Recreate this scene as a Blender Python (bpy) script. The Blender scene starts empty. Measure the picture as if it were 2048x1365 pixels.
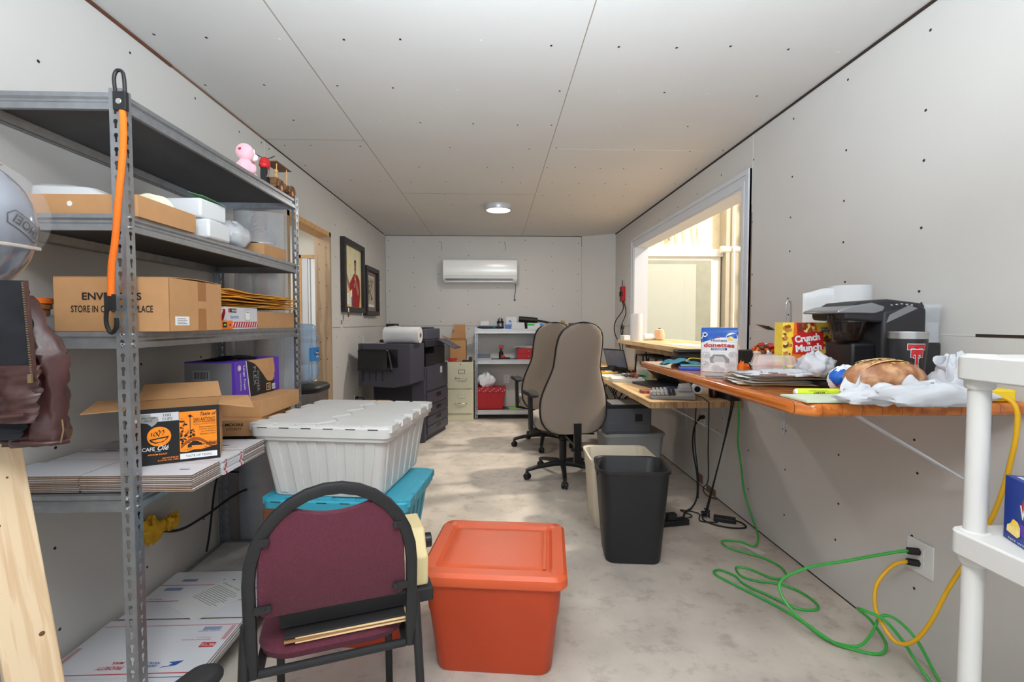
import bpy, math, random
from math import pi, sin, cos, radians as rad
from mathutils import Vector as V, Matrix
random.seed(7)
SC = bpy.context.scene
COL = SC.collection
# ---------------- camera ----------------
cd = bpy.data.cameras.new('camera'); cam = bpy.data.objects.new('camera', cd); COL.objects.link(cam)
cd.sensor_width = 36; cd.lens = 17; cd.clip_start = 0.02
cam.location = (0, 0, 1.267); cam.rotation_euler = (rad(90 - 2.19), 0, rad(-2.01))
SC.camera = cam
# ---------------- light ----------------
SC.view_settings.view_transform = 'Standard'; SC.view_settings.look = 'None'
SC.view_settings.gamma = 1; SC.view_settings.exposure = 0.09; SC.view_settings.use_curve_mapping = False
w = bpy.data.worlds.new('world'); SC.world = w; w.use_nodes = True
w.node_tree.nodes['Background'].inputs[0].default_value = (0.86, 0.93, 1, 1)
w.node_tree.nodes['Background'].inputs[1].default_value = 0.9
def area(name, loc, target, sx, sy, power, color, shape='RECTANGLE'):
    l = bpy.data.lights.new(name, 'AREA'); l.shape = shape; l.size = sx; l.size_y = sy
    l.energy = power; l.color = color
    o = bpy.data.objects.new(name, l); COL.objects.link(o); o.location = loc
    o.rotation_euler = (V(target) - V(loc)).to_track_quat('-Z', 'Y').to_euler()
    return o
area('rear_cool_fill', (0.1, -1.8, 1.7), (0, 3, 1.8), 2.6, 1.6, 17, (0.84, 0.93, 1))  # broad cool fill added behind the camera, where no rear wall is built
area('flash_bounced_off_ceiling', (0.1, -0.25, 1.60), (0.1, 0.65, 2.7), 0.4, 0.4, 88, (0.80, 0.91, 1), 'DISK').data.spread = 2.1
area('near_overhead_fill', (-0.1, -0.3, 2.36), (-0.1, 0.5, 0), 0.5, 0.5, 22, (1, 0.98, 0.95), 'DISK')  # overhead fill added out of view, with no fixture modelled
area('far_ceiling_lamp_light', (0.035, 4.9, 2.375), (0.035, 4.9, 0), 0.22, 0.22, 18, (1, 0.95, 0.88), 'DISK')
area('warehouse_lamp_light', (4.3, 4.4, 4.3), (1.0, 4.3, 0.6), 0.45, 0.45, 260, (1, 0.90, 0.76), 'DISK')
area('warehouse_overhead_fill', (3.6, 4.2, 4.4), (3.8, 5.5, 0), 2.5, 3.0, 50, (1, 0.94, 0.84))  # added soft fill that brightens the warehouse; its roof has no opening
area('side_room_lamp_light', (-2.3, 4.0, 2.3), (-2.3, 4.0, 0), 0.5, 0.5, 16, (1, 0.97, 0.92), 'DISK')

# ---------------- materials ----------------
def lin(c): return tuple((x/12.92 if x <= .04045 else ((x+.055)/1.055)**2.4) for x in [v/255 for v in c]) + (1,)
MAT = {}
def mat(name, col, rough=.6, metal=0, var=.06, scale=8, bump=0, bscale=60, trans=0, emit=0, alpha=1, stretch=None, ior=1.45, coat=0, sheen=0):
    m = bpy.data.materials.new(name); m.use_nodes = True; MAT[name] = m
    nt = m.node_tree; b = nt.nodes['Principled BSDF']; L = nt.links
    b.inputs['Roughness'].default_value = rough; b.inputs['Metallic'].default_value = metal
    b.inputs['IOR'].default_value = ior; b.inputs['Coat Weight'].default_value = coat
    tc = nt.nodes.new('ShaderNodeTexCoord'); mp = nt.nodes.new('ShaderNodeMapping')
    L.new(tc.outputs['Object'], mp.inputs[0])
    if stretch: mp.inputs['Scale'].default_value = stretch
    c = lin(col)
    nz = nt.nodes.new('ShaderNodeTexNoise'); nz.inputs['Scale'].default_value = scale; nz.inputs['Detail'].default_value = 4
    L.new(mp.outputs[0], nz.inputs[0])
    r = nt.nodes.new('ShaderNodeValToRGB'); L.new(nz.outputs[0], r.inputs[0])
    r.color_ramp.elements[0].position = .3; r.color_ramp.elements[1].position = .7
    r.color_ramp.elements[0].color = tuple(max(0, x*(1-var)) for x in c[:3]) + (1,)
    r.color_ramp.elements[1].color = tuple(min(1, x*(1+var)) for x in c[:3]) + (1,)
    L.new(r.outputs[0], b.inputs['Base Color'])
    if bump:
        n2 = nt.nodes.new('ShaderNodeTexNoise'); n2.inputs['Scale'].default_value = bscale; L.new(mp.outputs[0], n2.inputs[0])
        bp = nt.nodes.new('ShaderNodeBump'); bp.inputs['Strength'].default_value = bump; bp.inputs['Distance'].default_value = .004
        L.new(n2.outputs[0], bp.inputs['Height']); L.new(bp.outputs[0], b.inputs['Normal'])
    if trans: b.inputs['Transmission Weight'].default_value = trans
    if alpha < 1: b.inputs['Alpha'].default_value = alpha
    if emit:
        b.inputs['Emission Color'].default_value = c; b.inputs['Emission Strength'].default_value = emit
    if sheen: b.inputs['Sheen Weight'].default_value = sheen
    return m
def wood(name, c1, c2, axis='Y', rough=.5, scale=14, coat=0, ring=1.0):
    m = mat(name, c1, rough, coat=coat); nt = m.node_tree; L = nt.links; b = nt.nodes['Principled BSDF']
    tc = nt.nodes['Texture Coordinate']; mp = nt.nodes['Mapping']
    s = {'X': (.06, 1, 1), 'Y': (1, .06, 1), 'Z': (1, 1, .06)}[axis]; mp.inputs['Scale'].default_value = s
    nz = nt.nodes['Noise Texture']; nz.inputs['Scale'].default_value = scale*2; nz.inputs['Distortion'].default_value = .8*ring
    r = nt.nodes['Color Ramp']; e = r.color_ramp.elements
    e[0].position = .28; e[1].position = .68; e[0].color = lin(c2); e[1].color = lin(c1)
    k = e.new(.46); k.color = tuple((a+b_)/2 for a, b_ in zip(lin(c1), lin(c2)))
    k = e.new(.52); k.color = lin(c1)
    return m
def block(name, c1, c2, mortar, sx, sy, rot=0, rough=.45, coat=0):
    m = wood(name, c1, c2, 'Y' if not rot else 'X', rough, 12, coat); nt = m.node_tree; L = nt.links
    br = nt.nodes.new('ShaderNodeTexBrick'); m2 = nt.nodes.new('ShaderNodeMapping')
    L.new(nt.nodes['Texture Coordinate'].outputs['Object'], m2.inputs[0]); L.new(m2.outputs[0], br.inputs[0])
    m2.inputs['Rotation'].default_value = (0, 0, rad(90)); br.inputs['Scale'].default_value = 1
    br.inputs['Brick Width'].default_value = sx; br.inputs['Row Height'].default_value = sy
    br.inputs['Mortar Size'].default_value = .0007; br.inputs['Mortar Smooth'].default_value = .3
    br.inputs['Color1'].default_value = (1, 1, 1, 1); br.inputs['Color2'].default_value = (.84, .79, .73, 1); br.inputs['Mortar'].default_value = lin(mortar)
    mx = nt.nodes.new('ShaderNodeMix'); mx.data_type = 'RGBA'; mx.blend_type = 'MULTIPLY'; mx.inputs[0].default_value = 1
    L.new(nt.nodes['Color Ramp'].outputs[0], mx.inputs[6]); L.new(br.outputs[0], mx.inputs[7])
    L.new(mx.outputs[2], nt.nodes['Principled BSDF'].inputs['Base Color'])
    return m
mat('drywall', (205, 202, 198), .92, var=.025, scale=1.3, bump=.03, bscale=300)
mat('drywall_ceiling', (210, 208, 205), .92, var=.03, scale=1.1)
mat('seam', (150, 140, 125), .9); mat('gap', (52, 40, 32), .95); mat('torn_paper', (128, 96, 76), .95)
mat('tape_light', (216, 214, 208), .9); mat('screw', (40, 36, 48), .6)
mat('concrete', (196, 187, 176), .62, var=.22, scale=2.6, bump=.05, bscale=40)
mat('trim_white', (208, 211, 218), .45, var=.01); mat('white_paint', (226, 222, 212), .7, var=.02)
mat('galv', (150, 153, 158), .38, .75, var=.10, scale=30); mat('galv_dark', (96, 98, 102), .5, .6, var=.08)
mat('shelf_panel', (92, 92, 94), .8, var=.04); mat('dirty_panel', (170, 168, 166), .8, var=.12, scale=14)
mat('cardboard', (186, 140, 96), .85, var=.05, scale=20); mat('cardboard_dark', (148, 106, 70), .9, var=.07, scale=30)
mat('cardboard_tape', (160, 108, 62), .35, var=.05); mat('corrugate', (118, 90, 66), .95, var=.3, scale=300)
mat('carton_white', (208, 208, 213), .55, var=.015); mat('ink', (22, 20, 22), .6, var=.0); mat('white', (236, 236, 238), .5, var=.01)
mat('paper', (212, 211, 210), .8, var=.015); mat('print_red', (184, 48, 58), .6); mat('print_blue', (40, 84, 160), .6)
mat('print_grey', (120, 118, 122), .7); mat('orange_print', (246, 140, 22), .45, var=.06, scale=40); mat('orange_dark', (150, 74, 16), .5)
mat('purple', (88, 52, 168), .45); mat('black_gloss', (20, 20, 22), .25); mat('black_plastic', (28, 28, 30), .45, var=.1)
mat('black_matte', (34, 33, 35), .7, var=.12); mat('black_metal', (36, 36, 38), .42, .2, var=.1, scale=20)
mat('rubber', (30, 30, 32), .8); mat('orange_cord', (240, 116, 24), .7, bump=.5, bscale=500)
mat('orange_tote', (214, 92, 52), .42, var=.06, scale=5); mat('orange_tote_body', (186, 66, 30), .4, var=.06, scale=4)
mat('tote_white', (206, 205, 202), .5, var=.035, scale=7); mat('tote_teal', (58, 160, 184), .45, var=.04); mat('slot_dark', (60, 56, 50), .9)
mat('pink_sticker', (214, 24, 118), .6); mat('wood_brown', (100, 58, 36), .6, var=.2, scale=20)
mat('burgundy', (92, 38, 54), .9, var=.16, scale=220, bump=.6, bscale=420, sheen=.05)
mat('beige_plastic', (206, 188, 142), .5, var=.02); mat('cream', (232, 224, 196), .55, var=.02)
mat('copier', (70, 70, 82), .5, var=.04); mat('copier_dark', (40, 40, 48), .5); mat('copier_black', (22, 22, 26), .4)
mat('cabinet_beige', (206, 202, 178), .5, var=.015); mat('chrome', (210, 212, 216), .15, 1, var=.02)
mat('ac_white', (238, 239, 238), .22, var=.005); mat('ac_grey', (150, 152, 152), .5)
mat('chair_fabric', (146, 132, 120), .95, var=.06, scale=260, bump=.2, bscale=500, sheen=.2); mat('chair_fabric_front', (150, 138, 124), .95, var=.07, scale=200, sheen=.3)
mat('bin_beige', (214, 204, 184), .5, var=.03); mat('bin_black', (34, 34, 36), .5, var=.12, scale=6, bump=.1, bscale=200)
mat('printer_grey', (92, 94, 100), .5); mat('printer_light', (188, 188, 188), .5)
mat('translucent_bin', (176, 178, 178), .35, var=.02, alpha=.8); mat('plastic_clear', (235, 238, 240), .12, trans=0, alpha=.32, var=0)
mat('green_cord', (62, 170, 74), .45); mat('yellow_cord', (226, 172, 30), .45); mat('yellow_plastic', (240, 206, 44), .45)
mat('outlet_white', (226, 226, 226), .4); mat('lamp_on', (255, 252, 246), .5, emit=9, var=0); mat('lamp_rim', (196, 198, 202), .4, .3)
mat('shelf_plastic', (204, 203, 200), .42, var=.015); mat('box_navy', (28, 58, 140), .4, var=.15, scale=6)
mat('red', (200, 34, 40), .5); mat('red_box', (176, 30, 40), .5, var=.06); mat('yellow', (246, 208, 70), .5, var=.08, scale=30)
mat('caramel', (192, 128, 58), .7, var=.35, scale=60, bump=.6, bscale=60); mat('popcorn', (246, 214, 130), .8, var=.15, scale=60)
mat('blue_bag', (26, 92, 186), .3, var=.1); mat('bag_white', (232, 234, 240), .35, var=.02); mat('grey_shade', (196, 198, 204), .5)
mat('bag_film', (214, 216, 222), .38, var=.02, alpha=.78, bump=.5, bscale=26); mat('bubble_film', (206, 210, 216), .22, var=.06, alpha=.55, bump=1.0, bscale=90)
mat('bread', (158, 112, 82), .4, var=.55, scale=22, bump=.3, bscale=50); mat('bread_pale', (226, 190, 146), .7, var=.1, scale=30)
mat('keurig', (40, 40, 43), .5, var=.05); mat('keurig_silver', (150, 152, 156), .3, .7, var=.03); mat('steel', (200, 200, 202), .28, .9, var=.03)
mat('tumbler_black', (38, 38, 42), .45); mat('water_tank', (224, 230, 238), .1, alpha=.3, var=0); mat('pot_dark', (34, 26, 24), .08, alpha=.92, var=0)
mat('highlight', (206, 224, 50), .4); mat('ledger', (200, 210, 186), .7); mat('manila', (222, 192, 146), .8, var=.05)
mat('towel_blue', (86, 150, 172), .95, var=.12, scale=60, bump=.5, bscale=300); mat('towel_white', (212, 213, 216), .9, bump=.25, bscale=120, var=.01)
mat('candy', (206, 96, 40), .35, var=.6, scale=120); mat('mint_green', (122, 176, 150), .7)
mat('leather', (64, 38, 36), .36, var=.25, scale=12, bump=.35, bscale=40); mat('fleece', (24, 26, 32), .95); mat('zip_brass', (132, 112, 84), .4, .6)
mat('helmet', (126, 134, 148), .16, .25, var=.03, coat=1); mat('visor', (200, 198, 200), .03, alpha=.09, var=0); mat('visor_rim', (200, 188, 180), .1, alpha=.7, var=0)
mat('plush_pink', (246, 184, 196), .95, sheen=.6, var=.05, bump=.4, bscale=200); mat('plush_white', (246, 232, 236), .95, sheen=.5)
mat('bottle_blue', (136, 178, 214), .08, alpha=.5, var=.04); mat('cooler_steel', (150, 146, 144), .35, .8, var=.06, stretch=(1, 1, .05), scale=60)
mat('label_blue', (54, 130, 200), .5); mat('label_navy', (24, 48, 110), .5)
mat('frame_black', (36, 32, 32), .45, var=.2, scale=40); mat('photo_pale', (226, 216, 176), .4, var=.14, scale=4); mat('skin', (172, 120, 92), .6)
mat('shirt_red', (156, 32, 40), .7, var=.1, scale=20); mat('hair', (34, 28, 28), .8); mat('mat_taupe', (140, 122, 112), .7); mat('print_sepia', (196, 178, 154), .6, var=.15, scale=30)
mat('sage', (124, 140, 128), .7, var=.3, scale=40); mat('rust', (160, 84, 62), .7, var=.2, scale=40)
mat('foam_spray', (226, 216, 194), .95, var=.10, scale=12, bump=1, bscale=18); mat('door_grey', (176, 180, 172), .5, var=.01); mat('door_frame_grey', (150, 152, 140), .5)
mat('garage_panel', (236, 236, 230), .5, var=.01); mat('garage_rail', (140, 138, 128), .4, .5); mat('duct_tan', (172, 166, 152), .8, var=.04)
mat('laptop', (52, 53, 58), .42, .2); mat('screen', (122, 126, 142), .3, var=.15, scale=8); mat('pcb_green', (44, 150, 60), .6)
mat('bright_green', (40, 190, 70), .5); mat('coke', (52, 22, 20), .08, var=.1); mat('calc', (160, 160, 162), .45); mat('tape_core', (180, 170, 160), .5)
mat('sticky', (150, 96, 76), .6); mat('blue', (36, 76, 190), .5); mat('teal_item', (40, 120, 130), .6); mat('envelope', (226, 164, 66), .8, var=.06, scale=20)
mat('tag_yellow', (214, 166, 40), .85, var=.15, scale=30); mat('plate_cream', (232, 226, 200), .5); mat('foam_white', (214, 216, 218), .8, var=.01)
mat('green_card', (112, 164, 118), .8); mat('green_tint', (206, 226, 212), .4, alpha=.85); mat('toner_red', (200, 50, 40), .5)
mat('wood_toy', (120, 84, 56), .5, var=.2, scale=30); mat('wood_light', (206, 160, 104), .6, var=.12, scale=30); mat('plaid', (60, 60, 66), .9, var=.5, scale=60)
mat('glow_window', (236, 238, 244), .5, var=.01); mat('knob_dark', (60, 58, 56), .5); mat('gold', (180, 160, 110), .4, .5); mat('lime', (150, 214, 70), .6)
mat('dust', (204, 198, 192), .9, var=.1); mat('peach', (232, 190, 158), .7)
wood('lumber', (212, 188, 156), (192, 160, 124), 'Z', .65, 30); wood('lumber_y', (214, 184, 142), (184, 148, 106), 'Y', .65, 16)
wood('lumber_worn', (176, 152, 124), (140, 116, 92), 'Z', .75, 10)
block('butcher', (226, 196, 150), (196, 156, 106), (110, 80, 50), .42, .04)
block('stained', (214, 124, 48), (176, 88, 28), (90, 46, 16), .9, .06, rough=.2, coat=.6)
wood('endgrain', (196, 160, 120), (140, 104, 74), 'Z', .6, 22)

nt = MAT['bread'].node_tree; r_ = nt.nodes['Color Ramp']; e_ = r_.color_ramp.elements; e_[0].color = lin((118, 74, 50)); e_[1].color = lin((206, 164, 124)); k_ = e_.new(.5); k_.color = lin((160, 108, 74))
nt = MAT['concrete'].node_tree   # darker blotches and fine speckle in the slab itself
n3 = nt.nodes.new('ShaderNodeTexNoise'); n3.inputs['Scale'].default_value = 9; n3.inputs['Detail'].default_value = 9; n3.inputs['Roughness'].default_value = .7; nt.links.new(nt.nodes['Mapping'].outputs[0], n3.inputs[0])
r3 = nt.nodes.new('ShaderNodeValToRGB'); nt.links.new(n3.outputs[0], r3.inputs[0]); r3.color_ramp.elements[0].position = .30; r3.color_ramp.elements[1].position = .48; r3.color_ramp.elements[0].color = (.66, .64, .62, 1); r3.color_ramp.elements[1].color = (1, 1, 1, 1)
mx = nt.nodes.new('ShaderNodeMix'); mx.data_type = 'RGBA'; mx.blend_type = 'MULTIPLY'; mx.inputs[0].default_value = 1; nt.links.new(nt.nodes['Color Ramp'].outputs[0], mx.inputs[6]); nt.links.new(r3.outputs[0], mx.inputs[7]); nt.links.new(mx.outputs[2], nt.nodes['Principled BSDF'].inputs['Base Color'])

# ---------------- mesh helpers ----------------
class MB:
    def __init__(s): s.v = []; s.f = []; s.m = []; s.slots = []; s.M = Matrix.Identity(4)
    def slot(s, m):
        if m not in s.slots: s.slots.append(m)
        return s.slots.index(m)
    def add(s, vs, fs, m):
        b = len(s.v); k = s.slot(m); s.v += [tuple(s.M @ V(p)) for p in vs]
        for f in fs: s.f.append([i+b for i in f]); s.m.append(k)
        return s
    def at(s, loc=(0, 0, 0), rz=0, rx=0, ry=0):
        s.M = Matrix.Translation(loc) @ Matrix.Rotation(rz, 4, 'Z') @ Matrix.Rotation(ry, 4, 'Y') @ Matrix.Rotation(rx, 4, 'X'); return s
    def box(s, a, b, m):
        x0, y0, z0 = a; x1, y1, z1 = b
        return s.add([(x0,y0,z0),(x1,y0,z0),(x1,y1,z0),(x0,y1,z0),(x0,y0,z1),(x1,y0,z1),(x1,y1,z1),(x0,y1,z1)],
                     [(0,3,2,1),(4,5,6,7),(0,1,5,4),(1,2,6,5),(2,3,7,6),(3,0,4,7)], m)
    def cbox(s, c, d, m): return s.box([c[i]-d[i]/2 for i in range(3)], [c[i]+d[i]/2 for i in range(3)], m)
    def hexa(s, p, m): return s.add(p, [(0,3,2,1),(4,5,6,7),(0,1,5,4),(1,2,6,5),(2,3,7,6),(3,0,4,7)], m)
    def frus(s, x0, x1, y0, y1, z0, X0, X1, Y0, Y1, z1, m):
        return s.hexa([(x0,y0,z0),(x1,y0,z0),(x1,y1,z0),(x0,y1,z0),(X0,Y0,z1),(X1,Y0,z1),(X1,Y1,z1),(X0,Y1,z1)], m)
    def loft(s, rings, m, cap=True, closed=True):
        n = len(rings[0]); vs = [p for r in rings for p in r]; fs = []
        for i in range(len(rings)-1):
            for j in range(n if closed else n-1):
                k = (j+1) % n; fs.append((i*n+j, i*n+k, (i+1)*n+k, (i+1)*n+j))
        if cap: fs.append(tuple(range(n))[::-1]); fs.append(tuple((len(rings)-1)*n+j for j in range(n)))
        return s.add(vs, fs, m)
    def prism(s, poly, d0, d1, m, axis='Z'):
        def P(a, b, d): return {'Z': (a, b, d), 'Y': (a, d, b), 'X': (d, a, b)}[axis]
        return s.loft([[P(a, b, d0) for a, b in poly], [P(a, b, d1) for a, b in poly]], m)
    def lathe(s, prof, m, c=(0,0,0), n=28, cap=True, ax='Z'):
        def P(r, z, t):
            a, b = r*cos(t), r*sin(t)
            q = {'Z': (a, b, z), 'Y': (a, z, b), 'X': (z, a, b)}[ax]; return (q[0]+c[0], q[1]+c[1], q[2]+c[2])
        return s.loft([[P(r, z, 2*pi*j/n) for j in range(n)] for r, z in prof], m, cap)
    def tube(s, pts, r, m, n=8, smooth=0):
        pts = [V(p) for p in pts]
        if smooth: pts = spline(pts, smooth)
        rr = r if isinstance(r, (list, tuple)) else None
        rings = []; up = None
        for i, p in enumerate(pts):
            t = (pts[min(i+1, len(pts)-1)] - pts[max(i-1, 0)]);
            if t.length < 1e-9: t = V((0, 0, 1))
            t.normalize()
            if up is None: up = t.orthogonal().normalized()
            else:
                up = up - t*up.dot(t)
                up = up.normalized() if up.length > 1e-6 else t.orthogonal().normalized()
            b = t.cross(up); R = rr[min(int(i*len(rr)/len(pts)), len(rr)-1)] if rr else r
            rings.append([p + (up*cos(2*pi*j/n) + b*sin(2*pi*j/n))*R for j in range(n)])
        return s.loft(rings, m)
    def cyl(s, p0, p1, r, m, n=16, r1=None):
        p0 = V(p0); p1 = V(p1); t = (p1-p0).normalized(); u = t.orthogonal().normalized(); b = t.cross(u); r1 = r if r1 is None else r1
        return s.loft([[p + (u*cos(2*pi*j/n)+b*sin(2*pi*j/n))*R for j in range(n)] for p, R in ((p0, r), (p1, r1))], m)
    def ball(s, c, r, m, n=16, k=10):
        rx, ry, rz = (r, r, r) if not isinstance(r, (list, tuple)) else r
        rings = []
        for i in range(k+1):
            a = -pi/2 + pi*i/k; q = max(cos(a), .02)
            rings.append([(c[0]+rx*q*cos(2*pi*j/n), c[1]+ry*q*sin(2*pi*j/n), c[2]+rz*sin(a)) for j in range(n)])
        return s.loft(rings, m)
    def bar(s, p0, p1, wd, th, m, side=None):
        p0 = V(p0); p1 = V(p1); t = (p1-p0).normalized(); a = V(side) if side else (V((0,0,1)).cross(t) if abs(t.z) < .99 else V((1,0,0)))
        a = (a - t*a.dot(t)).normalized(); b = t.cross(a)
        return s.loft([[p + a*x*wd/2 + b*y*th/2 for x, y in ((-1,-1),(1,-1),(1,1),(-1,1))] for p in (p0, p1)], m)
    def grid(s, fn, nu, nv, m, thick=0):
        vs = [fn(i/nu, j/nv) for i in range(nu+1) for j in range(nv+1)]
        fs = [(i*(nv+1)+j, (i+1)*(nv+1)+j, (i+1)*(nv+1)+j+1, i*(nv+1)+j+1) for i in range(nu) for j in range(nv)]
        return s.add(vs, fs, m)
    def sheet(s, p, m, d=.0006):   # thin card through 4+ coplanar points
        p = [V(q) for q in p]; n = (p[1]-p[0]).cross(p[2]-p[0]).normalized()*d
        return s.loft([[q for q in p], [q+n for q in p]], m)
    def build(s, name, parent=None, loc=(0,0,0), rz=0, label=None, cat=None, group=None, kind=None, bevel=0, smooth=40, sub=0, solid=0, seg=2):
        me = bpy.data.meshes.new(name); me.from_pydata(s.v, [], s.f)
        for k in s.slots: me.materials.append(MAT[k])
        me.polygons.foreach_set('material_index', s.m)
        if smooth:
            me.polygons.foreach_set('use_smooth', [True]*len(me.polygons)); me.update()
            me.set_sharp_from_angle(angle=rad(smooth))
        me.update()
        o = bpy.data.objects.new(name, me); COL.objects.link(o)
        if parent: o.parent = parent
        o.location = loc; o.rotation_euler = (0, 0, rz)
        if solid:
            d = o.modifiers.new('solid', 'SOLIDIFY'); d.thickness = solid; d.offset = 0
        if sub:
            d = o.modifiers.new('sub', 'SUBSURF'); d.levels = sub; d.render_levels = sub
        if bevel:
            d = o.modifiers.new('bevel', 'BEVEL'); d.width = bevel; d.segments = seg; d.limit_method = 'ANGLE'; d.angle_limit = rad(35)
        if label: o['label'] = label
        if cat: o['category'] = cat
        if group: o['group'] = group
        if kind: o['kind'] = kind
        return o
def spline(P, k=6):
    out = []; n = len(P)
    for i in range(n-1):
        a, b, c, d = P[max(i-1, 0)], P[i], P[i+1], P[min(i+2, n-1)]
        for j in range(k):
            t = j/k; out.append(.5*((2*b) + (c-a)*t + (2*a-5*b+4*c-d)*t*t + (3*b-a-3*c+d)*t**3))
    out.append(P[-1]); return out
def rrect(w, h, r, n=4, cx=0, cy=0):
    o = []
    for sx, sy, a0 in ((1, -1, -90), (1, 1, 0), (-1, 1, 90), (-1, -1, 180)):
        for i in range(n+1):
            a = rad(a0 + 90*i/n); o.append((cx + sx*(w/2-r) + r*cos(a), cy + sy*(h/2-r) + r*sin(a)))
    return o
def thing(name, label, cat, loc=(0,0,0), rz=0, group=None):
    o = bpy.data.objects.new(name, None); COL.objects.link(o); o.empty_display_size = .05
    o.location = loc; o.rotation_euler = (0, 0, rz); o['label'] = label; o['category'] = cat
    if group: o['group'] = group
    return o
def dup(root, loc, rz=None, label=None, group=None):
    r = root.copy(); COL.objects.link(r); r.location = loc
    if rz is not None: r.rotation_euler = (0, 0, rz)
    if label: r['label'] = label
    if group: r['group'] = group
    for ch in list(root.children):
        c = ch.copy(); COL.objects.link(c); c.parent = r
        for g in list(ch.children):
            d = g.copy(); COL.objects.link(d); d.parent = c
    return r
_tc = {}
def text_geo(t, bold=0, shear=0, space=1):
    k = (t, bold, shear, space)
    if k not in _tc:
        c = bpy.data.curves.new('t', 'FONT'); c.body = t; c.size = 1; c.offset = bold; c.shear = shear; c.space_character = space
        c.resolution_u = 3; o = bpy.data.objects.new('t', c); me = o.to_mesh()
        vs = [tuple(v.co) for v in me.vertices]; fs = [tuple(p.vertices) for p in me.polygons]
        o.to_mesh_clear(); bpy.data.objects.remove(o); bpy.data.curves.remove(c)
        _tc[k] = (vs, fs)
    return _tc[k]
class Face:   # flat printing on a surface: origin, right, up
    def __init__(s, o, u, v, mb=None):
        s.mb = mb or MB(); s.o = V(o); s.u = V(u).normalized(); s.w = V(v).normalized(); s.n = s.u.cross(s.w).normalized(); s.k = 1
    def P(s, a, b, l): return s.o + s.u*a + s.w*b + s.n*(.0004*l)
    def poly(s, pts, m, l=1): s.mb.add([s.P(a, b, l) for a, b in pts], [tuple(range(len(pts)))], m); return s
    def rect(s, a, b, c, d, m, l=1): return s.poly([(a, b), (c, b), (c, d), (a, d)], m, l)
    def disc(s, a, b, r, m, l=1, ry=None, n=20): return s.poly([(a + r*cos(2*pi*i/n), b + (ry or r)*sin(2*pi*i/n)) for i in range(n)], m, l)
    def text(s, t, a, b, h, m, l=3, width=None, bold=0, shear=0, align='C', flip=False, rot=0):
        vs, fs = text_geo(t, bold, shear)
        if not vs: return s
        x0 = min(p[0] for p in vs); x1 = max(p[0] for p in vs); y0 = min(p[1] for p in vs); y1 = max(p[1] for p in vs)
        ky = h/(y1-y0); kx = (width/(x1-x0)) if width else ky*.95
        wd = (x1-x0)*kx; off = {'C': -wd/2, 'L': 0, 'R': -wd}[align]; sg = -1 if flip else 1; out = []
        for p in vs:
            x = (p[0]-x0)*kx + off; y = (p[1]-y0)*ky - h/2
            x, y = sg*x, sg*y
            if rot: x, y = x*cos(rot)-y*sin(rot), x*sin(rot)+y*cos(rot)
            out.append(s.P(a+x, b+y, l))
        s.mb.add(out, fs, m); return s
    def build(s, name, parent=None, **k): return s.mb.build(name, parent, smooth=0, **k)
# ---------------- setting ----------------
LX, RX, BY, H = -1.475, 1.595, 6.6, 2.44
def st(mb, name, **k): return mb.build(name, kind='structure', smooth=0, **k)
m = MB(); m.box((-3.4, -2.6, -.1), (7.2, 6.95, 0), 'concrete'); st(m, 'floor')
m = MB(); m.box((LX-.12, -2.6, H), (RX+.13, BY+.1, H+.08), 'drywall_ceiling')
for x in (-.84, .37):
    m.box((x-.0022, -2.6, H-.0006), (x+.0022, BY, H), 'seam')
m.box((LX, 3.19, H-.0006), (-.84, 3.195, H), 'seam'); m.box((-.84, 4.465, H-.0006), (.37, 4.47, H), 'seam'); m.box((.37, 3.30, H-.0006), (RX, 3.31, H), 'tape_light')
y = 2.08
rows = [1.67, 2.08, 2.49, 2.9, 3.3, 3.7, 4.1, 4.5, 4.9, 5.3, 5.7, 6.1, 6.45]
for yy in rows:
    x = LX+.06
    while x < RX:
        xx = x + random.uniform(-.03, .03); m.cbox((xx, yy+random.uniform(-.02, .02), H-.0004), (.009, .011, .001), 'screw' if random.random() < .7 else 'tape_light'); x += random.choice((.2, .25, .3))
m.box((LX, -2.6, H-.008), (LX+.007, 3.2, H-.001), 'torn_paper'); m.box((LX, .9, H-.012), (LX+.009, 2.3, H-.001), 'wood_brown'); m.box((RX-.006, -2.6, H-.012), (RX, 6.4, H-.001), 'gap'); m.box((LX, 3.2, H-.006), (LX+.006, 6.5, H), 'gap')
st(m, 'ceiling')
def wall_screws(m, X, sgn, ys, zs):
    for yy in ys:
        for zz in zs:
            z = zz + random.uniform(-.04, .04); yv = yy + random.uniform(-.012, .012)
            m.lathe([(.0055, 0), (.005, .0012)], 'screw', (X, yv, z), 8, ax='X') if sgn > 0 else m.lathe([(.005, -.0012), (.0055, 0)], 'screw', (X, yv, z), 8, ax='X')
# left wall with rough door opening
DY0, DY1, DZ = 3.52, 4.43, 2.07
m = MB(); t = .12
m.box((LX-t, -2.6, 0), (LX, DY0, H), 'drywall'); m.box((LX-t, DY1, 0), (LX, BY, H), 'drywall'); m.box((LX-t, DY0, DZ), (LX, DY1, H), 'drywall')
m.box((LX, 3.195, 0), (LX+.001, 3.2, H), 'tape_light'); m.box((LX, DY1, 1.218), (LX+.001, BY, 1.222), 'gap'); m.box((LX, -2.6, 1.218), (LX+.001, DY0, 1.222), 'seam')
wall_screws(m, LX, 1, [.42, .83, 1.24, 1.65, 2.06, 2.47, 2.88, 3.15, 3.25, 4.55, 4.9, 5.3, 5.7, 6.1, 6.5], [.25, .55, .85, 1.1, 1.32, 1.6, 1.9, 2.15, 2.38])
st(m, 'wall_left')
m = MB()
m.box((LX-t-.01, DY1-.038, 0), (LX+.002, DY1, DZ), 'lumber_worn'); m.box((LX-t-.01, DY0, 0), (LX+.002, DY0+.038, DZ), 'lumber_worn')
m.box((LX-t-.01, DY0, DZ-.038), (LX+.002, DY1, DZ), 'wood_light')
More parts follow.
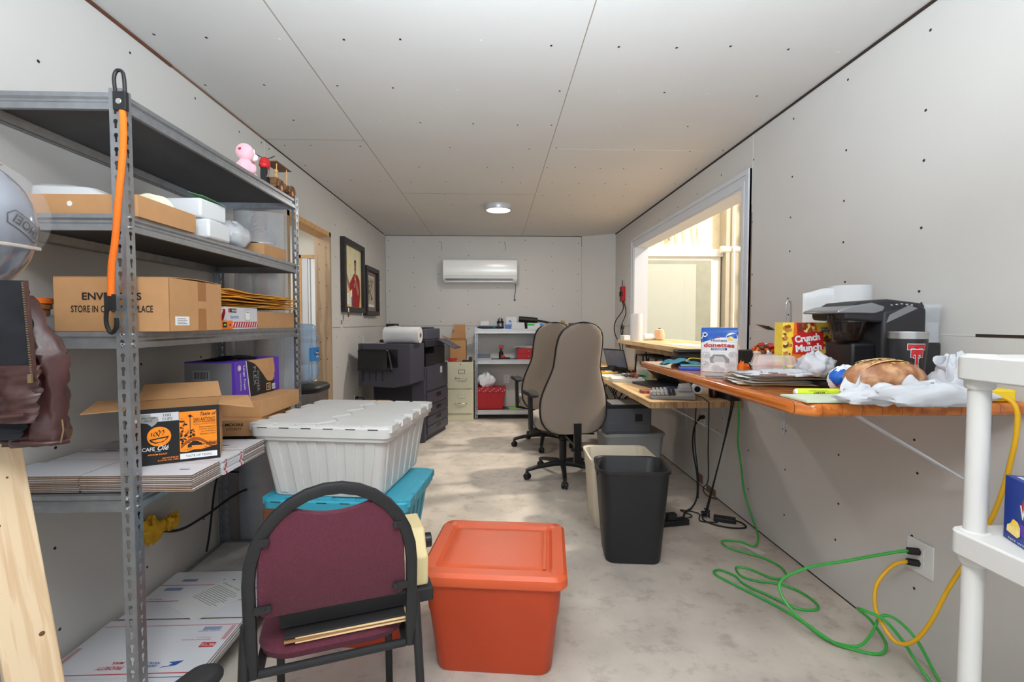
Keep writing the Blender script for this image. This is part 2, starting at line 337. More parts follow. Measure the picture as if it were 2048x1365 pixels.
for z in (.4, .7, .95, 1.1, 1.4, 1.6, 1.75, 1.95):
    for dx in (.03, .09): m.cbox((LX-dx, DY1-.0385, z+random.uniform(-.03, .03)), (.008, .001, .01), 'wood_brown')
st(m, 'trim_1')
# side room through the rough opening
m = MB(); m.box((-3.4, 5.1, 0), (LX-t, 5.2, H), 'white_paint'); m.box((-3.45, 2.6, 0), (-3.35, 5.2, H), 'white_paint'); m.box((-3.4, 2.5, 0), (LX-t, 2.6, H), 'white_paint')
m.box((-3.4, 2.6, H-.02), (LX-t, 5.2, H+.06), 'white_paint'); st(m, 'wall_side_room')
m = MB(); m.box((-2.02, 5.06, 0), (-1.99, 5.1, 1.96), 'wood_light'); m.box((-2.02, 5.06, 1.93), (-1.6, 5.1, 1.96), 'wood_light')
m.box((-1.99, 5.07, 0), (-1.93, 5.1, 1.93), 'trim_white'); m.box((-1.93, 5.085, .05), (-1.6, 5.099, 1.93), 'glow_window'); m.box((-1.91, 5.08, .05), (-1.9, 5.086, 1.93), 'ac_grey'); st(m, 'window_2')
m = MB(); m.lathe([(.12, 0), (.12, .03)], 'lamp_on', (-1.95, 3.95, H-.052), 20); m.lathe([(.13, 0), (.13, .035)], 'lamp_rim', (-1.95, 3.95, H-.05), 20)
m.build('ceiling_light', label='round white ceiling light in the side room seen through the left doorway', cat='ceiling light')
# right wall with pass-through
WY0, WY1, WZ0, WZ1 = 3.08, 5.50, 1.05, 2.13; t2 = .14
m = MB()
m.box((RX, -2.6, 0), (RX+t2, WY0, H), 'drywall'); m.box((RX, WY1, 0), (RX+t2, 6.75, H), 'drywall')
m.box((RX, WY0, 0), (RX+t2, WY1, WZ0), 'drywall'); m.box((RX, WY0, WZ1), (RX+t2, WY1, H), 'drywall')
m.box((RX-.001, -2.6, 1.219), (RX, 1.55, 1.229), 'gap'); m.box((RX-.001, 1.55, 1.221), (RX, 2.97, 1.225), 'tape_light'); m.box((RX-.001, 2.975, 1.1), (RX, 2.98, H), 'tape_light')
m.box((RX-.001, 5.6, 1.221), (RX, 6.36, 1.224), 'gap'); m.box((RX-.002, 2.972, 1.25), (RX, 2.99, 1.95), 'torn_paper'); m.box((RX-.003, 2.978, 1.7), (RX, 2.984, 2.0), 'gap')
m.add([(RX-.002, 2.93, 1.262), (RX-.002, 2.78, 1.225), (RX-.002, 2.70, 1.222), (RX-.002, 2.72, 1.236), (RX-.002, 2.80, 1.25), (RX-.002, 2.9, 1.256)], [(0,1,2,3,4,5)], 'wood_brown')
m.add([(RX-.003, 2.83, 1.243), (RX-.003, 2.75, 1.225), (RX-.003, 2.72, 1.228), (RX-.003, 2.76, 1.247)], [(0,1,2,3)], 'gap')
m.box((RX-.002, 2.0, 0), (RX, 6.3, .006), 'gap'); m.box((RX-.003, 3.4, .0), (RX, 3.55, .05), 'torn_paper'); m.box((RX-.003, 3.62, .02), (RX, 3.72, .09), 'torn_paper')
m.box((RX-.001, 1.22, 0), (RX, 1.226, 1.2), 'gap')
wall_screws(m, RX, -1, [1.35, 1.76, 2.17, 2.58], [.22, .45, .66, .85, 1.3, 1.42, 1.63, 1.86, 2.08, 2.36])
wall_screws(m, RX, -1, [2.96, 5.7, 6.1, 6.33], [.22, .5, 1.2, 1.35, 1.6, 1.9, 2.3]); wall_screws(m, RX, -1, [3.4, 3.8, 4.2, 4.7, 5.1], [.15, .5, .9, 2.3])
st(m, 'wall_right')
m = MB(); tw = .095
def trimbar(a, b): m.box(a, b, 'trim_white')
for (dx, o, i) in ((.012, 0, tw), (.022, 0, .03), (.017, .062, .09)):   # stepped casing profile
    trimbar((RX-dx, WY0-tw+o, WZ0), (RX, WY0-tw+i, WZ1+tw-i)); trimbar((RX-dx, WY1+tw-i, WZ0-.0), (RX, WY1+tw-o, WZ1+tw-i))
    trimbar((RX-dx, WY0-tw+o, WZ1+tw-i), (RX, WY1+tw-o, WZ1+tw-o))
m.box((RX-.005, WY0-.005, WZ0), (RX+t2+.01, WY0+.012, WZ1), 'trim_white'); m.box((RX-.005, WY1-.012, WZ0), (RX+t2+.01, WY1+.005, WZ1), 'trim_white'); m.box((RX-.005, WY0, WZ1-.012), (RX+t2+.01, WY1, WZ1+.005), 'trim_white')
st(m, 'window_1')
# back wall with angled corner panel
KX, KY = 1.18, 6.4
m = MB(); m.box((LX-.12, BY, 0), (KX+.02, BY+.1, H), 'drywall')
q = MB(); q.prism([(KX, BY), (RX+.0, KY-.02), (RX+.02, BY+.1), (KX, BY+.1)], 0, H, 'drywall'); st(q, 'wall_corner')
m.box((LX, BY-.001, 1.219), (KX, BY, 1.223), 'gap'); m.box((LX, BY-.004, 2.434), (KX, BY, H), 'gap')
m.box((KX-.003, BY-.002, 2.3), (KX+.003, BY, H), 'wood_brown'); m.box((KX-.0015, BY-.0015, 0), (KX+.0015, BY, 2.3), 'seam'); m.box((LX, BY-.003, 0), (LX+.004, BY, H), 'seam')
for zz in (.2, .45, .7, .95, 1.17, 1.27, 1.5, 1.72, 1.95, 2.15, 2.37):
    for xx in (-1.43, -1.1, -.75, -.35, .05, .42, .78, 1.13): m.lathe([(.005, -.0012), (.0055, 0)], 'screw', (xx+random.uniform(-.015, .015), BY, zz+random.uniform(-.03, .03)), 8, ax='Y')
for xx in (-.73, .13): m.tube([(xx, BY-.001, 2.36), (xx+.012, BY-.001, 2.3), (xx+.008, BY-.001, 2.24)], .0025, 'wood_brown', 5)
m.cbox((1.04, BY-.002, 1.235), (.07, .003, .05), 'torn_paper')
st(m, 'wall_back')
# warehouse beyond the pass-through
m = MB(); m.box((RX+t2, 6.75, 0), (7.2, 6.85, 4.6), 'foam_spray'); m.box((7.1, -2.6, 0), (7.2, 6.8, 4.6), 'garage_panel'); m.box((RX+t2, -2.6, 4.5), (7.2, 6.85, 4.6), 'foam_spray')
m.box((RX+t2-.02, -2.6, H+.08), (RX+t2, 6.8, 4.6), 'white_paint')
for i in range(9): m.ball((2.0 + i*.11 + random.uniform(-.02, .02), 6.75, 2.75), (.05, .04, .4), 'foam_spray', 8, 6)
m.box((2.42, 6.68, 2.42), (2.45, 6.75, 3.1), 'duct_tan'); st(m, 'wall_warehouse')
m = MB(); m.box((1.9, 6.66, 0), (3.14, 6.75, 2.18), 'white_paint'); m.box((1.75, 6.62, 2.18), (3.16, 6.75, 2.28), 'white_paint')
m.box((1.96, 6.64, 0), (3.0, 6.66, 2.13), 'door_frame_grey'); m.box((2.03, 6.62, 0), (2.78, 6.65, 2.07), 'door_grey'); m.box((2.05, 6.60, .0), (2.60, 6.62, 2.0), 'door_grey')
st(m, 'door_1', bevel=.004)
m = MB(); m.box((3.16, 6.55, 0), (3.36, 6.75, 4.4), 'duct_tan'); m.tube([(3.25, 6.5, .4), (3.25, 6.5, 3.6)], .012, 'white_paint', 8); m.cyl((3.1, 6.58, 2.27), (3.4, 6.58, 2.27), .05, 'white_paint'); st(m, 'trim_2')
m = MB(); m.box((3.42, 6.36, 0), (3.5, 6.44, 4.4), 'garage_rail'); m.box((3.46, 6.3, 0), (3.49, 6.36, 4.4), 'garage_rail')
for z in (.8, 1.25, 1.7, 2.15, 2.6, 3.0): m.cbox((3.46, 6.33, z), (.05, .09, .09), 'lamp_rim')
for i in range(8):
    z = .05 + i*.53; m.box((3.5, 6.40, z), (6.9, 6.44, z+.515), 'garage_panel'); m.box((3.5, 6.385, z+.24), (6.9, 6.40, z+.27), 'garage_panel'); m.box((3.5, 6.41, z+.515), (6.9, 6.43, z+.53), 'ac_grey')
for z in (1.6, 2.6): m.ball((3.62, 6.36, z), (.035, .03, .035), 'chrome', 10, 6); m.bar((3.55, 6.36, z), (3.68, 6.36, z), .03, .02, 'chrome')
m.cbox((3.77, 6.38, 1.63), (.14, .006, .1), 'yellow_plastic')
st(m, 'door_2')
# ceiling lamp
T = thing('ceiling_light', 'round flush ceiling light lit on the grey drywall ceiling near the wall unit', 'ceiling light', (.035, 4.9, H))
MB().lathe([(.135, 0), (.138, -.02), (.13, -.045), (.118, -.05), (.118, -.03)], 'lamp_rim', n=40, cap=False).build('rim', T)
MB().lathe([(.118, -.035), (.117, -.048), (.08, -.053), (.001, -.055)], 'lamp_on', n=40, cap=False).build('diffuser', T)
# ---------------- metal rack by the left wall ----------------
def slotted_flange(mb, p0, d, w, up0, nn, pitch, m, th):
    """one flange of an angle post: runs from p0 along d (width w) and up; real keyhole slots"""
    p0 = V(p0); d = V(d); k = pitch
    for i in range(nn):
        z0 = up0 + i*k; zc = z0 + k*.5; c = w*.52
        R, S = .0066, .0034
        hole = [(c+S, zc-.0135), (c+S, zc-.002), (c+R, zc+.005), (c+R*.6, zc+.0115), (c-R*.6, zc+.0115), (c-R, zc+.005), (c-S, zc-.002), (c-S, zc-.0135)]
        outer = [(w, z0), (w, zc-.002), (w, zc+.005), (w, z0+k), (0, z0+k), (0, zc+.005), (0, zc-.002), (0, z0)]
        P = [(p0.x + d.x*a, p0.y + d.y*a, z) for a, z in outer+hole]
        mb.add(P, [(j, (j+1) % 8, 8+(j+1) % 8, 8+j) for j in range(8)], m)
def angle_post(T, x, y, sx, sy, z0, z1, m='galv', w=.034, th=.002):
    mb = MB(); n = max(1, int(round((z1-z0)/.038))); k = (z1-z0)/n
    slotted_flange(mb, (x, y, 0), (sx, 0, 0), w, z0, n, k, m, th); slotted_flange(mb, (x, y, 0), (0, sy, 0), w, z0, n, k, m, th)
    return mb.build('post', T, solid=th, smooth=0)
def rack_shelf(T, x0, x1, y0, y1, ztop, h=.047, m='galv', pm='shelf_panel', name='shelf'):
    mb = MB()
    def beam(a, b, n):   # stepped edge beam, n = outward normal
        a = V(a); b = V(b); n = V(n)
        prof = [(0, 0), (.006, 0), (.006, -.012), (.001, -.018), (.001, -.024), (.008, -.03), (.008, -h), (-.004, -h), (-.004, -h+.004), (.004, -h+.004), (-.004, -.006), (-.012, -.004), (-.012, 0)]
        mb.loft([[p + n*q + V((0, 0, z)) for q, z in prof] for p in (a, b)], m)
    beam((x0, y0, ztop), (x1, y0, ztop), (0, -1, 0)); beam((x0, y1, ztop), (x1, y1, ztop), (0, 1, 0))
    beam((x0, y0, ztop), (x0, y1, ztop), (-1, 0, 0)); beam((x1, y0, ztop), (x1, y1, ztop), (1, 0, 0))
    o = mb.build(name, T, smooth=0)
    MB().box((x0, y0, ztop-.014), (x1, y1, ztop-.004), pm).build('shelf_panel', o, smooth=0)
    return o
AX0, AX1, AY0, AY1 = -1.455, -1.032, 1.40, 2.60
T = thing('shelving_unit', 'tall galvanized slotted-angle shelving unit with five grey shelves along the left wall', 'shelving unit', (0, 0, 0))
for x, sx in ((AX1, -1), (AX0, 1)):
    for y, sy in ((AY0, 1), (AY1, -1)): angle_post(T, x, y, sx, sy, .0, 1.915)
SZ = [1.905, 1.572, 1.240, .772, .10]
for i, z in enumerate(SZ): rack_shelf(T, AX0+.004, AX1-.009, AY0+.009, AY1-.009, z, pm='dirty_panel' if i == 4 else 'shelf_panel')
mb = MB()
for z in SZ:
    for dz in (-.008, -.036):
        mb.lathe([(.005, 0), (.005, .003), (.002, .0045)], 'chrome', (AX1+.001, AY0+.017, z+dz), 10, ax='X'); mb.lathe([(.002, -.0045), (.005, -.003), (.005, 0)], 'chrome', (AX1-.017, AY0-.001, z+dz), 10, ax='Y')
        mb.lathe([(.005, 0), (.005, .003), (.002, .0045)], 'chrome', (AX1+.001, AY1-.017, z+dz), 10, ax='X')
mb.build('rivets', T)
TR, S2, S3, S4, S5 = [z+.0005 for z in SZ]

# bungee strap with hooks on the near post
T = thing('bungee_strap', 'orange rubber strap with black end hooks hanging on the near post of the shelving unit', 'strap', (AX1+.012, AY0-.02, 0))
mb = MB(); mb.tube([(.004, 0, 1.845), (.006, -.001, 1.8), (.002, -.002, 1.72), (-.012, -.003, 1.6), (-.022, -.004, 1.5), (-.034, -.005, 1.42), (-.039, -.004, 1.34)], .0085, 'orange_cord', 10, smooth=6); mb.build('cord', T)
mb = MB(); mb.box((-.016, -.008, 1.845), (.018, .006, 1.895), 'black_plastic'); mb.tube([(-.011, 0, 1.88), (-.016, .0, 1.93), (-.008, .0, 1.952), (.006, .0, 1.95), (.011, 0, 1.93), (.012, 0, 1.89)], .005, 'black_plastic', 8, smooth=5)
mb.cyl((0, -.0095, 1.868), (0, -.007, 1.868), .008, 'chrome'); mb.build('hook', T, bevel=.002)
mb = MB(); mb.box((-.054, -.010, 1.30), (-.03, .002, 1.345), 'black_plastic'); mb.tube([(-.05, -.004, 1.32), (-.054, -.004, 1.27), (-.046, -.004, 1.243), (-.036, -.004, 1.24), (-.027, -.004, 1.256), (-.026, -.004, 1.28)], .0055, 'black_plastic', 8, smooth=5); mb.build('hook', T, bevel=.002)

# ---- boxes helper ----
def carton(mb, w, d, h, m='cardboard', seams=True):
    mb.box((-w/2, -d/2, 0), (w/2, d/2, h), m)
    if seams: mb.box((-w/2-.0004, -.001, h-.0002), (w/2+.0004, .001, h+.0003), 'cardboard_dark')
    return mb
# top shelf: plush and toys
T = thing('plush_toy', 'pink plush animal toy with pale round snout on the top shelf of the rack', 'plush toy', (-1.085, 2.17, TR), rad(-8)); T.scale = (.82, .82, .82)
mb = MB(); mb.ball((0, 0, .045), (.04, .042, .047), 'plush_pink', 20, 12); mb.ball((-.036, .0, .05), (.018, .02, .026), 'plush_pink'); mb.ball((.036, .01, .04), (.018, .02, .026), 'plush_pink'); mb.ball((-.02, .03, .012), (.018, .03, .014), 'plush_pink'); mb.ball((.02, .03, .012), (.018, .03, .014), 'plush_pink'); mb.build('body', T, sub=1)
mb = MB(); mb.ball((0, .0, .122), (.045, .044, .047), 'plush_pink', 22, 14); mb.ball((.033, -.004, .135), (.012, .014, .016), 'plush_pink'); mb.ball((-.033, -.004, .135), (.012, .014, .016), 'plush_pink'); mb.build('head', T, sub=1)
mb = MB(); mb.ball((.022, .042, .108), (.023, .021, .02), 'plush_white', 16, 10); mb.ball((.02, .036, .135), (.015, .012, .016), 'plush_white'); mb.build('snout', T, sub=1)
mb = MB(); mb.ball((.028, .044, .137), (.005, .005, .011), 'ink', 10, 8); mb.ball((.0, .05, .135), (.005, .004, .01), 'ink', 10, 8); mb.ball((.013, .037, .057), (.022, .014, .026), 'red', 12, 8)
mb.prism([(-.008, .125), (-.002, .136), (.004, .131), (.008, .136), (.009, .128), (.003, .12)], -.0445, -.040, 'red', 'Y'); mb.build('trim', T)
T = thing('toy_motorcycle', 'small red and black toy motorcycle with handlebars on the top shelf behind the pink plush', 'toy', (-1.075, 2.335, TR), rad(15)); T.scale = (1.1, .62, 1.35)
def wheel_mb(mb, x, y, r, wd, m='rubber', hub='chrome'): mb.lathe([(r*.55, -wd/2), (r, -wd/2), (r, wd/2), (r*.55, wd/2)], m, (x, y, r), 20, ax='X', cap=False); mb.lathe([(.001, -wd/3), (r*.56, -wd/3), (r*.56, wd/3), (.001, wd/3)], hub, (x, y, r), 14, ax='X')
mb = MB(); wheel_mb(mb, 0, -.055, .032, .022); mb.build('wheel', T)
mb = MB(); wheel_mb(mb, 0, .06, .03, .016); mb.build('wheel', T)
mb = MB(); mb.ball((0, -.015, .075), (.022, .05, .024), 'red', 14, 10); mb.ball((0, -.06, .066), (.02, .03, .012), 'red'); mb.cbox((0, 0, .045), (.03, .06, .03), 'chrome'); mb.build('body', T)
mb = MB(); mb.tube([(-.035, .02, .11), (-.02, .035, .105), (0, .038, .1), (.02, .035, .105), (.035, .02, .11)], .0018, 'black_metal'); mb.cyl((0, .038, .1), (0, .06, .03), .004, 'chrome'); mb.ball((0, .05, .094), .011, 'chrome'); mb.build('handlebar', T)
T = thing('toy_car', 'old wooden toy car with flat canopy roof at the far end of the top shelf', 'toy', (-1.085, 2.50, TR), rad(-4)); T.scale = (.88, .88, .95)
for x in (-.04, .04):
    for y in (-.055, .07):
        mb = MB(); wheel_mb(mb, x, y, .026, .012, 'wood_brown', 'wood_light'); mb.build('wheel', T)
        mb = MB(); mb.tube([(x*1.02, y+.034*cos(a), .028+.034*sin(a)) for a in [pi*k/8 for k in range(9)]], .007, 'wood_toy', 6); mb.build('fender', T)
mb = MB(); mb.box((-.03, -.09, .026), (.03, .095, .04), 'wood_toy'); mb.box((-.03, -.09, .04), (.03, -.05, .075), 'wood_toy'); mb.box((-.026, .03, .04), (.026, .09, .068), 'wood_toy'); mb.box((-.028, -.02, .04), (.028, .01, .06), 'wood_light'); mb.build('body', T, bevel=.002)
mb = MB()
for x in (-.027, .027):
    for y in (-.075, .035): mb.cyl((x, y, .06), (x, y, .145), .003, 'wood_light', 8)
mb.build('canopy_post', T)
mb = MB(); mb.hexa([(-.04, -.095, .15), (.04, -.095, .15), (.04, .07, .142), (-.04, .07, .142), (-.04, -.095, .155), (.04, -.095, .155), (.04, .07, .147), (-.04, .07, .147)], 'wood_toy'); mb.build('roof', T, bevel=.001)
mb = MB(); mb.ball((0, -.03, .085), (.014, .013, .024), 'wood_light'); mb.ball((0, -.03, .12), .012, 'wood_light'); mb.tube([(-.012, -.025, .095), (-.018, .0, .09), (-.01, .02, .085)], .004, 'wood_light', 6); mb.build('driver', T)

# second shelf
T = thing('cardboard_tray', 'shallow open cardboard tray with a white dot sticker on the second shelf of the rack', 'box', (-1.225, 1.575, S2))
mb = MB(); w_, d_, h_ = .40, .27, .062
mb.box((-w_/2, -d_/2, 0), (w_/2, d_/2, .003), 'cardboard')
for a, b in (((-w_/2, -d_/2, .003), (w_/2, -d_/2+.004, h_)), ((-w_/2, d_/2-.004, .003), (w_/2, d_/2, h_)), ((-w_/2, -d_/2+.004, .003), (-w_/2+.004, d_/2-.004, h_)), ((w_/2-.004, -d_/2+.004, .003), (w_/2, d_/2-.004, h_))): mb.box(a, b, 'cardboard')
Face((0, -d_/2, 0), (1, 0, 0), (0, 0, 1), mb).disc(.01, .035, .0075, 'white'); mb.build('tray', T, smooth=0)
mb = MB(); mb.loft([[(x*s_+o_, y*s_+.0, z) for x, y in rrect(.2, .1, .03)] for s_, o_, z in ((1, 0, 0), (1, 0, .03), (.9, -.01, .045), (.35, -.05, .058))], 'foam_white')
mb.build('foam_insert', None, (-1.31, 1.575, S2+.0625), rad(6), label='white moulded plastic shell sticking out of the cardboard tray at its left end', cat='packaging', bevel=.003)
mb = MB(); mb.at(rx=rad(8)); mb.lathe([(.015, -.035), (.046, -.035), (.048, -.03), (.048, -.022), (.04, -.02), (.04, .02), (.048, .022), (.048, .03), (.046, .035), (.015, .035)], 'plate_cream', (0, 0, .05), 30, ax='Y')
mb.at(); mb.box((-.03, -.03, 0), (.032, .05, .05), 'cream')
mb.build('tape_dispenser', None, (-1.085, 1.60, S2+.0035), rad(10), label='cream round spool dispenser standing in the cardboard tray near the post', cat='dispenser', bevel=.002)
mb = MB(); mb.box((-.105, -.075, 0), (.105, .075, .068), 'foam_white'); fb = mb.build('foam_box', None, (-1.128, 1.85, S2), rad(2), 'white foam box on the second shelf, the lower of two stacked', 'box', bevel=.008, group='white foam boxes on the second shelf')
f2 = dup(fb, (-1.138, 1.84, S2+.0685), rad(-3), 'white foam box stacked on another, a green card on its lid')
mb = MB(); mb.sheet([(-.045, -.05, .020), (-.005, -.02, .012), (.025, .055, -.006), (.02, .075, -.003), (-.06, .03, .018)], 'green_card', .001); mb.build('green_card', None, (-1.045, 1.825, S2+.1395), 0, 'creased green card lying on the upper white foam box', 'card', smooth=0)
mb = MB(); random.seed(3)
def crumple(mb, c, r, m, n=22, k=14, amp=.16, seed=1, fl=None):
    R = random.Random(seed); ph = [R.uniform(0, 6) for _ in range(8)]
    rings = []
    for i in range(k+1):
        a = -pi/2 + pi*i/k; q = max(cos(a), .03); ring = []
        for j in range(n):
            t = 2*pi*j/n; e = 1 + amp*(.5*sin(3*t+ph[0]+2*a)+.35*sin(5*t+ph[1]-3*a)+.3*sin(9*t+ph[2]+5*a)+R.uniform(-.35, .35))
            z = sin(a)*e; z = max(z, fl) if fl is not None else z
            ring.append((c[0]+r[0]*q*cos(t)*e, c[1]+r[1]*q*sin(t)*e, c[2]+r[2]*z))
        rings.append(ring)
    mb.loft(rings, m)
crumple(mb, (0, 0, .053), (.06, .10, .056), 'bag_film', seed=5, fl=-.93); crumple(mb, (0, .0, .05), (.04, .07, .04), 'green_tint', seed=8, fl=-.9)
mb.build('plastic_bag', None, (-1.10, 2.08, S2+.003), 0, 'clear crumpled plastic bag on the second shelf beside the foam boxes', 'bag', smooth=60)
mb = carton(MB(), .14, .23, .055); mb.build('small_box', None, (-1.115, 2.36, S2), 0, 'low brown cardboard box under a white card, far end of the second shelf', 'box')
mb = MB(); mb.grid(lambda u, v: (-.05+.1*u, -.08+.14*v, .002+.022*v+.01*sin(3*u)), 4, 4, 'paper'); mb.build('white_card', None, (-1.12, 2.36, S2+.056), 0, 'bent white card on the low brown box of the second shelf', 'card', solid=.001)

# third shelf
T = thing('envelope_box', 'large taped cardboard box printed ENVELOPES STORE IN COOL DRY PLACE on the third shelf', 'box', (-1.118, 1.592, S3), rad(1.5))
mb = MB(); mb.box((-.162, -.14, 0), (.162, .14, .158), 'cardboard'); mb.hexa([(-.162, -.14, .1582), (.162, -.14, .1582), (.162, -.002, .163), (-.162, -.002, .161), (-.162, -.14, .1602), (.162, -.14, .1602), (.162, -.002, .165), (-.162, -.002, .163)], 'cardboard')
mb.hexa([(-.162, .14, .1582), (-.162, .002, .161), (.162, .002, .163), (.162, .14, .1582), (-.162, .14, .1602), (-.162, .002, .163), (.162, .002, .165), (.162, .14, .1602)], 'cardboard'); mb.build('carton', T, bevel=.001)
f = Face((0, -.14, 0), (1, 0, 0), (0, 0, 1)); f.text('ENVELOPES', .0, .103, .022, 'ink', width=.165, bold=.02).text('STORE IN COOL DRY PLACE', .0, .066, .02, 'ink', width=.228, bold=.012)
f.rect(.162-.004, .0, .1619, .158, 'cardboard_dark'); f.build('lettering', T)
f = Face((.162, 0, 0), (0, 1, 0), (0, 0, 1)); f.rect(.0, .0, .045, .1579, 'cardboard_tape').rect(.0, .072, .045, .095, 'cardboard', 2); f.build('packing_tape', T); f = Face((.162, 0, 0), (0, 1, 0), (0, 0, 1)); f.rect(-.12, .018, -.05, .045, 'white', 2)
for i in range(4): f.rect(-.11, .022+i*.005, -.06-.008*(i % 2), .024+i*.005, 'print_grey', 3)
f.build('address_label', T)
mb = MB(); mb.box((-.045, -.06, 0), (.045, .06, .05), 'carton_white'); mb.build('white_box', None, (-1.40, 1.52, S3), 0, 'small white carton beside the ENVELOPES box, tape rolls stacked on it', 'box', bevel=.001)
for i in range(3):
    mb = MB(); mb.lathe([(.026, 0), (.045, 0), (.045, .016), (.026, .016)], ('orange_cord', 'cardboard_tape', 'cardboard_tape')[2-i] if i < 2 else 'orange_cord', n=26, cap=False); mb.lathe([(.0255, 0), (.026, 0), (.026, .016), (.0255, .016)], 'tape_core', n=26, cap=False)
    mb.build('tape_roll', None, (-1.392+.004*i, 1.50+.003*i, S3+.0505+.0165*i), 0, ['brown packing tape roll, lowest of the stack left of the ENVELOPES box', 'brown packing tape roll, middle of the stack left of the ENVELOPES box', 'orange tape roll on top of the stack left of the ENVELOPES box'][i], 'tape roll', group='tape rolls left of the envelope box')
T = thing('office_box', 'white carton with red diagonal striped band on the third shelf', 'box', (-1.117, 2.03, S3), 0)
mb = MB(); mb.box((-.078, -.125, 0), (.078, .125, .088), 'carton_white'); mb.build('carton', T, bevel=.001)
f = Face((.078, 0, 0), (0, 1, 0), (0, 0, 1)); f.rect(-.125, .006, .125, .03, 'red_box')
for i in range(13): f.poly([(-.12+i*.019, .008), (-.114+i*.019, .008), (-.104+i*.019, .028), (-.11+i*.019, .028)], 'white', 2)
f.rect(-.105, .066, -.045, .082, 'ink').rect(-.105, .066, -.092, .082, 'print_red', 2).text('ENGAS', -.065, .074, .008, 'white', 3, width=.032, bold=.03)
f.text('Isonite', -.06, .05, .014, 'label_blue', width=.06).rect(.02, .036, .062, .08, 'print_grey').rect(.022, .038, .06, .078, 'white', 2).rect(.03, .068, .052, .072, 'print_grey', 3)
f.mb.build('print', T, smooth=0)
f = Face((0, -.125, 0), (1, 0, 0), (0, 0, 1)); f.rect(-.078, .02, .078, .078, 'red_box')
for i in range(8): f.poly([(-.074+i*.02, .022), (-.066+i*.02, .022), (-.05+i*.02, .076), (-.058+i*.02, .076)], 'white', 2)
f.mb.build('print', T, smooth=0)
T = thing('spirit_level', 'orange torpedo level standing before the red and white carton on the third shelf', 'level', (-1.022, 1.80, S3), 0)
mb = MB(); mb.box((-.008, -.11, 0), (.008, .11, .034), 'orange_cord'); mb.build('body', T, bevel=.002)
mb = MB(); mb.box((-.0085, .04, .008), (.0085, .068, .028), 'black_plastic'); mb.cyl((0, .046, .018), (0, .062, .018), .009, 'lime'); mb.lathe([(.004, .008), (.004, .009)], 'ink', (0, .09, .018), ax='X'); mb.build('vial', T)
mb = carton(MB(), .17, .385, .075, 'cardboard'); mb.build('small_box', None, (-1.125, 2.352, S3), 0, 'closed brown cardboard box at the far end of the third shelf under padded envelopes', 'box', bevel=.001)
for i in range(10):
    R_ = random.Random(20+i); L_ = .27 + R_.uniform(-.02, .02); zz = S3+.0925+.0062*i
    mb = MB(); lift = R_.uniform(0, .012)*(i/9)
    mb.grid(lambda u, v: (-.085+.17*u, -L_+2*L_*v*.98, .0045*sin(pi*u)*sin(pi*v)+.012*max(0, .3-v)*(i/9)*3), 6, 10, 'envelope')
    mb.build('padded_envelope', None, (-1.127+R_.uniform(-.015, .012), 2.235+R_.uniform(-.04, .04), zz), R_.uniform(-.16, .1), ('yellow padded envelope on top of the pile on the third shelf' if i == 9 else 'yellow padded envelope at the bottom of the pile on the third shelf' if i == 0 else 'yellow padded envelope inside the pile on the third shelf'), 'envelope', 'padded envelopes piled on the third shelf', solid=.0032)

# fourth shelf: folded mailing cartons
random.seed(11)
def mailer(loc, w_, d_, th, mtop, label, edge_white=False, group='folded mailing cartons stacked on the fourth shelf', top=False, prints=None, rz=0):
    mb = MB(); mb.box((-w_/2, -d_/2, 0), (w_/2, d_/2, th*.12), mtop); e = 'corrugate' if not edge_white else 'carton_white'
    mb.box((-w_/2+.0006, -d_/2+.0006, th*.12), (w_/2-.0006, d_/2-.0006, th*.8), e)
    mb.box((-w_/2+.0004, -d_/2+.0004, th*.88), (w_/2-.0004, d_/2-.0004, th), mtop); mb.box((-w_/2+.003, -d_/2+.003, th*.8), (w_/2-.003, d_/2-.003, th*.88), 'gap')
    if edge_white: mb.box((w_/2-.0015, -d_/2+.012, 0), (w_/2+.0002, -d_/2+.02, th*.9), 'print_red'); mb.box((w_/2-.0015, d_/2-.02, 0), (w_/2+.0002, d_/2-.012, th*.9), 'print_red')
    if prints: f = Face((0, 0, th), (1, 0, 0), (0, 1, 0), mb); prints(f)
    return mb.build('folded_carton', None, loc, rz, label, 'folded carton', group, smooth=0)
def p_lines(f):
    for yy in (-.045, .05): f.rect(-.27, yy, .24, yy+.0022, 'print_red')
    f.poly([(.16, -.02), (.19, -.02), (.2, -.01), (.17, -.01)], 'print_blue'); f.rect(.13, -.013, .158, -.008, 'print_blue'); f.rect(-.2, .07, -.16, .078, 'print_blue')
    f.rect(-.03, -.03, .04, -.026, 'print_red').rect(-.03, -.036, .02, -.033, 'print_red')
names = ['front', 'middle', 'back']
TH = .0054
for q, (yc, dd, ew, n_, zoff) in enumerate(((1.505, .145, False, 9, 0), (1.645, .13, True, 9, .0), (1.79, .155, False, 9, 0))):
    for i in range(n_):
        if q == 0:
            for (xc, ww, side) in ((-1.335, .25, 'left'), (-1.047, .32, 'right')):
                top = i == n_-1
                mailer((xc+random.uniform(-.003, .003), yc+random.uniform(-.003, .002), S4+i*TH), ww, dd, TH*.96, 'carton_white', ('topmost white folded carton of the front %s stack on the fourth shelf' if top else 'white folded carton inside the front %s stack on the fourth shelf') % side, ew, prints=(lambda f: (f.rect(.09, -.02, .12, -.012, 'print_blue'), f.rect(-.1, .05, .16, .052, 'print_red'))) if top and side == 'right' else None)
        else:
            top = i == n_-1
            mailer((-1.16+random.uniform(-.003, .003), yc+random.uniform(-.002, .002), S4+i*TH), .555, dd-.004, TH*.96, 'carton_white', ('topmost white folded carton of the %s row on the fourth shelf' if top else 'white folded carton inside the %s row on the fourth shelf') % names[q], ew, prints=p_lines if top else None)
S4T = S4 + 9*TH + .0008
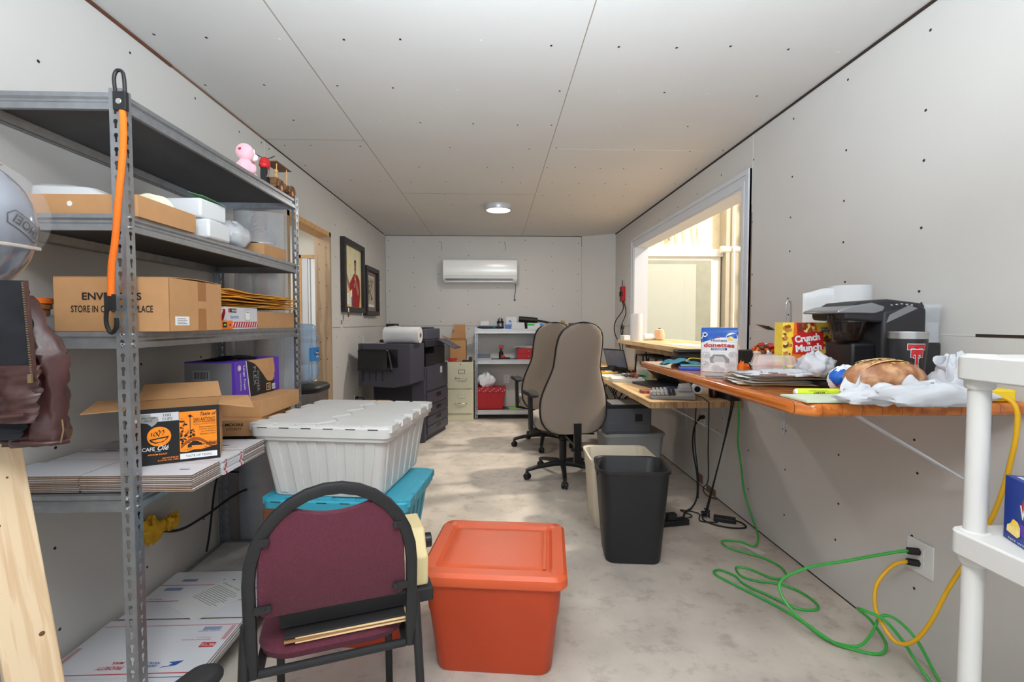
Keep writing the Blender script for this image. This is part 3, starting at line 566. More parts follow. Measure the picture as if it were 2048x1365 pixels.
# coffee box
T = thing('coffee_box', 'open black and orange coffee carton reading Taste of San Antonio on folded cartons', 'box', (-1.062, 1.648, S4T), rad(27))
W_, D_, Hh = .245, .20, .176
mb = MB()
mb.box((-W_/2, -D_/2, 0), (W_/2, D_/2, .003), 'cardboard')
for a, b in (((-W_/2, -D_/2, 0), (W_/2, -D_/2+.003, Hh)), ((-W_/2, D_/2-.003, 0), (W_/2, D_/2, Hh)), ((-W_/2, -D_/2+.003, 0), (-W_/2+.003, D_/2-.003, Hh)), ((W_/2-.003, -D_/2+.003, 0), (W_/2, D_/2-.003, Hh))): mb.box(a, b, 'cardboard')
mb.build('carton', T, smooth=0)
for nm, pts in (('right', [(W_/2, -D_/2, Hh), (W_/2+.10, -D_/2-.01, Hh-.018), (W_/2+.085, D_/2-.03, Hh+.0), (W_/2, D_/2, Hh)]), ('left', [(-W_/2, D_/2, Hh), (-W_/2-.10, D_/2-.03, Hh+.012), (-W_/2-.11, -D_/2+.02, Hh-.006), (-W_/2, -D_/2, Hh)]), ('rear', [(W_/2, D_/2, Hh), (W_/2-.012, D_/2+.05, Hh+.05), (-W_/2+.012, D_/2+.05, Hh+.05), (-W_/2, D_/2, Hh)])):
    MB().sheet(pts, 'cardboard', .003).build('flap', T, smooth=0)
f = Face((0, -D_/2, 0), (1, 0, 0), (0, 0, 1)); f.rect(-W_/2, 0, W_/2, Hh, 'ink')
f.rect(.013, .012, .114, .16, 'orange_print', 2).rect(.013, .008, .114, .026, 'white', 3).text('TASTE OF TEXAS', .063, .0165, .007, 'ink', 4, width=.07)
f.rect(-.118, .135, .012, .162, 'carton_white', 2).text('100', -.018, .154, .009, 'ink', 4, width=.02).text('CUPS', -.018, .142, .009, 'ink', 4, width=.026)
f.poly([(-.085, .16), (-.06, .16), (-.06, .152), (-.042, .15), (-.04, .138), (-.05, .126), (-.058, .12), (-.068, .13), (-.085, .134)], 'ac_grey', 3).text('PRO-SIZE', -.065, .148, .006, 'ink', 5, width=.034).text('PACK', -.065, .139, .006, 'ink', 5, width=.02)
f.disc(-.04, .088, .031, 'orange_print', 2, n=32)
for pts in ([(-.052, .1), (-.056, .094), (-.052, .089), (-.046, .094), (-.05, .103), (-.06, .1), (-.06, .09)], [(-.042, .088), (-.047, .098), (-.04, .108), (-.038, .1), (-.042, .09)], [(-.034, .09), (-.028, .1), (-.03, .108), (-.036, .1)]):
    for a, b in zip(pts, pts[1:]): f.poly([(a[0], a[1]), (a[0]+.0022, a[1]+.001), (b[0]+.0022, b[1]+.001), (b[0], b[1])], 'ink', 3)
f.poly([(-.066, .08), (-.014, .088), (-.02, .078), (-.03, .07), (-.05, .066), (-.062, .072)], 'ink', 3).poly([(-.06, .077), (-.02, .083), (-.026, .075), (-.035, .071), (-.05, .07)], 'orange_print', 4)
f.text('CAFE', -.068, .05, .012, 'white', 4, width=.032, bold=.01).text('Olé', -.03, .052, .015, 'white', 4, width=.03, shear=.4, bold=.01).text('by H-E-B', -.045, .041, .004, 'white', 4).text('MEDIUM ROAST', -.045, .032, .005, 'orange_print', 4, width=.05, bold=.02)
f.text('NET WT 37.04 OZ', -.012, .018, .005, 'orange_print', 4, width=.042, bold=.02).text('(2 LB 5.04 OZ) 1.05kg', -.018, .011, .005, 'orange_print', 4, width=.054, bold=.02)
f.text('Taste of', .092, .15, .012, 'ink', 4, width=.045, shear=.4, bold=.012).text('SAN ANTONIO', .081, .132, .012, 'ink', 4, width=.06, bold=.01).rect(.05, .123, .111, .1245, 'ink', 4)
f.text('NATURALLY & ARTIFICIALLY FLAVORED', .081, .117, .005, 'orange_dark', 4, width=.06).text('Medium-bodied with', .088, .107, .0045, 'ink', 4, width=.046, shear=.2).text('cinnamon, chocolate', .088, .1, .0045, 'ink', 4, width=.046, shear=.2).text('and vanilla flavors', .091, .093, .0045, 'ink', 4, width=.04, shear=.2).text('100% ARABICA COFFEE', .089, .084, .0045, 'ink', 4, width=.043)
rr = random.Random(4)
for i in range(70):
    xx = .016+rr.random()**1.6*.04; f.disc(xx, .058+rr.random()*(.085-(xx-.016)*1.2), rr.uniform(.0012, .0038), 'ink' if rr.random() < .6 else 'orange_dark', 3, n=6)
for i in range(40): xx = .016+rr.random()*.096; yy = .03+rr.random()*.028; f.rect(xx, yy, xx+rr.uniform(.003, .01), yy+rr.uniform(.0008, .002), rr.choice(['ink', 'orange_dark', 'orange_dark']), 3)
for k in range(9):
    a = rad(-30+k*30); f.poly([(.042, .145), (.042+.002, .146), (.042+.013*cos(a), .145+.009*sin(a)-.002)], 'ink', 4)
f.poly([(.041, .145), (.043, .145), (.042, .085), (.0405, .085)], 'ink', 4); f.disc(.042, .145, .004, 'ink', 4)
arch = [(.016+.085*t, .052+.024*sin(pi*min(1, t*1.1))) for t in [i/12 for i in range(13)]]
f.poly(arch + [(a, b-.01) for a, b in arch[::-1]], 'orange_dark', 4); f.poly([(.034+.004*i, .052+.012*sin(pi*i/10)) for i in range(11)] + [(.074, .045), (.034, .045)], 'ink', 5)
f.poly([(.044, .05), (.082, .048), (.078, .036), (.05, .036)], 'orange_print', 6); f.poly([(.013, .026), (.114, .026), (.114, .045), (.07, .034), (.05, .036), (.03, .03), (.013, .032)], 'ink', 4)
for i in range(10): f.poly([(.05+i*.003, .05), (.053+i*.003, .05), (.052+i*.003, .054)], 'ink', 7)
for i in range(14): xx = .084+i*.0021; f.rect(xx, .046, xx+.001, .058+.003*sin(i*2), 'ink', 4)
f.poly([(.084, .052), (.114, .052), (.114, .0535), (.084, .0535)], 'ink', 5)
f.build('printed_front', T)
# brown boxes and trash bag box behind it
T = thing('fruit_box', 'flat brown carton with a handle slot and round printed mark on the fourth shelf', 'box', (-1.10, 2.10, S4T), rad(3))
mb = MB(); mb.box((-.15, -.19, 0), (.15, .19, .062), 'cardboard'); mb.build('carton', T, bevel=.001)
f = Face((.15, 0, 0), (0, 1, 0), (0, 0, 1)); f.text('N-MOORE', -.12, .045, .009, 'ink', width=.07, bold=.02).text('COUNTY', -.12, .032, .008, 'ink', width=.05, shear=.2).poly([(-.16, .02), (-.09, .022), (-.075, .034), (-.077, .035), (-.092, .024), (-.16, .0225)], 'ink')
f.poly([(.0, .012), (.09, .016), (.1, .026), (.09, .03), (.02, .026)], 'ink').poly([(.004, .0125), (.088, .0165), (.09, .02), (.02, .0155)], 'white', 2).rect(.12, .045, .15, .05, 'ink'); f.build('print', T)
f = Face((0, -.19, 0), (1, 0, 0), (0, 0, 1)); f.text('N-MOORE', .06, .045, .012, 'ink', width=.09, bold=.02).text('COUNTY', .07, .028, .009, 'ink', width=.06, shear=.2); f.build('print', T)
mb = MB(); mb.box((-.15, -.17, 0), (.15, .17, .068), 'cardboard'); mb.build('brown_box', None, (-1.085, 2.15, S4T+.0625), rad(-2), 'plain brown carton between the flat printed carton and the purple trash bag box', 'box', bevel=.001)
T = thing('trash_bag_box', 'purple and black trash bag carton torn open, tilted on the brown carton', 'box', (-1.135, 2.15, S4T+.131), rad(-4))
mb = MB(); mb.box((-.105, -.17, 0), (.105, .17, .155), 'purple'); mb.build('carton', T, bevel=.0015)
f = Face((.105, 0, 0), (0, 1, 0), (0, 0, 1)); f.poly([(-.075, .0), (-.10, .155), (.12, .155), (.12, 0)], 'ink').poly([(-.075, 0), (-.10, .155), (-.094, .155), (-.068, 0)], 'carton_white', 2)
f.text('Large Trash', -.112, .085, .016, 'white', 3, width=.10, rot=rad(-88), bold=.01).text('DRAWSTRING', -.137, .07, .008, 'white', 3, width=.07, rot=rad(-88))
f.text('FLEX', -.035, .085, .02, 'ac_grey', 3, width=.08, rot=rad(-88)).text('POWER', -.01, .06, .018, 'ac_grey', 3, width=.09, rot=rad(-88))
f.disc(-.145, .128, .012, 'carton_white', 3).disc(-.145, .128, .009, 'print_red', 4).disc(-.145, .128, .007, 'carton_white', 5)
tear = [(-.09, .155), (.115, .155), (.125, .12), (.128, .09), (.12, .08), (.124, .066), (.105, .05), (.08, .05), (.06, .055), (.05, .065), (.03, .085), (-.01, .12), (-.04, .14)]
f.poly(tear, 'cardboard', 4); f.rect(.055, .01, .09, .042, 'yellow', 3).rect(.058, .013, .087, .039, 'label_navy', 4).text('45', .0725, .026, .014, 'yellow', 5).rect(.1, .01, .13, .035, 'carton_white', 3).text('GLAD', .115, .022, .012, 'label_navy', 4, width=.026)
f.build('print', T)
f = Face((0, -.17, 0), (1, 0, 0), (0, 0, 1)); f.rect(-.105, 0, .09, .15, 'print_grey').rect(-.07, .08, .0, .12, 'ac_grey', 2)
for i in range(10): f.rect(-.065+i*.006, .085, -.062+i*.006, .115, 'ink', 3)
f.build('side_panel', T)
mb = MB(); crumple(mb, (0, 0, 0), (.08, .12, .012), 'black_gloss', seed=4, fl=-.05, amp=.2); mb.build('bag_edge', T, loc=(-.01, 0, .156))

# bottom shelf: folded cartons with postal print
def p_front(f):
    f.rect(-.25, -.115, .25, -.111, 'print_red').rect(-.24, .135, .25, .138, 'print_red').rect(-.25, -.132, .25, -.1315, 'print_grey').rect(.1, -.133, .25, -.130, 'label_navy')
    f.text('PRIORITY', -.055, -.085, .016, 'print_red', width=.085, bold=.02, flip=True, shear=.2).text('MAIL', -.045, -.062, .012, 'print_red', width=.04, bold=.02, flip=True, shear=.2)
    f.text('UNITED STATES', .055, -.08, .010, 'print_blue', width=.07, bold=.02, flip=True).text('POSTAL SERVICE', .055, -.066, .010, 'print_blue', width=.075, bold=.02, flip=True)
    f.poly([(.102, -.088), (.15, -.078), (.165, -.055), (.118, -.062), (.135, -.07)], 'print_blue').poly([(.11, -.083), (.135, -.077), (.12, -.075)], 'white', 2)
    f.rect(.17, .01, .22, .035, 'print_red'); f.text('RECYCLE', .195, .022, .012, 'white', 2, width=.044, bold=.02, flip=True)
    for k in range(3): a = rad(120*k); f.disc(.185+.012*cos(a), .022+.01*sin(a), .004, 'print_red', 4, n=6)
    for i in range(14): f.rect(.13+i*.0045, .105, .1325+i*.0045, .125, 'print_blue')
    f.text('TRACKED - INSURED', .16, .098, .005, 'print_blue', width=.08, flip=True).text('MEDIUM FLAT RATE BOX', .14, .05, .006, 'print_red', width=.10, flip=True).text('FOR DOMESTIC USE', .16, .062, .004, 'print_red', width=.05, flip=True)
    for i in range(4): f.rect(.225+i*.004, .05, .227+i*.004, .13, 'print_red'); f.rect(-.24+i*.004, -.09, -.238+i*.004, .02, 'print_red')
    f.text('KEEP THIS PART FLAT', -.16, -.148, .006, 'print_red', width=.12, flip=True)
def p_rear(f):
    f.rect(-.25, .06, .25, .064, 'print_red').rect(-.25, -.06, .02, -.056, 'print_red').rect(.14, -.06, .25, -.056, 'print_red')
    for x0, y0, n_ in ((-.18, .09, 16), (-.21, .02, 18), (.11, .02, 20), (-.0, .02, 6)):
        for i in range(n_): f.rect(x0+i*.004, y0, x0+.0022+i*.004, y0+.022, 'print_blue')
    f.disc(0, .1, .006, 'print_red').disc(.04, .1, .006, 'print_blue').text('PRIORITY MAIL', .17, -.04, .008, 'print_red', width=.06, flip=True).text('RATE', -.2, -.045, .008, 'print_red', width=.05, flip=True)
for i in range(7):
    top = i == 6
    mailer((-1.2+random.uniform(-.004, .004), 1.665+random.uniform(-.003, .003), S5+i*.0056), .495, .345, .0054, 'carton_white', 'white folded carton printed PRIORITY MAIL, topmost of the front stack on the bottom shelf' if top else 'white folded carton inside the front stack on the bottom shelf', group='folded mailing cartons on the bottom shelf', prints=p_front if top else None, rz=random.uniform(-.01, .01))
for i in range(6):
    top = i == 5
    mailer((-1.19+random.uniform(-.004, .004), 2.03, S5+i*.0056), .5, .35, .0054, 'carton_white', 'white folded carton with barcodes, topmost of the rear stack on the bottom shelf' if top else 'white folded carton inside the rear stack on the bottom shelf', group='folded mailing cartons on the bottom shelf', prints=p_rear if top else None, rz=random.uniform(-.01, .01))
f = Face((0, 0, 0), (1, 0, 0), (0, 1, 0)); mb = f.mb; mb.sheet([(-.1, -.12, 0), (.1, -.12, 0), (.1, .12, 0), (-.1, .12, 0)], 'paper', .0008)
f.text('Customer notice', -.02, .09, .010, 'ink', 4, width=.12, flip=False)
for i in range(11): f.rect(-.085, .065-i*.01, .08-.03*random.random(), .0675-i*.01, 'print_grey', 3)
mb.build('notice_sheet', None, (-1.16, 1.985, S5+.0345), rad(-32), 'printed white sheet of paper lying askew on the rear carton stack of the bottom shelf', 'paper', smooth=0)
# ---------------- things left of the rack ----------------
T = thing('lumber_stand', 'pale pine two-by-four leaning at the left edge, brown leather jacket hung over it', 'lumber', (0, 0, 0))
mb = MB(); mb.box((-.041, -.019, 0), (.041, .019, 1.32), 'lumber')
for kx, kz, kr in ((-.012, .86, .007), (.02, .62, .009), (-.02, .5, .006), (.012, .95, .004), (-.028, .73, .004)): mb.lathe([(.0001, -.0002), (kr*.3, -.0003), (kr*.55, -.0001)], 'wood_brown', (kx, -.0192, kz), 12, cap=False, ax='Y')
o = mb.build('leaning_post', T, loc=(-.870, .995, .012), bevel=.003); o.rotation_euler = (Matrix.Rotation(rad(-7.9), 3, 'Y') @ Matrix.Rotation(rad(54), 3, 'Z')).to_euler()

mb = MB(); mb.box((-1.42, .99, 1.275), (-1.0, 1.08, 1.308), 'lumber_y'); mb.build('cross_piece', T, bevel=.003)
mb = MB(); mb.box((-1.42, 1.0, 0), (-1.38, 1.07, 1.285), 'lumber'); mb.build('rear_post', T, bevel=.003)
# helmet rests upside down on the cross piece
T = thing('helmet', 'glossy grey motorcycle helmet with clear raised visor at the left edge of the photo', 'helmet', (-1.088, .985, 1.4635), rad(0))
mb = MB(); n = 36; rings = []
for i in range(19):
    a = -pi*.44 + (pi*.94)*i/18; q = max(cos(a), .03)
    rings.append([((.158+.012*cos(t))*q*cos(t), .122*q*sin(t), (.145 if a > 0 else .155)*sin(a)) for t in [2*pi*j/n for j in range(n)]])
mb.loft(rings, 'helmet'); mb.build('shell', T, sub=1)
EC = V((.1645, -.010, .001))            # emblem centre on the shell, facing the room
en = V((EC.x/.166**2, EC.y/.1225**2, EC.z/.1455**2)).normalized(); eu = V((0, 0, 1)).cross(en).normalized(); ev = en.cross(eu)
def wrap(a, b, l=1):
    ca, sa = cos(rad(-30)), sin(rad(-30)); a, b = a*ca-b*sa, a*sa+b*ca
    p = EC + eu*a + ev*b; k = math.sqrt((p.x/.166)**2+(p.y/.1225)**2+(p.z/.1455)**2); return p/k*(1.022+.002*l)
mb = MB()
def strip(p, q, w_=.0011):
    d = V((q[0]-p[0], q[1]-p[1])).normalized(); nx, ny = -d.y*w_, d.x*w_; k = 5
    for i in range(k):
        a = [p[j]+(q[j]-p[j])*i/k for j in (0, 1)]; b = [p[j]+(q[j]-p[j])*(i+1)/k for j in (0, 1)]
        mb.add([wrap(a[0]-nx, a[1]-ny), wrap(b[0]-nx, b[1]-ny), wrap(b[0]+nx, b[1]+ny), wrap(a[0]+nx, a[1]+ny)], [(0, 1, 2, 3)], 'ink')
oct_ = [(-.020, 0), (-.012, .0145), (.056, .0145), (.064, 0), (.056, -.0145), (-.012, -.0145)]
for a, b in zip(oct_, oct_[1:]+oct_[:1]): strip(a, b)
vs, fs = text_geo('SHOEI', .02); x1 = max(p[0] for p in vs); y1 = max(p[1] for p in vs)
mb.add([wrap(.052-p[0]/x1*.060, .0085-p[1]/y1*.017, 2) for p in vs], fs, 'ink'); mb.build('emblem', T, smooth=0)
mb = MB(); nu = 14; nv = 10
def vis(u, v):   # raised clear visor bulging to the right
    a = rad(-80 + 100*v); e = rad(-27 + 80*u); R = .184
    return (R*cos(e)*cos(a*.62)*1.03, R*.86*cos(e)*sin(a*.9)-.008, .012 + R*.72*sin(e))
mb.grid(vis, nu, nv, 'visor'); v = mb.build('visor', T, solid=.003, smooth=80)
mb = MB(); mb.tube([vis(1, k/24) for k in range(25)], .0036, 'visor_rim', 6); mb.tube([vis(0, k/24) for k in range(25)], .0036, 'visor_rim', 6); mb.tube([vis(k/24, .0) for k in range(25)], .0022, 'visor_rim', 6); mb.build('visor_rim', T)
mb = MB(); mb.lathe([(.02, 0), (.02, -.006), (.01, -.009)], 'helmet', (.0, -.122, .0), ax='Y'); mb.build('pivot', T)
# jacket
T = thing('leather_jacket', 'dark brown leather motorcycle jacket with black lining hanging below the helmet', 'jacket', (0, 0, 0))
RJ = random.Random(5)
def fold(u, v, k=1.0):   # leather wrinkles: long vertical folds plus short creases
    return k*(.006*sin(9*u+3*v)+.005*sin(5*v*(1+u)+4*u)+.004*sin(17*v+11*u)*abs(sin(6*v)) + .003*sin(31*v-13*u))
def panel(mb, xl, xr, z0, z1, yc, dep, m, nu=18, nv=26, k=1.0, tilt=0):
    """closed cloth-thick volume between left and right outlines given as functions of v (0 bottom, 1 top)"""
    rings = []
    for j in range(nv+1):
        v = j/nv; z = z0+(z1-z0)*v; a, b = xl(v), xr(v); w = (b-a)/2; c = (a+b)/2; ring = []
        for i in range(nu*2):
            t = 2*pi*i/(nu*2); uu = cos(t)
            e = fold(uu*1.3+(2 if sin(t) > 0 else 0), v*1.4, k)
            ring.append((c+w*uu+.4*e, yc+dep*sin(t)*(1-.25*abs(uu)**3)+e*1.2, z+tilt*uu))
        rings.append(ring)
    mb.loft(rings, m)
mb = MB(); panel(mb, lambda v: -1.30, lambda v: -.90+.02*sin(pi*v)-.03*v, 1.045, 1.325, .985, .030, 'leather', k=.5); mb.build('body', T, smooth=75)
mb = MB(); panel(mb, lambda v: -.955-.02*v, lambda v: -.842-.006*v+.006*sin(pi*v)-.075*max(0, v-.6)*2, 1.03, 1.32, .972, .034, 'leather', k=.55); mb.tube([(-.96, .94, 1.044), (-.90, .936, 1.04), (-.85, .945, 1.036), (-.838, .972, 1.034)], .0045, 'leather', 8, smooth=4); mb.build('sleeve', T, smooth=75)
mb = MB(); mb.tube([(-.838, .955, 1.035), (-.832, .955, 1.06), (-.834, .955, 1.08)], .0015, 'zip_brass', 6); mb.build('sleeve_zipper', T)
mb = MB(); panel(mb, lambda v: -1.25, lambda v: -.858-.010*v, 1.165, 1.345, .932, .010, 'fleece', k=.25); mb.build('lining', T, smooth=75)
mb = MB()
for i in range(40): mb.cbox((-.8535-.00025*i, .919, 1.168+i*.0044), (.003, .003, .0024), 'zip_brass')
mb.bar((-.851, .922, 1.162), (-.861, .922, 1.344), .005, .005, 'leather'); mb.cbox((-.853, .915, 1.164), (.007, .004, .016), 'zip_brass'); mb.build('zipper', T)
mb = MB(); panel(mb, lambda v: -1.25, lambda v: -.852+.006*v, 1.078, 1.185, .925, .018, 'leather', k=.45, tilt=.003)
mb.tube([(-1.25, .904, 1.10), (-1.05, .902, 1.096), (-.92, .902, 1.094), (-.86, .910, 1.098)], .004, 'leather', 8, smooth=4); mb.tube([(-.905, .905, 1.18), (-.9, .903, 1.14), (-.904, .904, 1.10)], .003, 'leather', 6, smooth=3); mb.build('front_hem', T, smooth=75)
mb = MB(); panel(mb, lambda v: -1.22, lambda v: -.87-.02*(1-v), 1.048, 1.09, .93, .012, 'fleece', k=.25); mb.build('hem_lining', T, smooth=75)
# grey slotted upright at the extreme left
T = thing('slotted_upright', 'grey slotted metal upright cut off by the lower left edge of the photo', 'post', (0, 0, 0))
angle_post(T, -1.155, 1.17, -1, 1, 0, .92)
MB().box((-1.2, 1.17, 0), (-1.155, 1.215, .004), 'galv').build('foot', T)
# black chair arm at bottom edge
T = thing('stool', 'black padded armrest end poking into the bottom edge in front of the folded cartons', 'chair', (-.665, .965, 0), rad(-18))
mb = MB(); mb.loft([[(x*s_, y*s_+0, z) for x, y in rrect(.072, .26, .034, 6)] for s_, z in ((.7, .472), (.98, .48), (1, .492), (.94, .505), (.6, .513))], 'black_matte'); mb.build('armrest', T, sub=1)
mb = MB(); mb.cyl((0, 0, .02), (0, 0, .475), .016, 'black_metal'); mb.build('post', T)
mb = MB(); mb.box((-.12, -.12, 0), (.05, .05, .02), 'black_metal'); mb.build('base', T, bevel=.006)
# yellow twist and cables under the rack
mb = MB(); mb.tube([(-1.46, 2.0, .50), (-1.455, 2.02, .44), (-1.44, 2.05, .40), (-1.43, 2.2, .33), (-1.42, 2.38, .32), (-1.36, 2.62, .36), (-1.30, 2.9, .30), (-1.3, 3.1, .2), (-1.32, 3.3, .02), (-1.3, 3.5, .008)], .006, 'rubber', 8, smooth=6)
mb.tube([(-1.47, 2.5, .55), (-1.45, 2.56, .52), (-1.44, 2.5, .4), (-1.44, 2.45, .2), (-1.445, 2.43, .12)], .005, 'rubber', 8, smooth=6); mb.tube([(-1.45, 2.5, .50), (-1.42, 2.75, .42), (-1.40, 3.0, .3), (-1.40, 3.3, .02)], .005, 'rubber', 8, smooth=6)
mb.build('power_cable', None, label='black power cable looping along the left wall under the shelving unit', cat='cable')
mb = MB(); crumple(mb, (0, 0, 0), (.03, .05, .05), 'tag_yellow', seed=2, amp=.35); crumple(mb, (.02, .09, .0), (.02, .05, .03), 'tag_yellow', seed=3, amp=.35); mb.build('yellow_tie', None, (-1.44, 2.05, .395), 0, 'yellow crumpled wrap tied around the black cable by the left wall', 'cable tie')

# bubble wrap roll and water cooler
T = thing('bubble_wrap_roll', 'tall clear bubble wrap roll standing between the rack and the water cooler', 'bubble wrap', (-1.315, 2.77, 0))
mb = MB(); prof = []
n = 40; rings = []
for z in [i*.08 for i in range(25)]:
    rings.append([((.125+.006*sin(5*t+z*7))*cos(t), (.125+.006*sin(4*t+z*5))*sin(t), z) for t in [2*pi*j/n for j in range(n)]])
mb.loft(rings, 'bubble_film', cap=True)
mb.build('roll', T)
MB().cyl((0, 0, .001), (0, 0, 1.93), .04, 'cardboard').build('core', T)
mb = MB(); mb.grid(lambda u, v: (.06+.13*u-.0*v, -.03+.05*u, 1.28-.62*v+.06*u), 8, 12, 'bubble_film'); mb.build('loose_end', T, solid=.003)
CX, CYY = -1.255, 3.10
T = thing('water_cooler', 'stainless water cooler with black top standing beside the doorway on the left', 'water cooler', (CX, CYY, 0))
mb = MB(); mb.prism(rrect(.33, .34, .10, 6), .02, .835, 'cooler_steel'); mb.build('body', T, smooth=40)
mb = MB(); mb.prism(rrect(.30, .31, .09, 6), 0, .02, 'black_plastic'); mb.build('base', T)
mb = MB(); mb.loft([[(x*s_, y*s_, z) for x, y in rrect(.345, .355, .11, 8)] for s_, z in ((1, .835), (1.02, .845), (1.02, .862), (.96, .874), (.4, .876))], 'black_plastic'); mb.build('lid', T)
mb = MB(); mb.box((.1655, -.06, .30), (.168, .0, .52), 'black_plastic'); mb.box((.166, -.10, .66), (.1685, -.06, .665), 'chrome'); mb.cyl((.16, .0, .52), (.185, 0, .52), .012, 'red'); mb.build('tap', T)
f = Face((.1655, .03, .80), (0, 1, 0), (0, 0, 1)); f.text('Primo', .02, 0, .022, 'chrome', width=.06, shear=.3); f.build('nameplate', T)
T = thing('water_bottle', 'large blue translucent water jug upside down on the water cooler', 'water bottle', (CX, CYY, .8765))
mb = MB(); R = .135
prof = [(.03, 0), (.06, .004), (.10, .014), (.128, .04), (R, .07), (R, .12), (R-.007, .127), (R-.007, .135), (R, .142), (R, .25), (R-.012, .262), (R-.012, .272), (R-.002, .284), (R-.004, .31), (R-.018, .322), (R-.018, .33), (R-.01, .342), (R-.012, .36), (R-.03, .378), (.08, .384), (.02, .378)]
mb.lathe(prof, 'bottle_blue', n=44, cap=False); mb.build('jug', T, smooth=50)
mb = MB()
for j in range(8): 
    a0 = rad(-36+j*7); a1 = rad(-36+(j+1)*7); q = R+.001
    mb.add([(q*cos(a0), q*sin(a0), .15), (q*cos(a1), q*sin(a1), .15), (q*cos(a1), q*sin(a1), .235), (q*cos(a0), q*sin(a0), .235)], [(0, 1, 2, 3)], 'label_blue')
q = R+.002; mb.add([(q*cos(rad(-8)+.17*cos(t)), q*sin(rad(-8)+.17*cos(t)), .193+.024*sin(t)) for t in [2*pi*k/20 for k in range(20)]], [tuple(range(20))], 'label_navy')
vs, fs = text_geo('Ozarka', .02); x1 = max(p[0] for p in vs)
for tt, z0, hh in (('Pure', .195, .02), ('Life', .172, .02)):
    vs, fs = text_geo(tt, .02); x1 = max(p[0] for p in vs); q = R+.003
    mb.add([(q*cos(rad(-15)+p[0]/x1*.26), q*sin(rad(-15)+p[0]/x1*.26), z0+p[1]*hh) for p in vs], fs, 'white')
mb.build('label', T)
# dark frame on left wall behind rack
T = thing('wall_frame', 'dark brown picture frame partly hidden behind the shelving unit', 'picture frame', (LX+.001, 3.12, 1.56))
mb = MB()
for a, b in (((0, -.16, 0), (.02, .2, .04)), ((0, -.16, .26), (.02, .2, .3)), ((0, -.16, .04), (.02, -.12, .26)), ((0, .16, .04), (.02, .2, .26))): mb.box(a, b, 'frame_black')
mb.build('frame', T, bevel=.002); MB().box((0, -.12, .04), (.006, .16, .26), 'wood_brown').build('picture', T)
# framed pictures
def frame(T, y0, y1, z0, z1, fw, d, m='frame_black'):
    mb = MB()
    for a, b in (((0, y0, z0), (d, y1, z0+fw)), ((0, y0, z1-fw), (d, y1, z1)), ((0, y0, z0+fw), (d, y0+fw, z1-fw)), ((0, y1-fw, z0+fw), (d, y1, z1-fw))): mb.box(a, b, m)
    mb.build('frame', T, bevel=.004)
T = thing('framed_photograph', 'large black framed photograph of a person in a red shirt speaking into a microphone', 'picture', (LX+.001, 4.69, 1.37))
frame(T, 0, .72, 0, .72, .055, .045)
f = Face((.012, 0, 0), (0, 1, 0), (0, 0, 1)); f.rect(.05, .05, .67, .67, 'photo_pale'); X0 = .055
f.rect(.07, .06, .24, .22, 'yellow', 2).rect(.09, .08, .22, .19, 'white', 3).rect(.27, .06, .32, .32, 'white', 2).rect(.30, .06, .34, .16, 'teal_item', 3).disc(.17, .5, .03, 'yellow', 2).disc(.26, .47, .022, 'yellow', 2).rect(.59, .06, .62, .16, 'yellow_plastic', 2)
f.poly([(.33, .06), (.33, .24), (.25, .21), (.23, .28), (.33, .35), (.40, .40), (.52, .40), (.60, .35), (.62, .2), (.58, .06)], 'shirt_red', 4)
f.poly([(.25, .23), (.21, .24), (.13, .36), (.10, .42), (.06, .44), (.07, .455), (.1, .45), (.12, .48), (.135, .475), (.135, .43), (.155, .38), (.24, .29)], 'skin', 5)
f.poly([(.56, .18), (.52, .19), (.43, .32), (.40, .36), (.42, .4), (.46, .39), (.47, .34), (.56, .24)], 'skin', 6)
f.disc(.445, .49, .035, 'skin', 5, ry=.052).poly([(.41, .5), (.413, .535), (.44, .552), (.475, .54), (.48, .5), (.47, .52), (.43, .525)], 'hair', 6).rect(.43, .40, .465, .45, 'skin', 5).rect(.424, .495, .466, .5, 'ink', 7)
f.disc(.433, .45, .013, 'ink', 8, ry=.016).poly([(.43, .44), (.44, .44), (.44, .37), (.43, .37)], 'ink', 8).rect(.425, .345, .455, .352, 'white', 8).poly([(.39, .3), (.40, .26), (.41, .26), (.4, .3)], 'white', 7)
f.build('photo', T)
mb = MB(); mb.box((.046, .06, -.05), (.049, .10, .03), 'wood_brown'); mb.box((.049, .065, .0), (.05, .095, .04), 'white'); mb.build('hanging_tag', T)
T = thing('framed_print', 'smaller black framed print with taupe mat, further along the left wall', 'picture', (LX+.001, 5.47, 1.35))
frame(T, 0, .58, 0, .56, .05, .05)
f = Face((.012, 0, 0), (0, 1, 0), (0, 0, 1)); f.rect(.04, .04, .54, .52, 'mat_taupe').rect(.12, .10, .46, .46, 'white', 2).rect(.13, .13, .45, .45, 'print_sepia', 3)
rr = random.Random(9)
for i in range(40): f.disc(.18+rr.random()*.22, .16+rr.random()*.25, rr.uniform(.01, .026), rr.choice(['sage', 'sage', 'rust', 'print_sepia', 'mat_taupe']), 4+i % 3, n=7)
f.build('print', T)
T = thing('wall_paper', 'white sheet of paper pinned to the left wall beside the smaller frame', 'paper', (LX+.001, 6.13, 1.55))
f = Face((.002, 0, 0), (0, 1, 0), (0, 0, 1)); f.mb.box((0, 0, 0), (.002, .25, .27), 'paper')
for i in range(10): f.rect(.03, .03+i*.02, .2, .032+i*.02, 'print_grey', 2)
f.build('sheet', T); MB().cbox((.003, .125, .262), (.004, .1, .006), 'ink').build('clip', T)
mb = MB(); mb.box((0, 0, 0), (.003, .06, .10), 'paper'); mb.box((.003, .01, .05), (.0035, .05, .09), 'print_grey'); mb.build('hanging_label', None, (LX+.001, 4.67, 1.20), 0, 'small white paper slip hanging under the large framed photograph', 'paper slip', smooth=0)
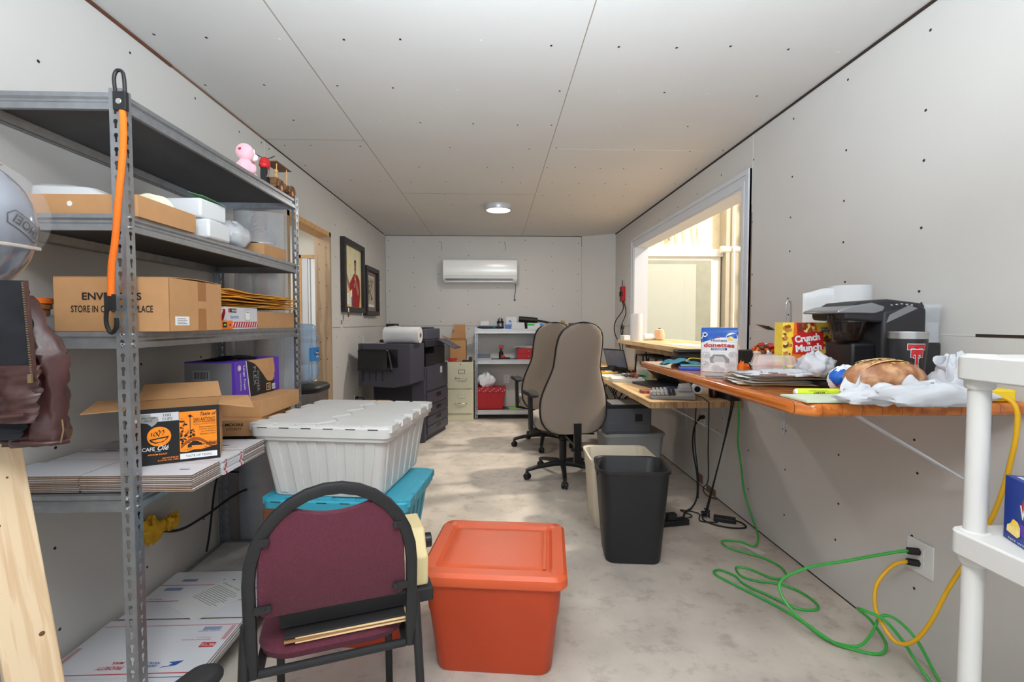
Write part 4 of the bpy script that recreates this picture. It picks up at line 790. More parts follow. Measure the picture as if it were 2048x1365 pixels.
mb = MB(); mb.box((0, 0, 0), (.004, .07, .17), 'foam_white'); mb.tube([(.006, .02, .16), (.006, .035, .19), (.006, .05, .16)], .003, 'foam_white', 6); mb.build('wall_switch', None, (LX+.001, 5.42, .93), 0, 'white thermostat card on the left wall behind the copier', 'wall fitting')
mb = MB(); mb.box((0, -.035, -.06), (.006, .035, .06), 'outlet_white'); mb.box((.006, -.015, .01), (.03, .015, .04), 'black_plastic'); mb.tube([(.03, 0, .025), (.07, .02, .02), (.11, .08, -.06), (.12, .15, -.16)], .006, 'rubber', 8, smooth=5); mb.build('wall_outlet', None, (LX+.001, 5.12, .45), 0, 'white wall outlet with black plug left of the copier', 'outlet')
# ---------------- totes ----------------
def tote(T, w, d, h, mb_, ml, ribs=6, lidh=.03, taper=.035, tabs=True, lat='slot_dark'):
    b = MB(); w0, d0 = w-.05, d-.05
    r0 = rrect(w0-2*taper, d0-2*taper, .03, 3); r1 = rrect(w0, d0, .03, 3); ht = h-lidh
    b.loft([[(x, y, 0) for x, y in r0], [(x, y, ht) for x, y in r1]], mb_)
    def rib(px0, py0, px1, py1, wd, nx, ny, z0=.012, z1=None, dp=.010):
        z1 = z1 or ht-.03; tx, ty = -ny, nx
        b.hexa([(px0-tx*wd*.35, py0-ty*wd*.35, z0), (px0+tx*wd*.35, py0+ty*wd*.35, z0), (px0+tx*wd*.35+nx*dp, py0+ty*wd*.35+ny*dp, z0), (px0-tx*wd*.35+nx*dp, py0-ty*wd*.35+ny*dp, z0),
                (px1-tx*wd*.5, py1-ty*wd*.5, z1), (px1+tx*wd*.5, py1+ty*wd*.5, z1), (px1+tx*wd*.5+nx*dp, py1+ty*wd*.5+ny*dp, z1), (px1-tx*wd*.5+nx*dp, py1-ty*wd*.5+ny*dp, z1)], mb_)
    for i in range(ribs):
        f_ = (i+.5)/ribs-.5; k = (ht-.03)/ht
        for s_ in (-1, 1):
            rib(f_*(w0-2*taper)*.92, s_*(d0/2-taper-.004), f_*w0*.92, s_*(d0/2-taper*(1-k)-.004), w0/ribs*.5, 0, s_)
            rib(s_*(w0/2-taper-.004), f_*(d0-2*taper)*.92, s_*(w0/2-taper*(1-k)-.004), f_*d0*.92, d0/ribs*.5, s_, 0)
    b.loft([[(x, y, ht-.03) for x, y in rrect(w0-.004, d0-.004, .03, 3)], [(x, y, ht-.028) for x, y in rrect(w0+.03, d0+.03, .035, 3)], [(x, y, ht) for x, y in rrect(w0+.034, d0+.034, .035, 3)]], mb_)
    b.build('body', T, bevel=.002)
    l = MB(); l.loft([[(x, y, ht-.012) for x, y in rrect(w-.004, d-.004, .03, 4)], [(x, y, h-.006) for x, y in rrect(w, d, .03, 4)], [(x, y, h) for x, y in rrect(w-.012, d-.012, .026, 4)]], ml)
    if tabs:   # two interlocking flaps: raised panels with zigzag seam
        zig = []; n = 8
        for i in range(n+1):
            y = -d/2+.03+(d-.06)*i/n; zig.append((.025 if i % 2 else -.025, y))
        l.prism([(-w/2+.03, -d/2+.03)] + zig + [(-w/2+.03, d/2-.03)], h-.004, h+.008, ml)
        l.prism([(w/2-.03, -d/2+.03)] + [(x+.012, y) for x, y in zig] + [(w/2-.03, d/2-.03)], h-.004, h+.004, ml)
        for i in range(6):
            x = -w/2+.06+(w-.12)*i/5
            for s_ in (-1, 1):
                l.box((x-.022, s_*(d/2)-.001, h-.009), (x+.018, s_*(d/2)+.001, h-.005), lat); l.prism([(x-.04, s_*(d/2-.01)), (x-.022, s_*(d/2-.05)), (x+.022, s_*(d/2-.05)), (x+.035, s_*(d/2-.01))][::s_], h-.002, h+.005, ml)
        for i in range(5):
            y = -d/2+.06+(d-.12)*i/4
            for s_ in (-1, 1): l.prism([(s_*(w/2+.006), y-.04), (s_*(w/2+.006), y+.03), (s_*(w/2-.03), y+.04), (s_*(w/2-.03), y-.05)][::s_], h-.022, h+.006, ml)
    l.build('lid', T, bevel=.002)
T = thing('storage_bin', 'lower red-orange storage bin at the bottom of the tote stack, seen under the chair', 'bin', (-.60, 2.05, 0), rad(-5))
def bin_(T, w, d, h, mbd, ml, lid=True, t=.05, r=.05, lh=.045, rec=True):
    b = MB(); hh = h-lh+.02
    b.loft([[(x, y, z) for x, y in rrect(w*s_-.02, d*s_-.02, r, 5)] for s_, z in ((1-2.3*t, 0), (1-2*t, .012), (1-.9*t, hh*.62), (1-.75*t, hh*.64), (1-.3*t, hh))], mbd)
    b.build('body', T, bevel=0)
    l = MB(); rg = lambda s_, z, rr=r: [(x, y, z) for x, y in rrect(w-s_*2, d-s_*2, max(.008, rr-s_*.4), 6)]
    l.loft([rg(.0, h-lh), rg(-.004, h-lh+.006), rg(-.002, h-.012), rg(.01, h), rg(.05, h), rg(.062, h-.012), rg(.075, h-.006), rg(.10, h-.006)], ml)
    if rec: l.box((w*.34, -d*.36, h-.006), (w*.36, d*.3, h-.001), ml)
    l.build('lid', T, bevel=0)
bin_(T, .55, .45, .285, 'orange_tote_body', 'orange_tote')
T = thing('teal_tote', 'teal lidded tote in the middle of the stack beneath the white tote', 'tote', (-.60, 2.085, .286), rad(-6))
tote(T, .58, .45, .29, 'tote_teal', 'tote_teal', ribs=5)
f = Face((.2425, -.11, .17), (0, 1, 0), (0, 0, 1)); f.rect(-.05, -.03, .03, .045, 'carton_white', 12); f.text('TOTE', -.01, .02, .018, 'ink', 14, width=.05)
for i in range(4): f.rect(-.04, -.02+i*.008, .02, -.017+i*.008, 'print_grey', 14)
f.build('label_sticker', T)
T = thing('white_tote', 'large white ribbed tote with interlocking lid and pink dot sticker on top of the stack', 'tote', (-.63, 2.14, .585), rad(-8))
tote(T, .56, .61, .287, 'tote_white', 'tote_white', ribs=6, lidh=.03)
mb = MB(); mb.at((-.20, -.262, .185), 0, rad(96)); mb.lathe([(.0001, .0), (.0135, .0), (.0135, .0012), (.0001, .0012)], 'pink_sticker', (0, 0, .006), 20); f = Face((-.20, -.2705, .185), (1, 0, 0), (0, -.1, 1), mb); mb.at(); f.text('96', 0, 0, .012, 'label_navy', 4, bold=.01); mb.build('sticker', T)
mb = MB(); mb.box((-.035, -.012, 0), (.04, .012, .565), 'wood_brown'); mb.build('wooden_board', None, (-.832, 1.82, 0), rad(-6), 'dark reddish wooden board standing upright before the left end of the teal tote', 'board', bevel=.004)
T = thing('orange_bin', 'orange lidded storage bin on the concrete floor right of the burgundy chair', 'bin', (.012, 1.885, 0), rad(-6.5))
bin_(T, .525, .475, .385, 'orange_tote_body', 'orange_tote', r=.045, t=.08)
mb = carton(MB(), .36, .3, .80); mb.build('tall_box', None, (-.82, 2.78, 0), rad(-3), 'tall brown carton behind the white tote, only its top edge showing', 'box', bevel=.001)

# ---------------- burgundy banquet chair ----------------
T = thing('banquet_chair', 'burgundy fabric banquet chair with black arched frame seen from behind in the foreground', 'chair', (-.462, 1.385, 0), rad(18))
T.scale = (.93, 1, 1)
def bk(z): return -.205 - .10*(z-.43)          # back plane leans toward the camera
mb = MB(); pts = []
for z in (.425, .50, .58, .66): pts.append((-.200+.0*(z), bk(z), z))
for a in range(180, -1, -12):
    x = .200*cos(rad(a)); z = .66 + .215*sin(rad(a)); pts.append((x*1.0, bk(z), z))
for z in (.66, .58, .50, .425): pts.append((.200, bk(z), z))
def flat_tube(mb, P, w, t, m):   # rounded flat section facing y
    P = [V(p) for p in P]; rings = []
    for i, p in enumerate(P):
        d = (P[min(i+1, len(P)-1)]-P[max(i-1, 0)]).normalized(); yv = V((0, 1, .05)).normalized(); s_ = d.cross(yv).normalized()
        rings.append([p + s_*a + yv*b for a, b in rrect(w, t, min(w, t)*.42, 2)])
    mb.loft(rings, m)
flat_tube(mb, pts, .031, .017, 'black_metal'); flat_tube(mb, [(-.185, bk(.43), .432), (.185, bk(.43), .432)], .02, .017, 'black_metal'); mb.build('back_frame', T)
mb = MB(); out = []
zt = lambda x: .815 + .05*(x/.16)**2 if abs(x) < .13 else .848-.9*(abs(x)-.13)
xs = [-.180+.360*i/24 for i in range(25)]
topc = [(x, min(zt(x), .66+.203*math.sqrt(max(0, 1-(x/.192)**2)))) for x in xs]
outline = [(.183, .60), (.176, .577), (.16, .57), (-.16, .57), (-.176, .577), (-.183, .60)] + topc
rings = []
for dy, s_ in ((.012, .95), (.004, 1), (-.004, 1), (-.010, .965)): rings.append([(x*s_, bk(z)+dy+.008, .70+(z-.70)*s_) for x, z in outline])
mb.loft(rings, 'burgundy'); mb.build('backrest', T)
for x in (-1, 1):
    for z in (.60, .765):
        mb = MB(); xx = x*(.188 if z < .7 else .172); mb.box((min(xx, x*.150), bk(z)-.012, z-.009), (max(xx, x*.150), bk(z)-.008, z+.009), 'black_metal'); mb.lathe([(.008, -.001), (.006, -.006), (.003, -.006)], 'black_matte', (x*.155, bk(z)-.011, z), 12, ax='Y'); mb.build('bracket', T)
mb = MB(); mb.loft([[(x*s_, y*s_-.0, z) for x, y in rrect(.395, .40, .09, 7)] for s_, z in ((.86, .432), (.97, .44), (1, .458), (.97, .472), (.86, .479))], 'burgundy'); mb.build('seat', T, loc=(0, .01, 0))
mb = MB()
for s_ in (-1, 1): mb.bar((s_*.185, -.20, .43), (s_*.185, .19, .43), .02, .02, 'black_metal')
mb.bar((-.185, .185, .43), (.185, .185, .43), .02, .02, 'black_metal'); mb.build('seat_frame', T, bevel=.003)
for s_ in (-1, 1):
    mb = MB(); mb.tube([(s_*.212, -.20, .555), (s_*.216, -.205, .50), (s_*.222, -.235, .30), (s_*.232, -.285, .0)], .0125, 'black_metal', 10, smooth=5); mb.build('leg', T)
    mb = MB(); mb.bar((s_*.175, .175, .43), (s_*.182, .21, 0), .024, .024, 'black_metal'); mb.build('leg', T, bevel=.004)
# things on the chair seat
SZt = .4795
mb = MB(); mb.box((-.02, -.18, 0), (.245, .14, .014), 'black_matte'); mb.at((-.452, 1.385, SZt), 0); o = MB()
T2 = thing('record_folders', 'stack of worn black and brown paper folders on the seat of the burgundy chair', 'folders', (-.452, 1.385, SZt), rad(18))
for i in range(4):
    rr = random.Random(i); mb = MB(); mb.box((-.115+rr.uniform(-.02, .02), -.19, i*.0052), (.165+rr.uniform(-.01, .01), .12, i*.0052+.0045), ['manila', 'cardboard_dark', 'manila', 'black_matte'][i]); mb.build('folder', T2, rz=rr.uniform(-.03, .03), bevel=.0008)
T = thing('typewriter', 'beige typewriter with black platen knob resting on the seat of the burgundy chair', 'typewriter', (-.452, 1.385, SZt+.0215), rad(18))
mb = MB(); mb.box((-.14, -.155, 0), (.245, .175, .036), 'black_matte'); mb.build('base', T, bevel=.003)
mb = MB(); mb.prism([(-.14, .037), (.165, .037), (.165, .06), (.09, .10), (.05, .17), (-.08, .175), (-.11, .13), (-.14, .12)], -.09, .235, 'beige_plastic', 'X'); mb.build('housing', T, bevel=.006)
mb = MB(); mb.cyl((.235, -.03, .115), (.262, -.03, .115), .021, 'black_gloss', 24); mb.cyl((-.08, -.03, .125), (.24, -.03, .125), .018, 'black_matte'); mb.build('platen_knob', T, bevel=.002)
mb = MB()
for r_ in range(4):
    for k in range(10): mb.cbox((-.05+k*.026+r_*.004, .10+r_*.017, .10-r_*.010), (.016, .012, .01), 'black_matte')
mb.build('keyboard', T)

# ---------------- copier ----------------
T = thing('copier', 'dark grey office copier with paper drawers and open side tray near the far left corner', 'copier', (-.735, 5.10, 0), rad(-15))
B = lambda a, b, m='copier', nm='body', bv=.006: MB().box(a, b, m).build(nm, T, bevel=bv)
mb = MB(); mb.box((-.60, .0, .05), (0, .66, .80), 'copier'); mb.box((-.57, .02, 0), (-.02, .64, .05), 'copier_dark'); mb.box((-.585, -.004, .12), (-.14, .0, .62), 'copier_dark'); mb.box((-.14, -.03, 0), (.0, .0, .66), 'copier'); mb.box((-.12, -.05, .0), (-.01, -.03, .17), 'copier'); mb.build('body', T, bevel=.006)
mb = MB(); mb.box((-.57, -.35, .66), (-.01, .0, 1.055), 'copier'); mb.hexa([(-.57, -.35, .63), (-.2, -.35, .62), (-.1, .0, .60), (-.57, .0, .63), (-.57, -.35, .66), (-.01, -.35, .66), (-.01, .0, .66), (-.57, 0, .66)], 'copier')
for x in (-.52, -.45, -.38, -.31): mb.box((x, -.356, .68), (x+.008, -.35, .80), 'copier_dark')
mb.box((-.535, -.352, .66), (-.525, -.35, 1.05), 'copier_dark'); mb.box((-.55, -.355, .82), (-.14, -.35, 1.0), 'copier_black'); mb.build('finisher', T, bevel=.012)
mb = MB(); mb.hexa([(-.50, -.46, .825), (-.20, -.46, .80), (-.20, -.45, .80), (-.50, -.45, .825), (-.57, -.36, .985), (-.25, -.36, .985), (-.25, -.352, .985), (-.57, -.352, .985)], 'copier_black')
mb.bar((-.565, -.353, .99), (-.50, -.47, .80), .012, .02, 'copier_black'); mb.bar((-.24, -.353, .985), (-.15, -.46, .80), .014, .03, 'copier_black'); mb.bar((-.50, -.465, .81), (-.15, -.455, .80), .014, .02, 'copier_black'); mb.ball((-.245, -.36, .99), .008, 'chrome'); mb.build('side_tray', T)
mb = MB(); mb.box((-.57, .08, 1.0), (-.02, .62, 1.08), 'copier_dark'); mb.build('scanner', T, bevel=.01)
mb = MB(); mb.prism(rrect(.53, .42, .05, 4, -.30, .34), 1.08, 1.20, 'copier'); mb.box((-.5, .15, 1.2), (-.1, .5, 1.215), 'copier_dark'); mb.box((-.52, .14, 1.205), (-.40, .22, 1.255), 'copier_dark'); mb.build('document_feeder', T, bevel=.012)
mb = MB(); mb.box((-.57, .3, .80), (-.02, .62, 1.0), 'copier_black'); mb.box((-.12, .02, .80), (0, .3, .93), 'copier_black'); mb.build('output_bay', T)
mb = MB(); mb.hexa([(.0, .36, 1.07), (.18, .40, .97), (.18, .62, .97), (.0, .60, 1.07), (.0, .36, 1.085), (.18, .40, .985), (.18, .62, .985), (.0, .60, 1.085)], 'copier'); mb.build('control_panel', T, bevel=.004)
for i, (z0, z1) in enumerate(((.38, .52), (.26, .38), (.155, .26), (.06, .155))):
    mb = MB(); mb.box((0, .03, z0+.004), (.012, .64, z1-.004), 'copier'); dr = mb.build('drawer', T, bevel=.003)
    MB().box((.009, .28, z0+(z1-z0)*.45), (.0125, .42, z0+(z1-z0)*.8), 'copier_black').build('handle', dr, bevel=.001)
mb = MB(); mb.box((0, .03, .54), (.01, .64, .78), 'copier'); mb.box((.01, .40, .70), (.012, .46, .77), 'carton_white'); mb.build('front_door', T, bevel=.003)
# roll on the copier (long axis across the room)
T = thing('packing_roll', 'white plastic-wrapped roll of padding lying on top of the copier finisher', 'roll', (-.93, 4.955, 1.057), rad(-8))
mb = MB(); n = 30; R_ = .082; mb.loft([[(x, R_*cos(t), R_+.001+R_*sin(t)) for t in [2*pi*j/n for j in range(n)]] for x in (-.19, .175)], 'towel_white'); mb.build('roll', T)
mb = MB(); mb.lathe([(.026, 0), (.0262, .004), (.020, .004), (.019, -.004)], 'cardboard', (.1755, 0, R_), ax='X', n=20); mb.lathe([(.0001, .0035), (.019, .0035)], 'ink', (.1755, 0, R_), ax='X', n=16, cap=False); mb.build('core', T)
mb = MB(); crumple(mb, (-.10, .02, R_+.012), (.14, .09, R_*.98), 'bag_film', seed=9, amp=.06, fl=-.92); mb.build('film', T)
mb = MB(); mb.box((-.11, -.1, 0), (.11, .1, .002), 'paper'); mb.build('loose_paper', None, (-1.2, 4.98, 1.057), rad(-10), 'loose white sheet lying on the copier finisher beside the roll', 'paper', smooth=0)

# ---------------- file cabinet, back shelf ----------------
T = thing('file_cabinet', 'beige two-drawer metal file cabinet between the copier and the back shelf', 'file cabinet', (-.47, 6.20, 0))
MB().box((-.19, 0, 0), (.19, .38, .76), 'cabinet_beige').build('body', T, bevel=.003)
for z0 in (.10, .42):
    mb = MB(); mb.box((-.175, -.014, z0), (.175, 0, z0+.305), 'cabinet_beige'); d = mb.build('drawer', T, bevel=.004)
    mb = MB(); mb.tube([(-.0, -.016, z0+.13), (.005, -.04, z0+.135), (.10, -.04, z0+.135), (.105, -.016, z0+.13)], .006, 'chrome', 8, smooth=3); mb.bar((-.03, -.016, z0+.14), (-.03, -.03, z0+.14), .016, .016, 'chrome'); mb.build('handle', d)
    mb = MB(); mb.box((.0, -.018, z0+.195), (.085, -.014, z0+.245), 'chrome'); mb.box((.008, -.019, z0+.202), (.077, -.0175, z0+.238), 'cabinet_beige'); mb.build('label_holder', d)
mb = MB(); mb.cyl((.03, -.016, .735), (.03, 0, .735), .008, 'chrome'); mb.build('lock', T)
CT = .7605
T = thing('open_carton', 'tall narrow brown carton with open upright flaps on the file cabinet', 'box', (-.475, 6.40, CT))
mb = MB(); mb.box((-.11, -.09, 0), (.095, .09, .28), 'cardboard'); mb.build('carton', T, bevel=.001)
for pts in ([(-.11, -.09, .28), (.095, -.09, .28), (.095, -.11, .31), (-.11, -.11, .31)], [(-.08, .09, .28), (.08, .09, .28), (.075, .11, .48), (-.075, .11, .48)], [(-.11, -.09, .28), (-.11, .09, .28), (-.22, .08, .33), (-.22, -.07, .33)], [(.095, .09, .28), (.095, -.09, .28), (.2, -.07, .32), (.2, .08, .32)]): MB().sheet(pts, 'cardboard', .004).build('flap', T, smooth=0)
mb = MB(); mb.box((-.10, .0, .29), (.07, .05, .37), 'cardboard'); mb.build('insert', T)
mb = MB(); mb.cbox((0, 0, .02), (.11, .09, .04), 'red_box'); mb.cyl((-.02, -.045, .02), (.02, -.045, .02), .018, 'toner_red'); mb.build('red_tape_holder', None, (-.55, 6.28, CT), 0, 'red tape holder at the left front of the file cabinet top', 'tape holder', bevel=.006)
mb = MB(); mb.box((-.06, -.05, 0), (.06, .03, .02), 'copier_dark'); mb.box((.02, -.02, .02), (.06, .03, .06), 'copier_dark'); mb.build('black_device', None, (-.36, 6.27, CT), 0, 'flat black device at the right side of the file cabinet top', 'device', bevel=.003)
mb = MB(); mb.grid(lambda u, v: (-.1+.2*u, -.04+.08*v, .004+.006*sin(5*u)), 5, 3, 'paper'); mb.build('folded_paper', None, (-.46, 6.26, CT+.001), .2, 'crumpled white paper at the front edge of the file cabinet top', 'paper', solid=.001)
BX0, BX1, BY0, BY1 = -.262, .96, 6.28, 6.57
T = thing('back_shelf', 'low three-level galvanized shelf unit against the back wall under the air conditioner', 'shelving unit', (0, 0, 0))
for x, sx in ((BX0, 1), (BX1, -1)):
    for y, sy in ((BY0, 1), (BY1, -1)): angle_post(T, x, y, sx, sy, 0, 1.20, 'trim_white' if 0 else 'galv')
BZ = (1.185, .785, .125)
for z in BZ: rack_shelf(T, BX0+.004, BX1-.004, BY0+.009, BY1-.009, z, h=.06, m='lamp_rim')
b1, b2, b3 = [z+.0006 for z in BZ]
def simple(name, loc, label, cat, parts, rz=0, group=None, bevel=.002):
    mb = MB()
    for k, *a in parts:
        getattr(mb, k)(*a)
    return mb.build(name, None, loc, rz, label, cat, group, bevel=bevel)
simple('white_cube', (-.135, 6.40, b1+.041), 'small white box standing on the grey pouch at the left of the back shelf top', 'box', [('cbox', (0, 0, .03), (.115, .08, .06), 'carton_white')])
simple('grey_pouch', (-.12, 6.40, b1), 'dark and teal cloth pouch at the left end of the back shelf top', 'pouch', [('ball', (0, 0, .02), (.12, .09, .021), 'galv_dark'), ('ball', (.09, .0, .018), (.08, .06, .018), 'teal_item'), ('ball', (.17, .01, .016), (.07, .08, .016), 'black_matte')])
mb = MB(); mb.lathe([(.001, 0), (.042, 0), (.045, .1), (.038, .1), (.036, .02), (.001, .02)], 'keurig_silver'); mb.lathe([(.046, .07), (.046, .1)], 'black_plastic')
for k in range(7): a = k*.9; mb.cyl((.015*cos(a), .015*sin(a), .02), (.03*cos(a), .03*sin(a), .13+.02*sin(k)), .006, 'black_plastic', 6)
mb.build('pen_cup', None, (.07, 6.50, b1), 0, 'metal pen cup full of dark pens on the back shelf top', 'pen cup')
simple('blue_white_box', (.215, 6.47, b1), 'blue and white carton standing tallest at the rear of the back shelf top', 'box', [('box', (-.075, -.04, 0), (.075, .04, .055), 'blue_bag'), ('box', (-.07, -.035, .055), (.075, .035, .155), 'carton_white'), ('box', (-.03, -.036, .085), (.0, -.035, .11), 'label_blue')])
for i in range(3): simple('small_white_box', (.30, 6.36, b1+i*.0265), ['small white box, lowest of three stacked on the back shelf top', 'small white box, middle of three stacked on the back shelf top', 'small white box, uppermost of three stacked on the back shelf top'][i], 'box', [('box', (-.088+.003*i, -.05, 0), (.09-.004*i, .05, .026), 'carton_white')], group='small white boxes on the back shelf top')
simple('glove_box', (.545, 6.36, b1), 'white and green tissue-sized carton with orange corner on the back shelf top', 'box', [('box', (-.12, -.05, 0), (.11, .05, .075), 'carton_white'), ('box', (-.12, -.051, .04), (-.03, -.05, .068), 'bright_green'), ('box', (.07, -.051, 0), (.11, -.05, .04), 'yellow_plastic'), ('box', (.04, -.051, .04), (.11, -.05, .07), 'label_blue')])
simple('heat_gun', (.52, 6.50, b1), 'black handheld blower with long cord lying across the back shelf top', 'tool', [('cyl', (-.20, 0, .13), (.05, 0, .11), .037, 'black_plastic'), ('cyl', (.05, 0, .11), (.36, 0, .05), .014, 'black_plastic'), ('cyl', (-.10, 0, .0), (-.10, 0, .10), .02, 'black_plastic'), ('cyl', (.3, 0, 0), (.3, 0, .07), .012, 'black_plastic')])
mb = MB()
for k in range(5): mb.tube([(-.1+.03*k, .02*k-.02, .006), (-.03, .04-.02*k, .01+.008*k), (.05, -.03+.01*k, .006+.01*k), (.12-.01*k, .02, .006)], .006, 'rubber', 6, smooth=4)
mb.build('cable_bundle', None, (.72, 6.37, b1), 0, 'loose bundle of black cables on the back shelf top near the tan chair', 'cable')
mb = MB(); crumple(mb, (0, 0, .045), (.06, .04, .045), 'gold', seed=6, amp=.45, fl=-.95); mb.build('brass_ornament', None, (.88, 6.35, b1), 0, 'small gold and cream ornament at the right end of the back shelf top', 'ornament')
# middle level
simple('phone_dock', (-.14, 6.38, b2), 'white framed small dark screen at the left of the middle back shelf', 'device', [('box', (-.10, -.06, 0), (.09, .06, .012), 'carton_white'), ('hexa', [(-.095, -.05, .012), (.08, -.05, .012), (.08, .05, .06), (-.095, .05, .06), (-.095, -.06, .02), (.08, -.06, .02), (.08, .045, .07), (-.095, .045, .07)], 'screen')])
simple('red_spray', (.08, 6.42, b2), 'small dark bottle with red cap on the middle back shelf', 'bottle', [('lathe', [(.001, 0), (.03, 0), (.03, .08), (.012, .11), (.012, .14), (.001, .14)], 'black_gloss'), ('cbox', (0, 0, .16), (.06, .025, .035), 'red')])
simple('red_tool', (.14, 6.34, b2), 'black and red hand tool lying on the middle back shelf', 'tool', [('bar', (-.09, 0, .02), (.06, 0, .012), .03, .022, 'black_plastic'), ('ball', (-.04, 0, .03), (.03, .02, .026), 'red')])
for i in range(2): simple('red_drawer_box', (.44, 6.40, b2+i*.073), ['red box with a silver knob on the middle back shelf, lower of two', 'red box with a silver knob on the middle back shelf, upper of two under papers'][i], 'box', [('box', (-.15, -.08, 0), (.14, .08, .072), 'red_box'), ('ball', (0, -.084, .036), .012, 'chrome')], group='red boxes on the middle back shelf')
mb = MB()
for k in range(5): mb.at((0, 0, .002+k*.005), rad(k*7-10)); mb.box((-.17, -.08, 0), (.15, .08, .003), 'paper' if k % 2 else 'carton_white')
mb.build('paper_pile', None, (.42, 6.40, b2+.1465), 0, 'messy pile of white papers on the two red boxes', 'papers', smooth=0)
simple('black_binder', (.61, 6.42, b2), 'upright black binder left of the plaid bag on the middle back shelf', 'binder', [('box', (-.03, -.1, 0), (.0, .1, .335), 'black_matte'), ('box', (.004, -.1, 0), (.038, .1, .335), 'copier_dark')])
for i in range(2): simple('flat_carton', (.78, 6.42, b2+.02+i*.086), ['brown flat carton on the middle back shelf, lower of two', 'brown flat carton on the middle back shelf, upper one below the plaid bag'][i], 'box', [('box', (-.11, -.09, 0), (.15, .09, .085), 'cardboard')], group='flat brown cartons on the middle back shelf')
simple('white_tray', (.78, 6.42, b2), 'thin white tray under the flat cartons on the middle back shelf', 'tray', [('box', (-.115, -.1, 0), (.15, .1, .019), 'carton_white')], bevel=.002)
mb = MB(); crumple(mb, (0, 0, .085), (.14, .08, .085), 'plaid', seed=3, amp=.08, fl=-.9)
for k in range(9): mb.box((-.125+k*.03, -.092, .01), (-.117+k*.03, -.083, .165), 'print_grey')
mb.build('plaid_bag', None, (.80, 6.42, b2+.194), 0, 'black and grey plaid bag on flat brown cartons of the middle back shelf', 'bag')
# lower level
T = thing('red_bin', 'glossy red gift bin stuffed with paper on the bottom level of the back shelf', 'bin', (-.06, 6.42, b3))
mb = MB(); mb.frus(-.17, .16, -.1, .1, 0, -.18, .19, -.115, .11, .24, 'red_box'); mb.build('body', T, bevel=.006)
mb = MB(); mb.box((-.185, -.12, .225), (.2, .115, .29), 'red_box')
for k in range(14): mb.cbox((-.17+k*.027, -.121, .235+.04*((k*7) % 3)/2), (.014, .003, .01), 'carton_white')
mb.build('rim', T, bevel=.004)
mb = MB(); crumple(mb, (-.06, 0, .37), (.11, .08, .10), 'bag_white', seed=12, amp=.25, fl=-1.0); mb.build('tissue', T)
simple('green_leaflet', (.30, 6.40, b3), 'bright green and white leaflet on the bottom level of the back shelf', 'paper', [('box', (-.12, -.08, 0), (.08, .08, .002), 'lime'), ('box', (-.0, -.08, .002), (.30, .07, .004), 'carton_white')], rz=.15, bevel=0)
simple('black_brush', (.50, 6.38, b3+.0045), 'black brush lying on the bottom level of the back shelf', 'brush', [('bar', (-.12, 0, .014), (.16, 0, .014), .012, .012, 'black_plastic'), ('cbox', (-.09, 0, .015), (.09, .04, .03), 'black_plastic')])
mb = MB(); mb.box((-.04, -.006, -.06), (.04, 0, .06), 'outlet_white')
for dz in (-.025, .025):
    mb.box((-.014, -.008, dz-.012), (.014, -.006, dz+.012), 'outlet_white'); mb.box((-.006, -.009, dz-.004), (-.003, -.008, dz+.006), 'ink'); mb.box((.003, -.009, dz-.004), (.006, -.008, dz+.006), 'ink')
mb.build('wall_outlet', None, (.155, 6.599, .495), 0, 'white wall outlet seen through the lower bay of the back shelf', 'outlet')

# air conditioner
T = thing('air_conditioner', 'white wall-mounted split air conditioner on the back wall', 'air conditioner', (-.195, BY-.003, 1.795))
mb = MB(); prof = [(0, .0), (0, .31), (-.17, .31), (-.205, .295), (-.215, .27), (-.21, .08), (-.19, .04), (-.12, .0)]
mb.loft([[(x, a, b) for a, b in prof] for x in (-.49, .49)], 'ac_white'); mb.build('body', T, bevel=.012, seg=3)
mb = MB(); mb.box((-.455, -.207, .024), (.43, -.12, .050), 'galv_dark'); mb.build('louver_slot', T)
mb = MB(); mb.hexa([(-.455, -.212, .010), (.43, -.212, .010), (.43, -.19, .004), (-.455, -.19, .004), (-.455, -.212, .020), (.43, -.212, .020), (.43, -.19, .014), (-.455, -.19, .014)], 'ac_white'); mb.box((-.48, -.2165, .082), (.48, -.2145, .085), 'ac_grey'); mb.build('louver', T)
mb = MB(); mb.tube([(.47, -.02, .02), (.475, -.012, -.08), (.46, -.008, -.16), (.462, -.006, -.21)], .006, 'print_grey', 6, smooth=4); mb.ball((.462, -.01, -.222), (.012, .008, .009), 'ink'); mb.build('cable', T)

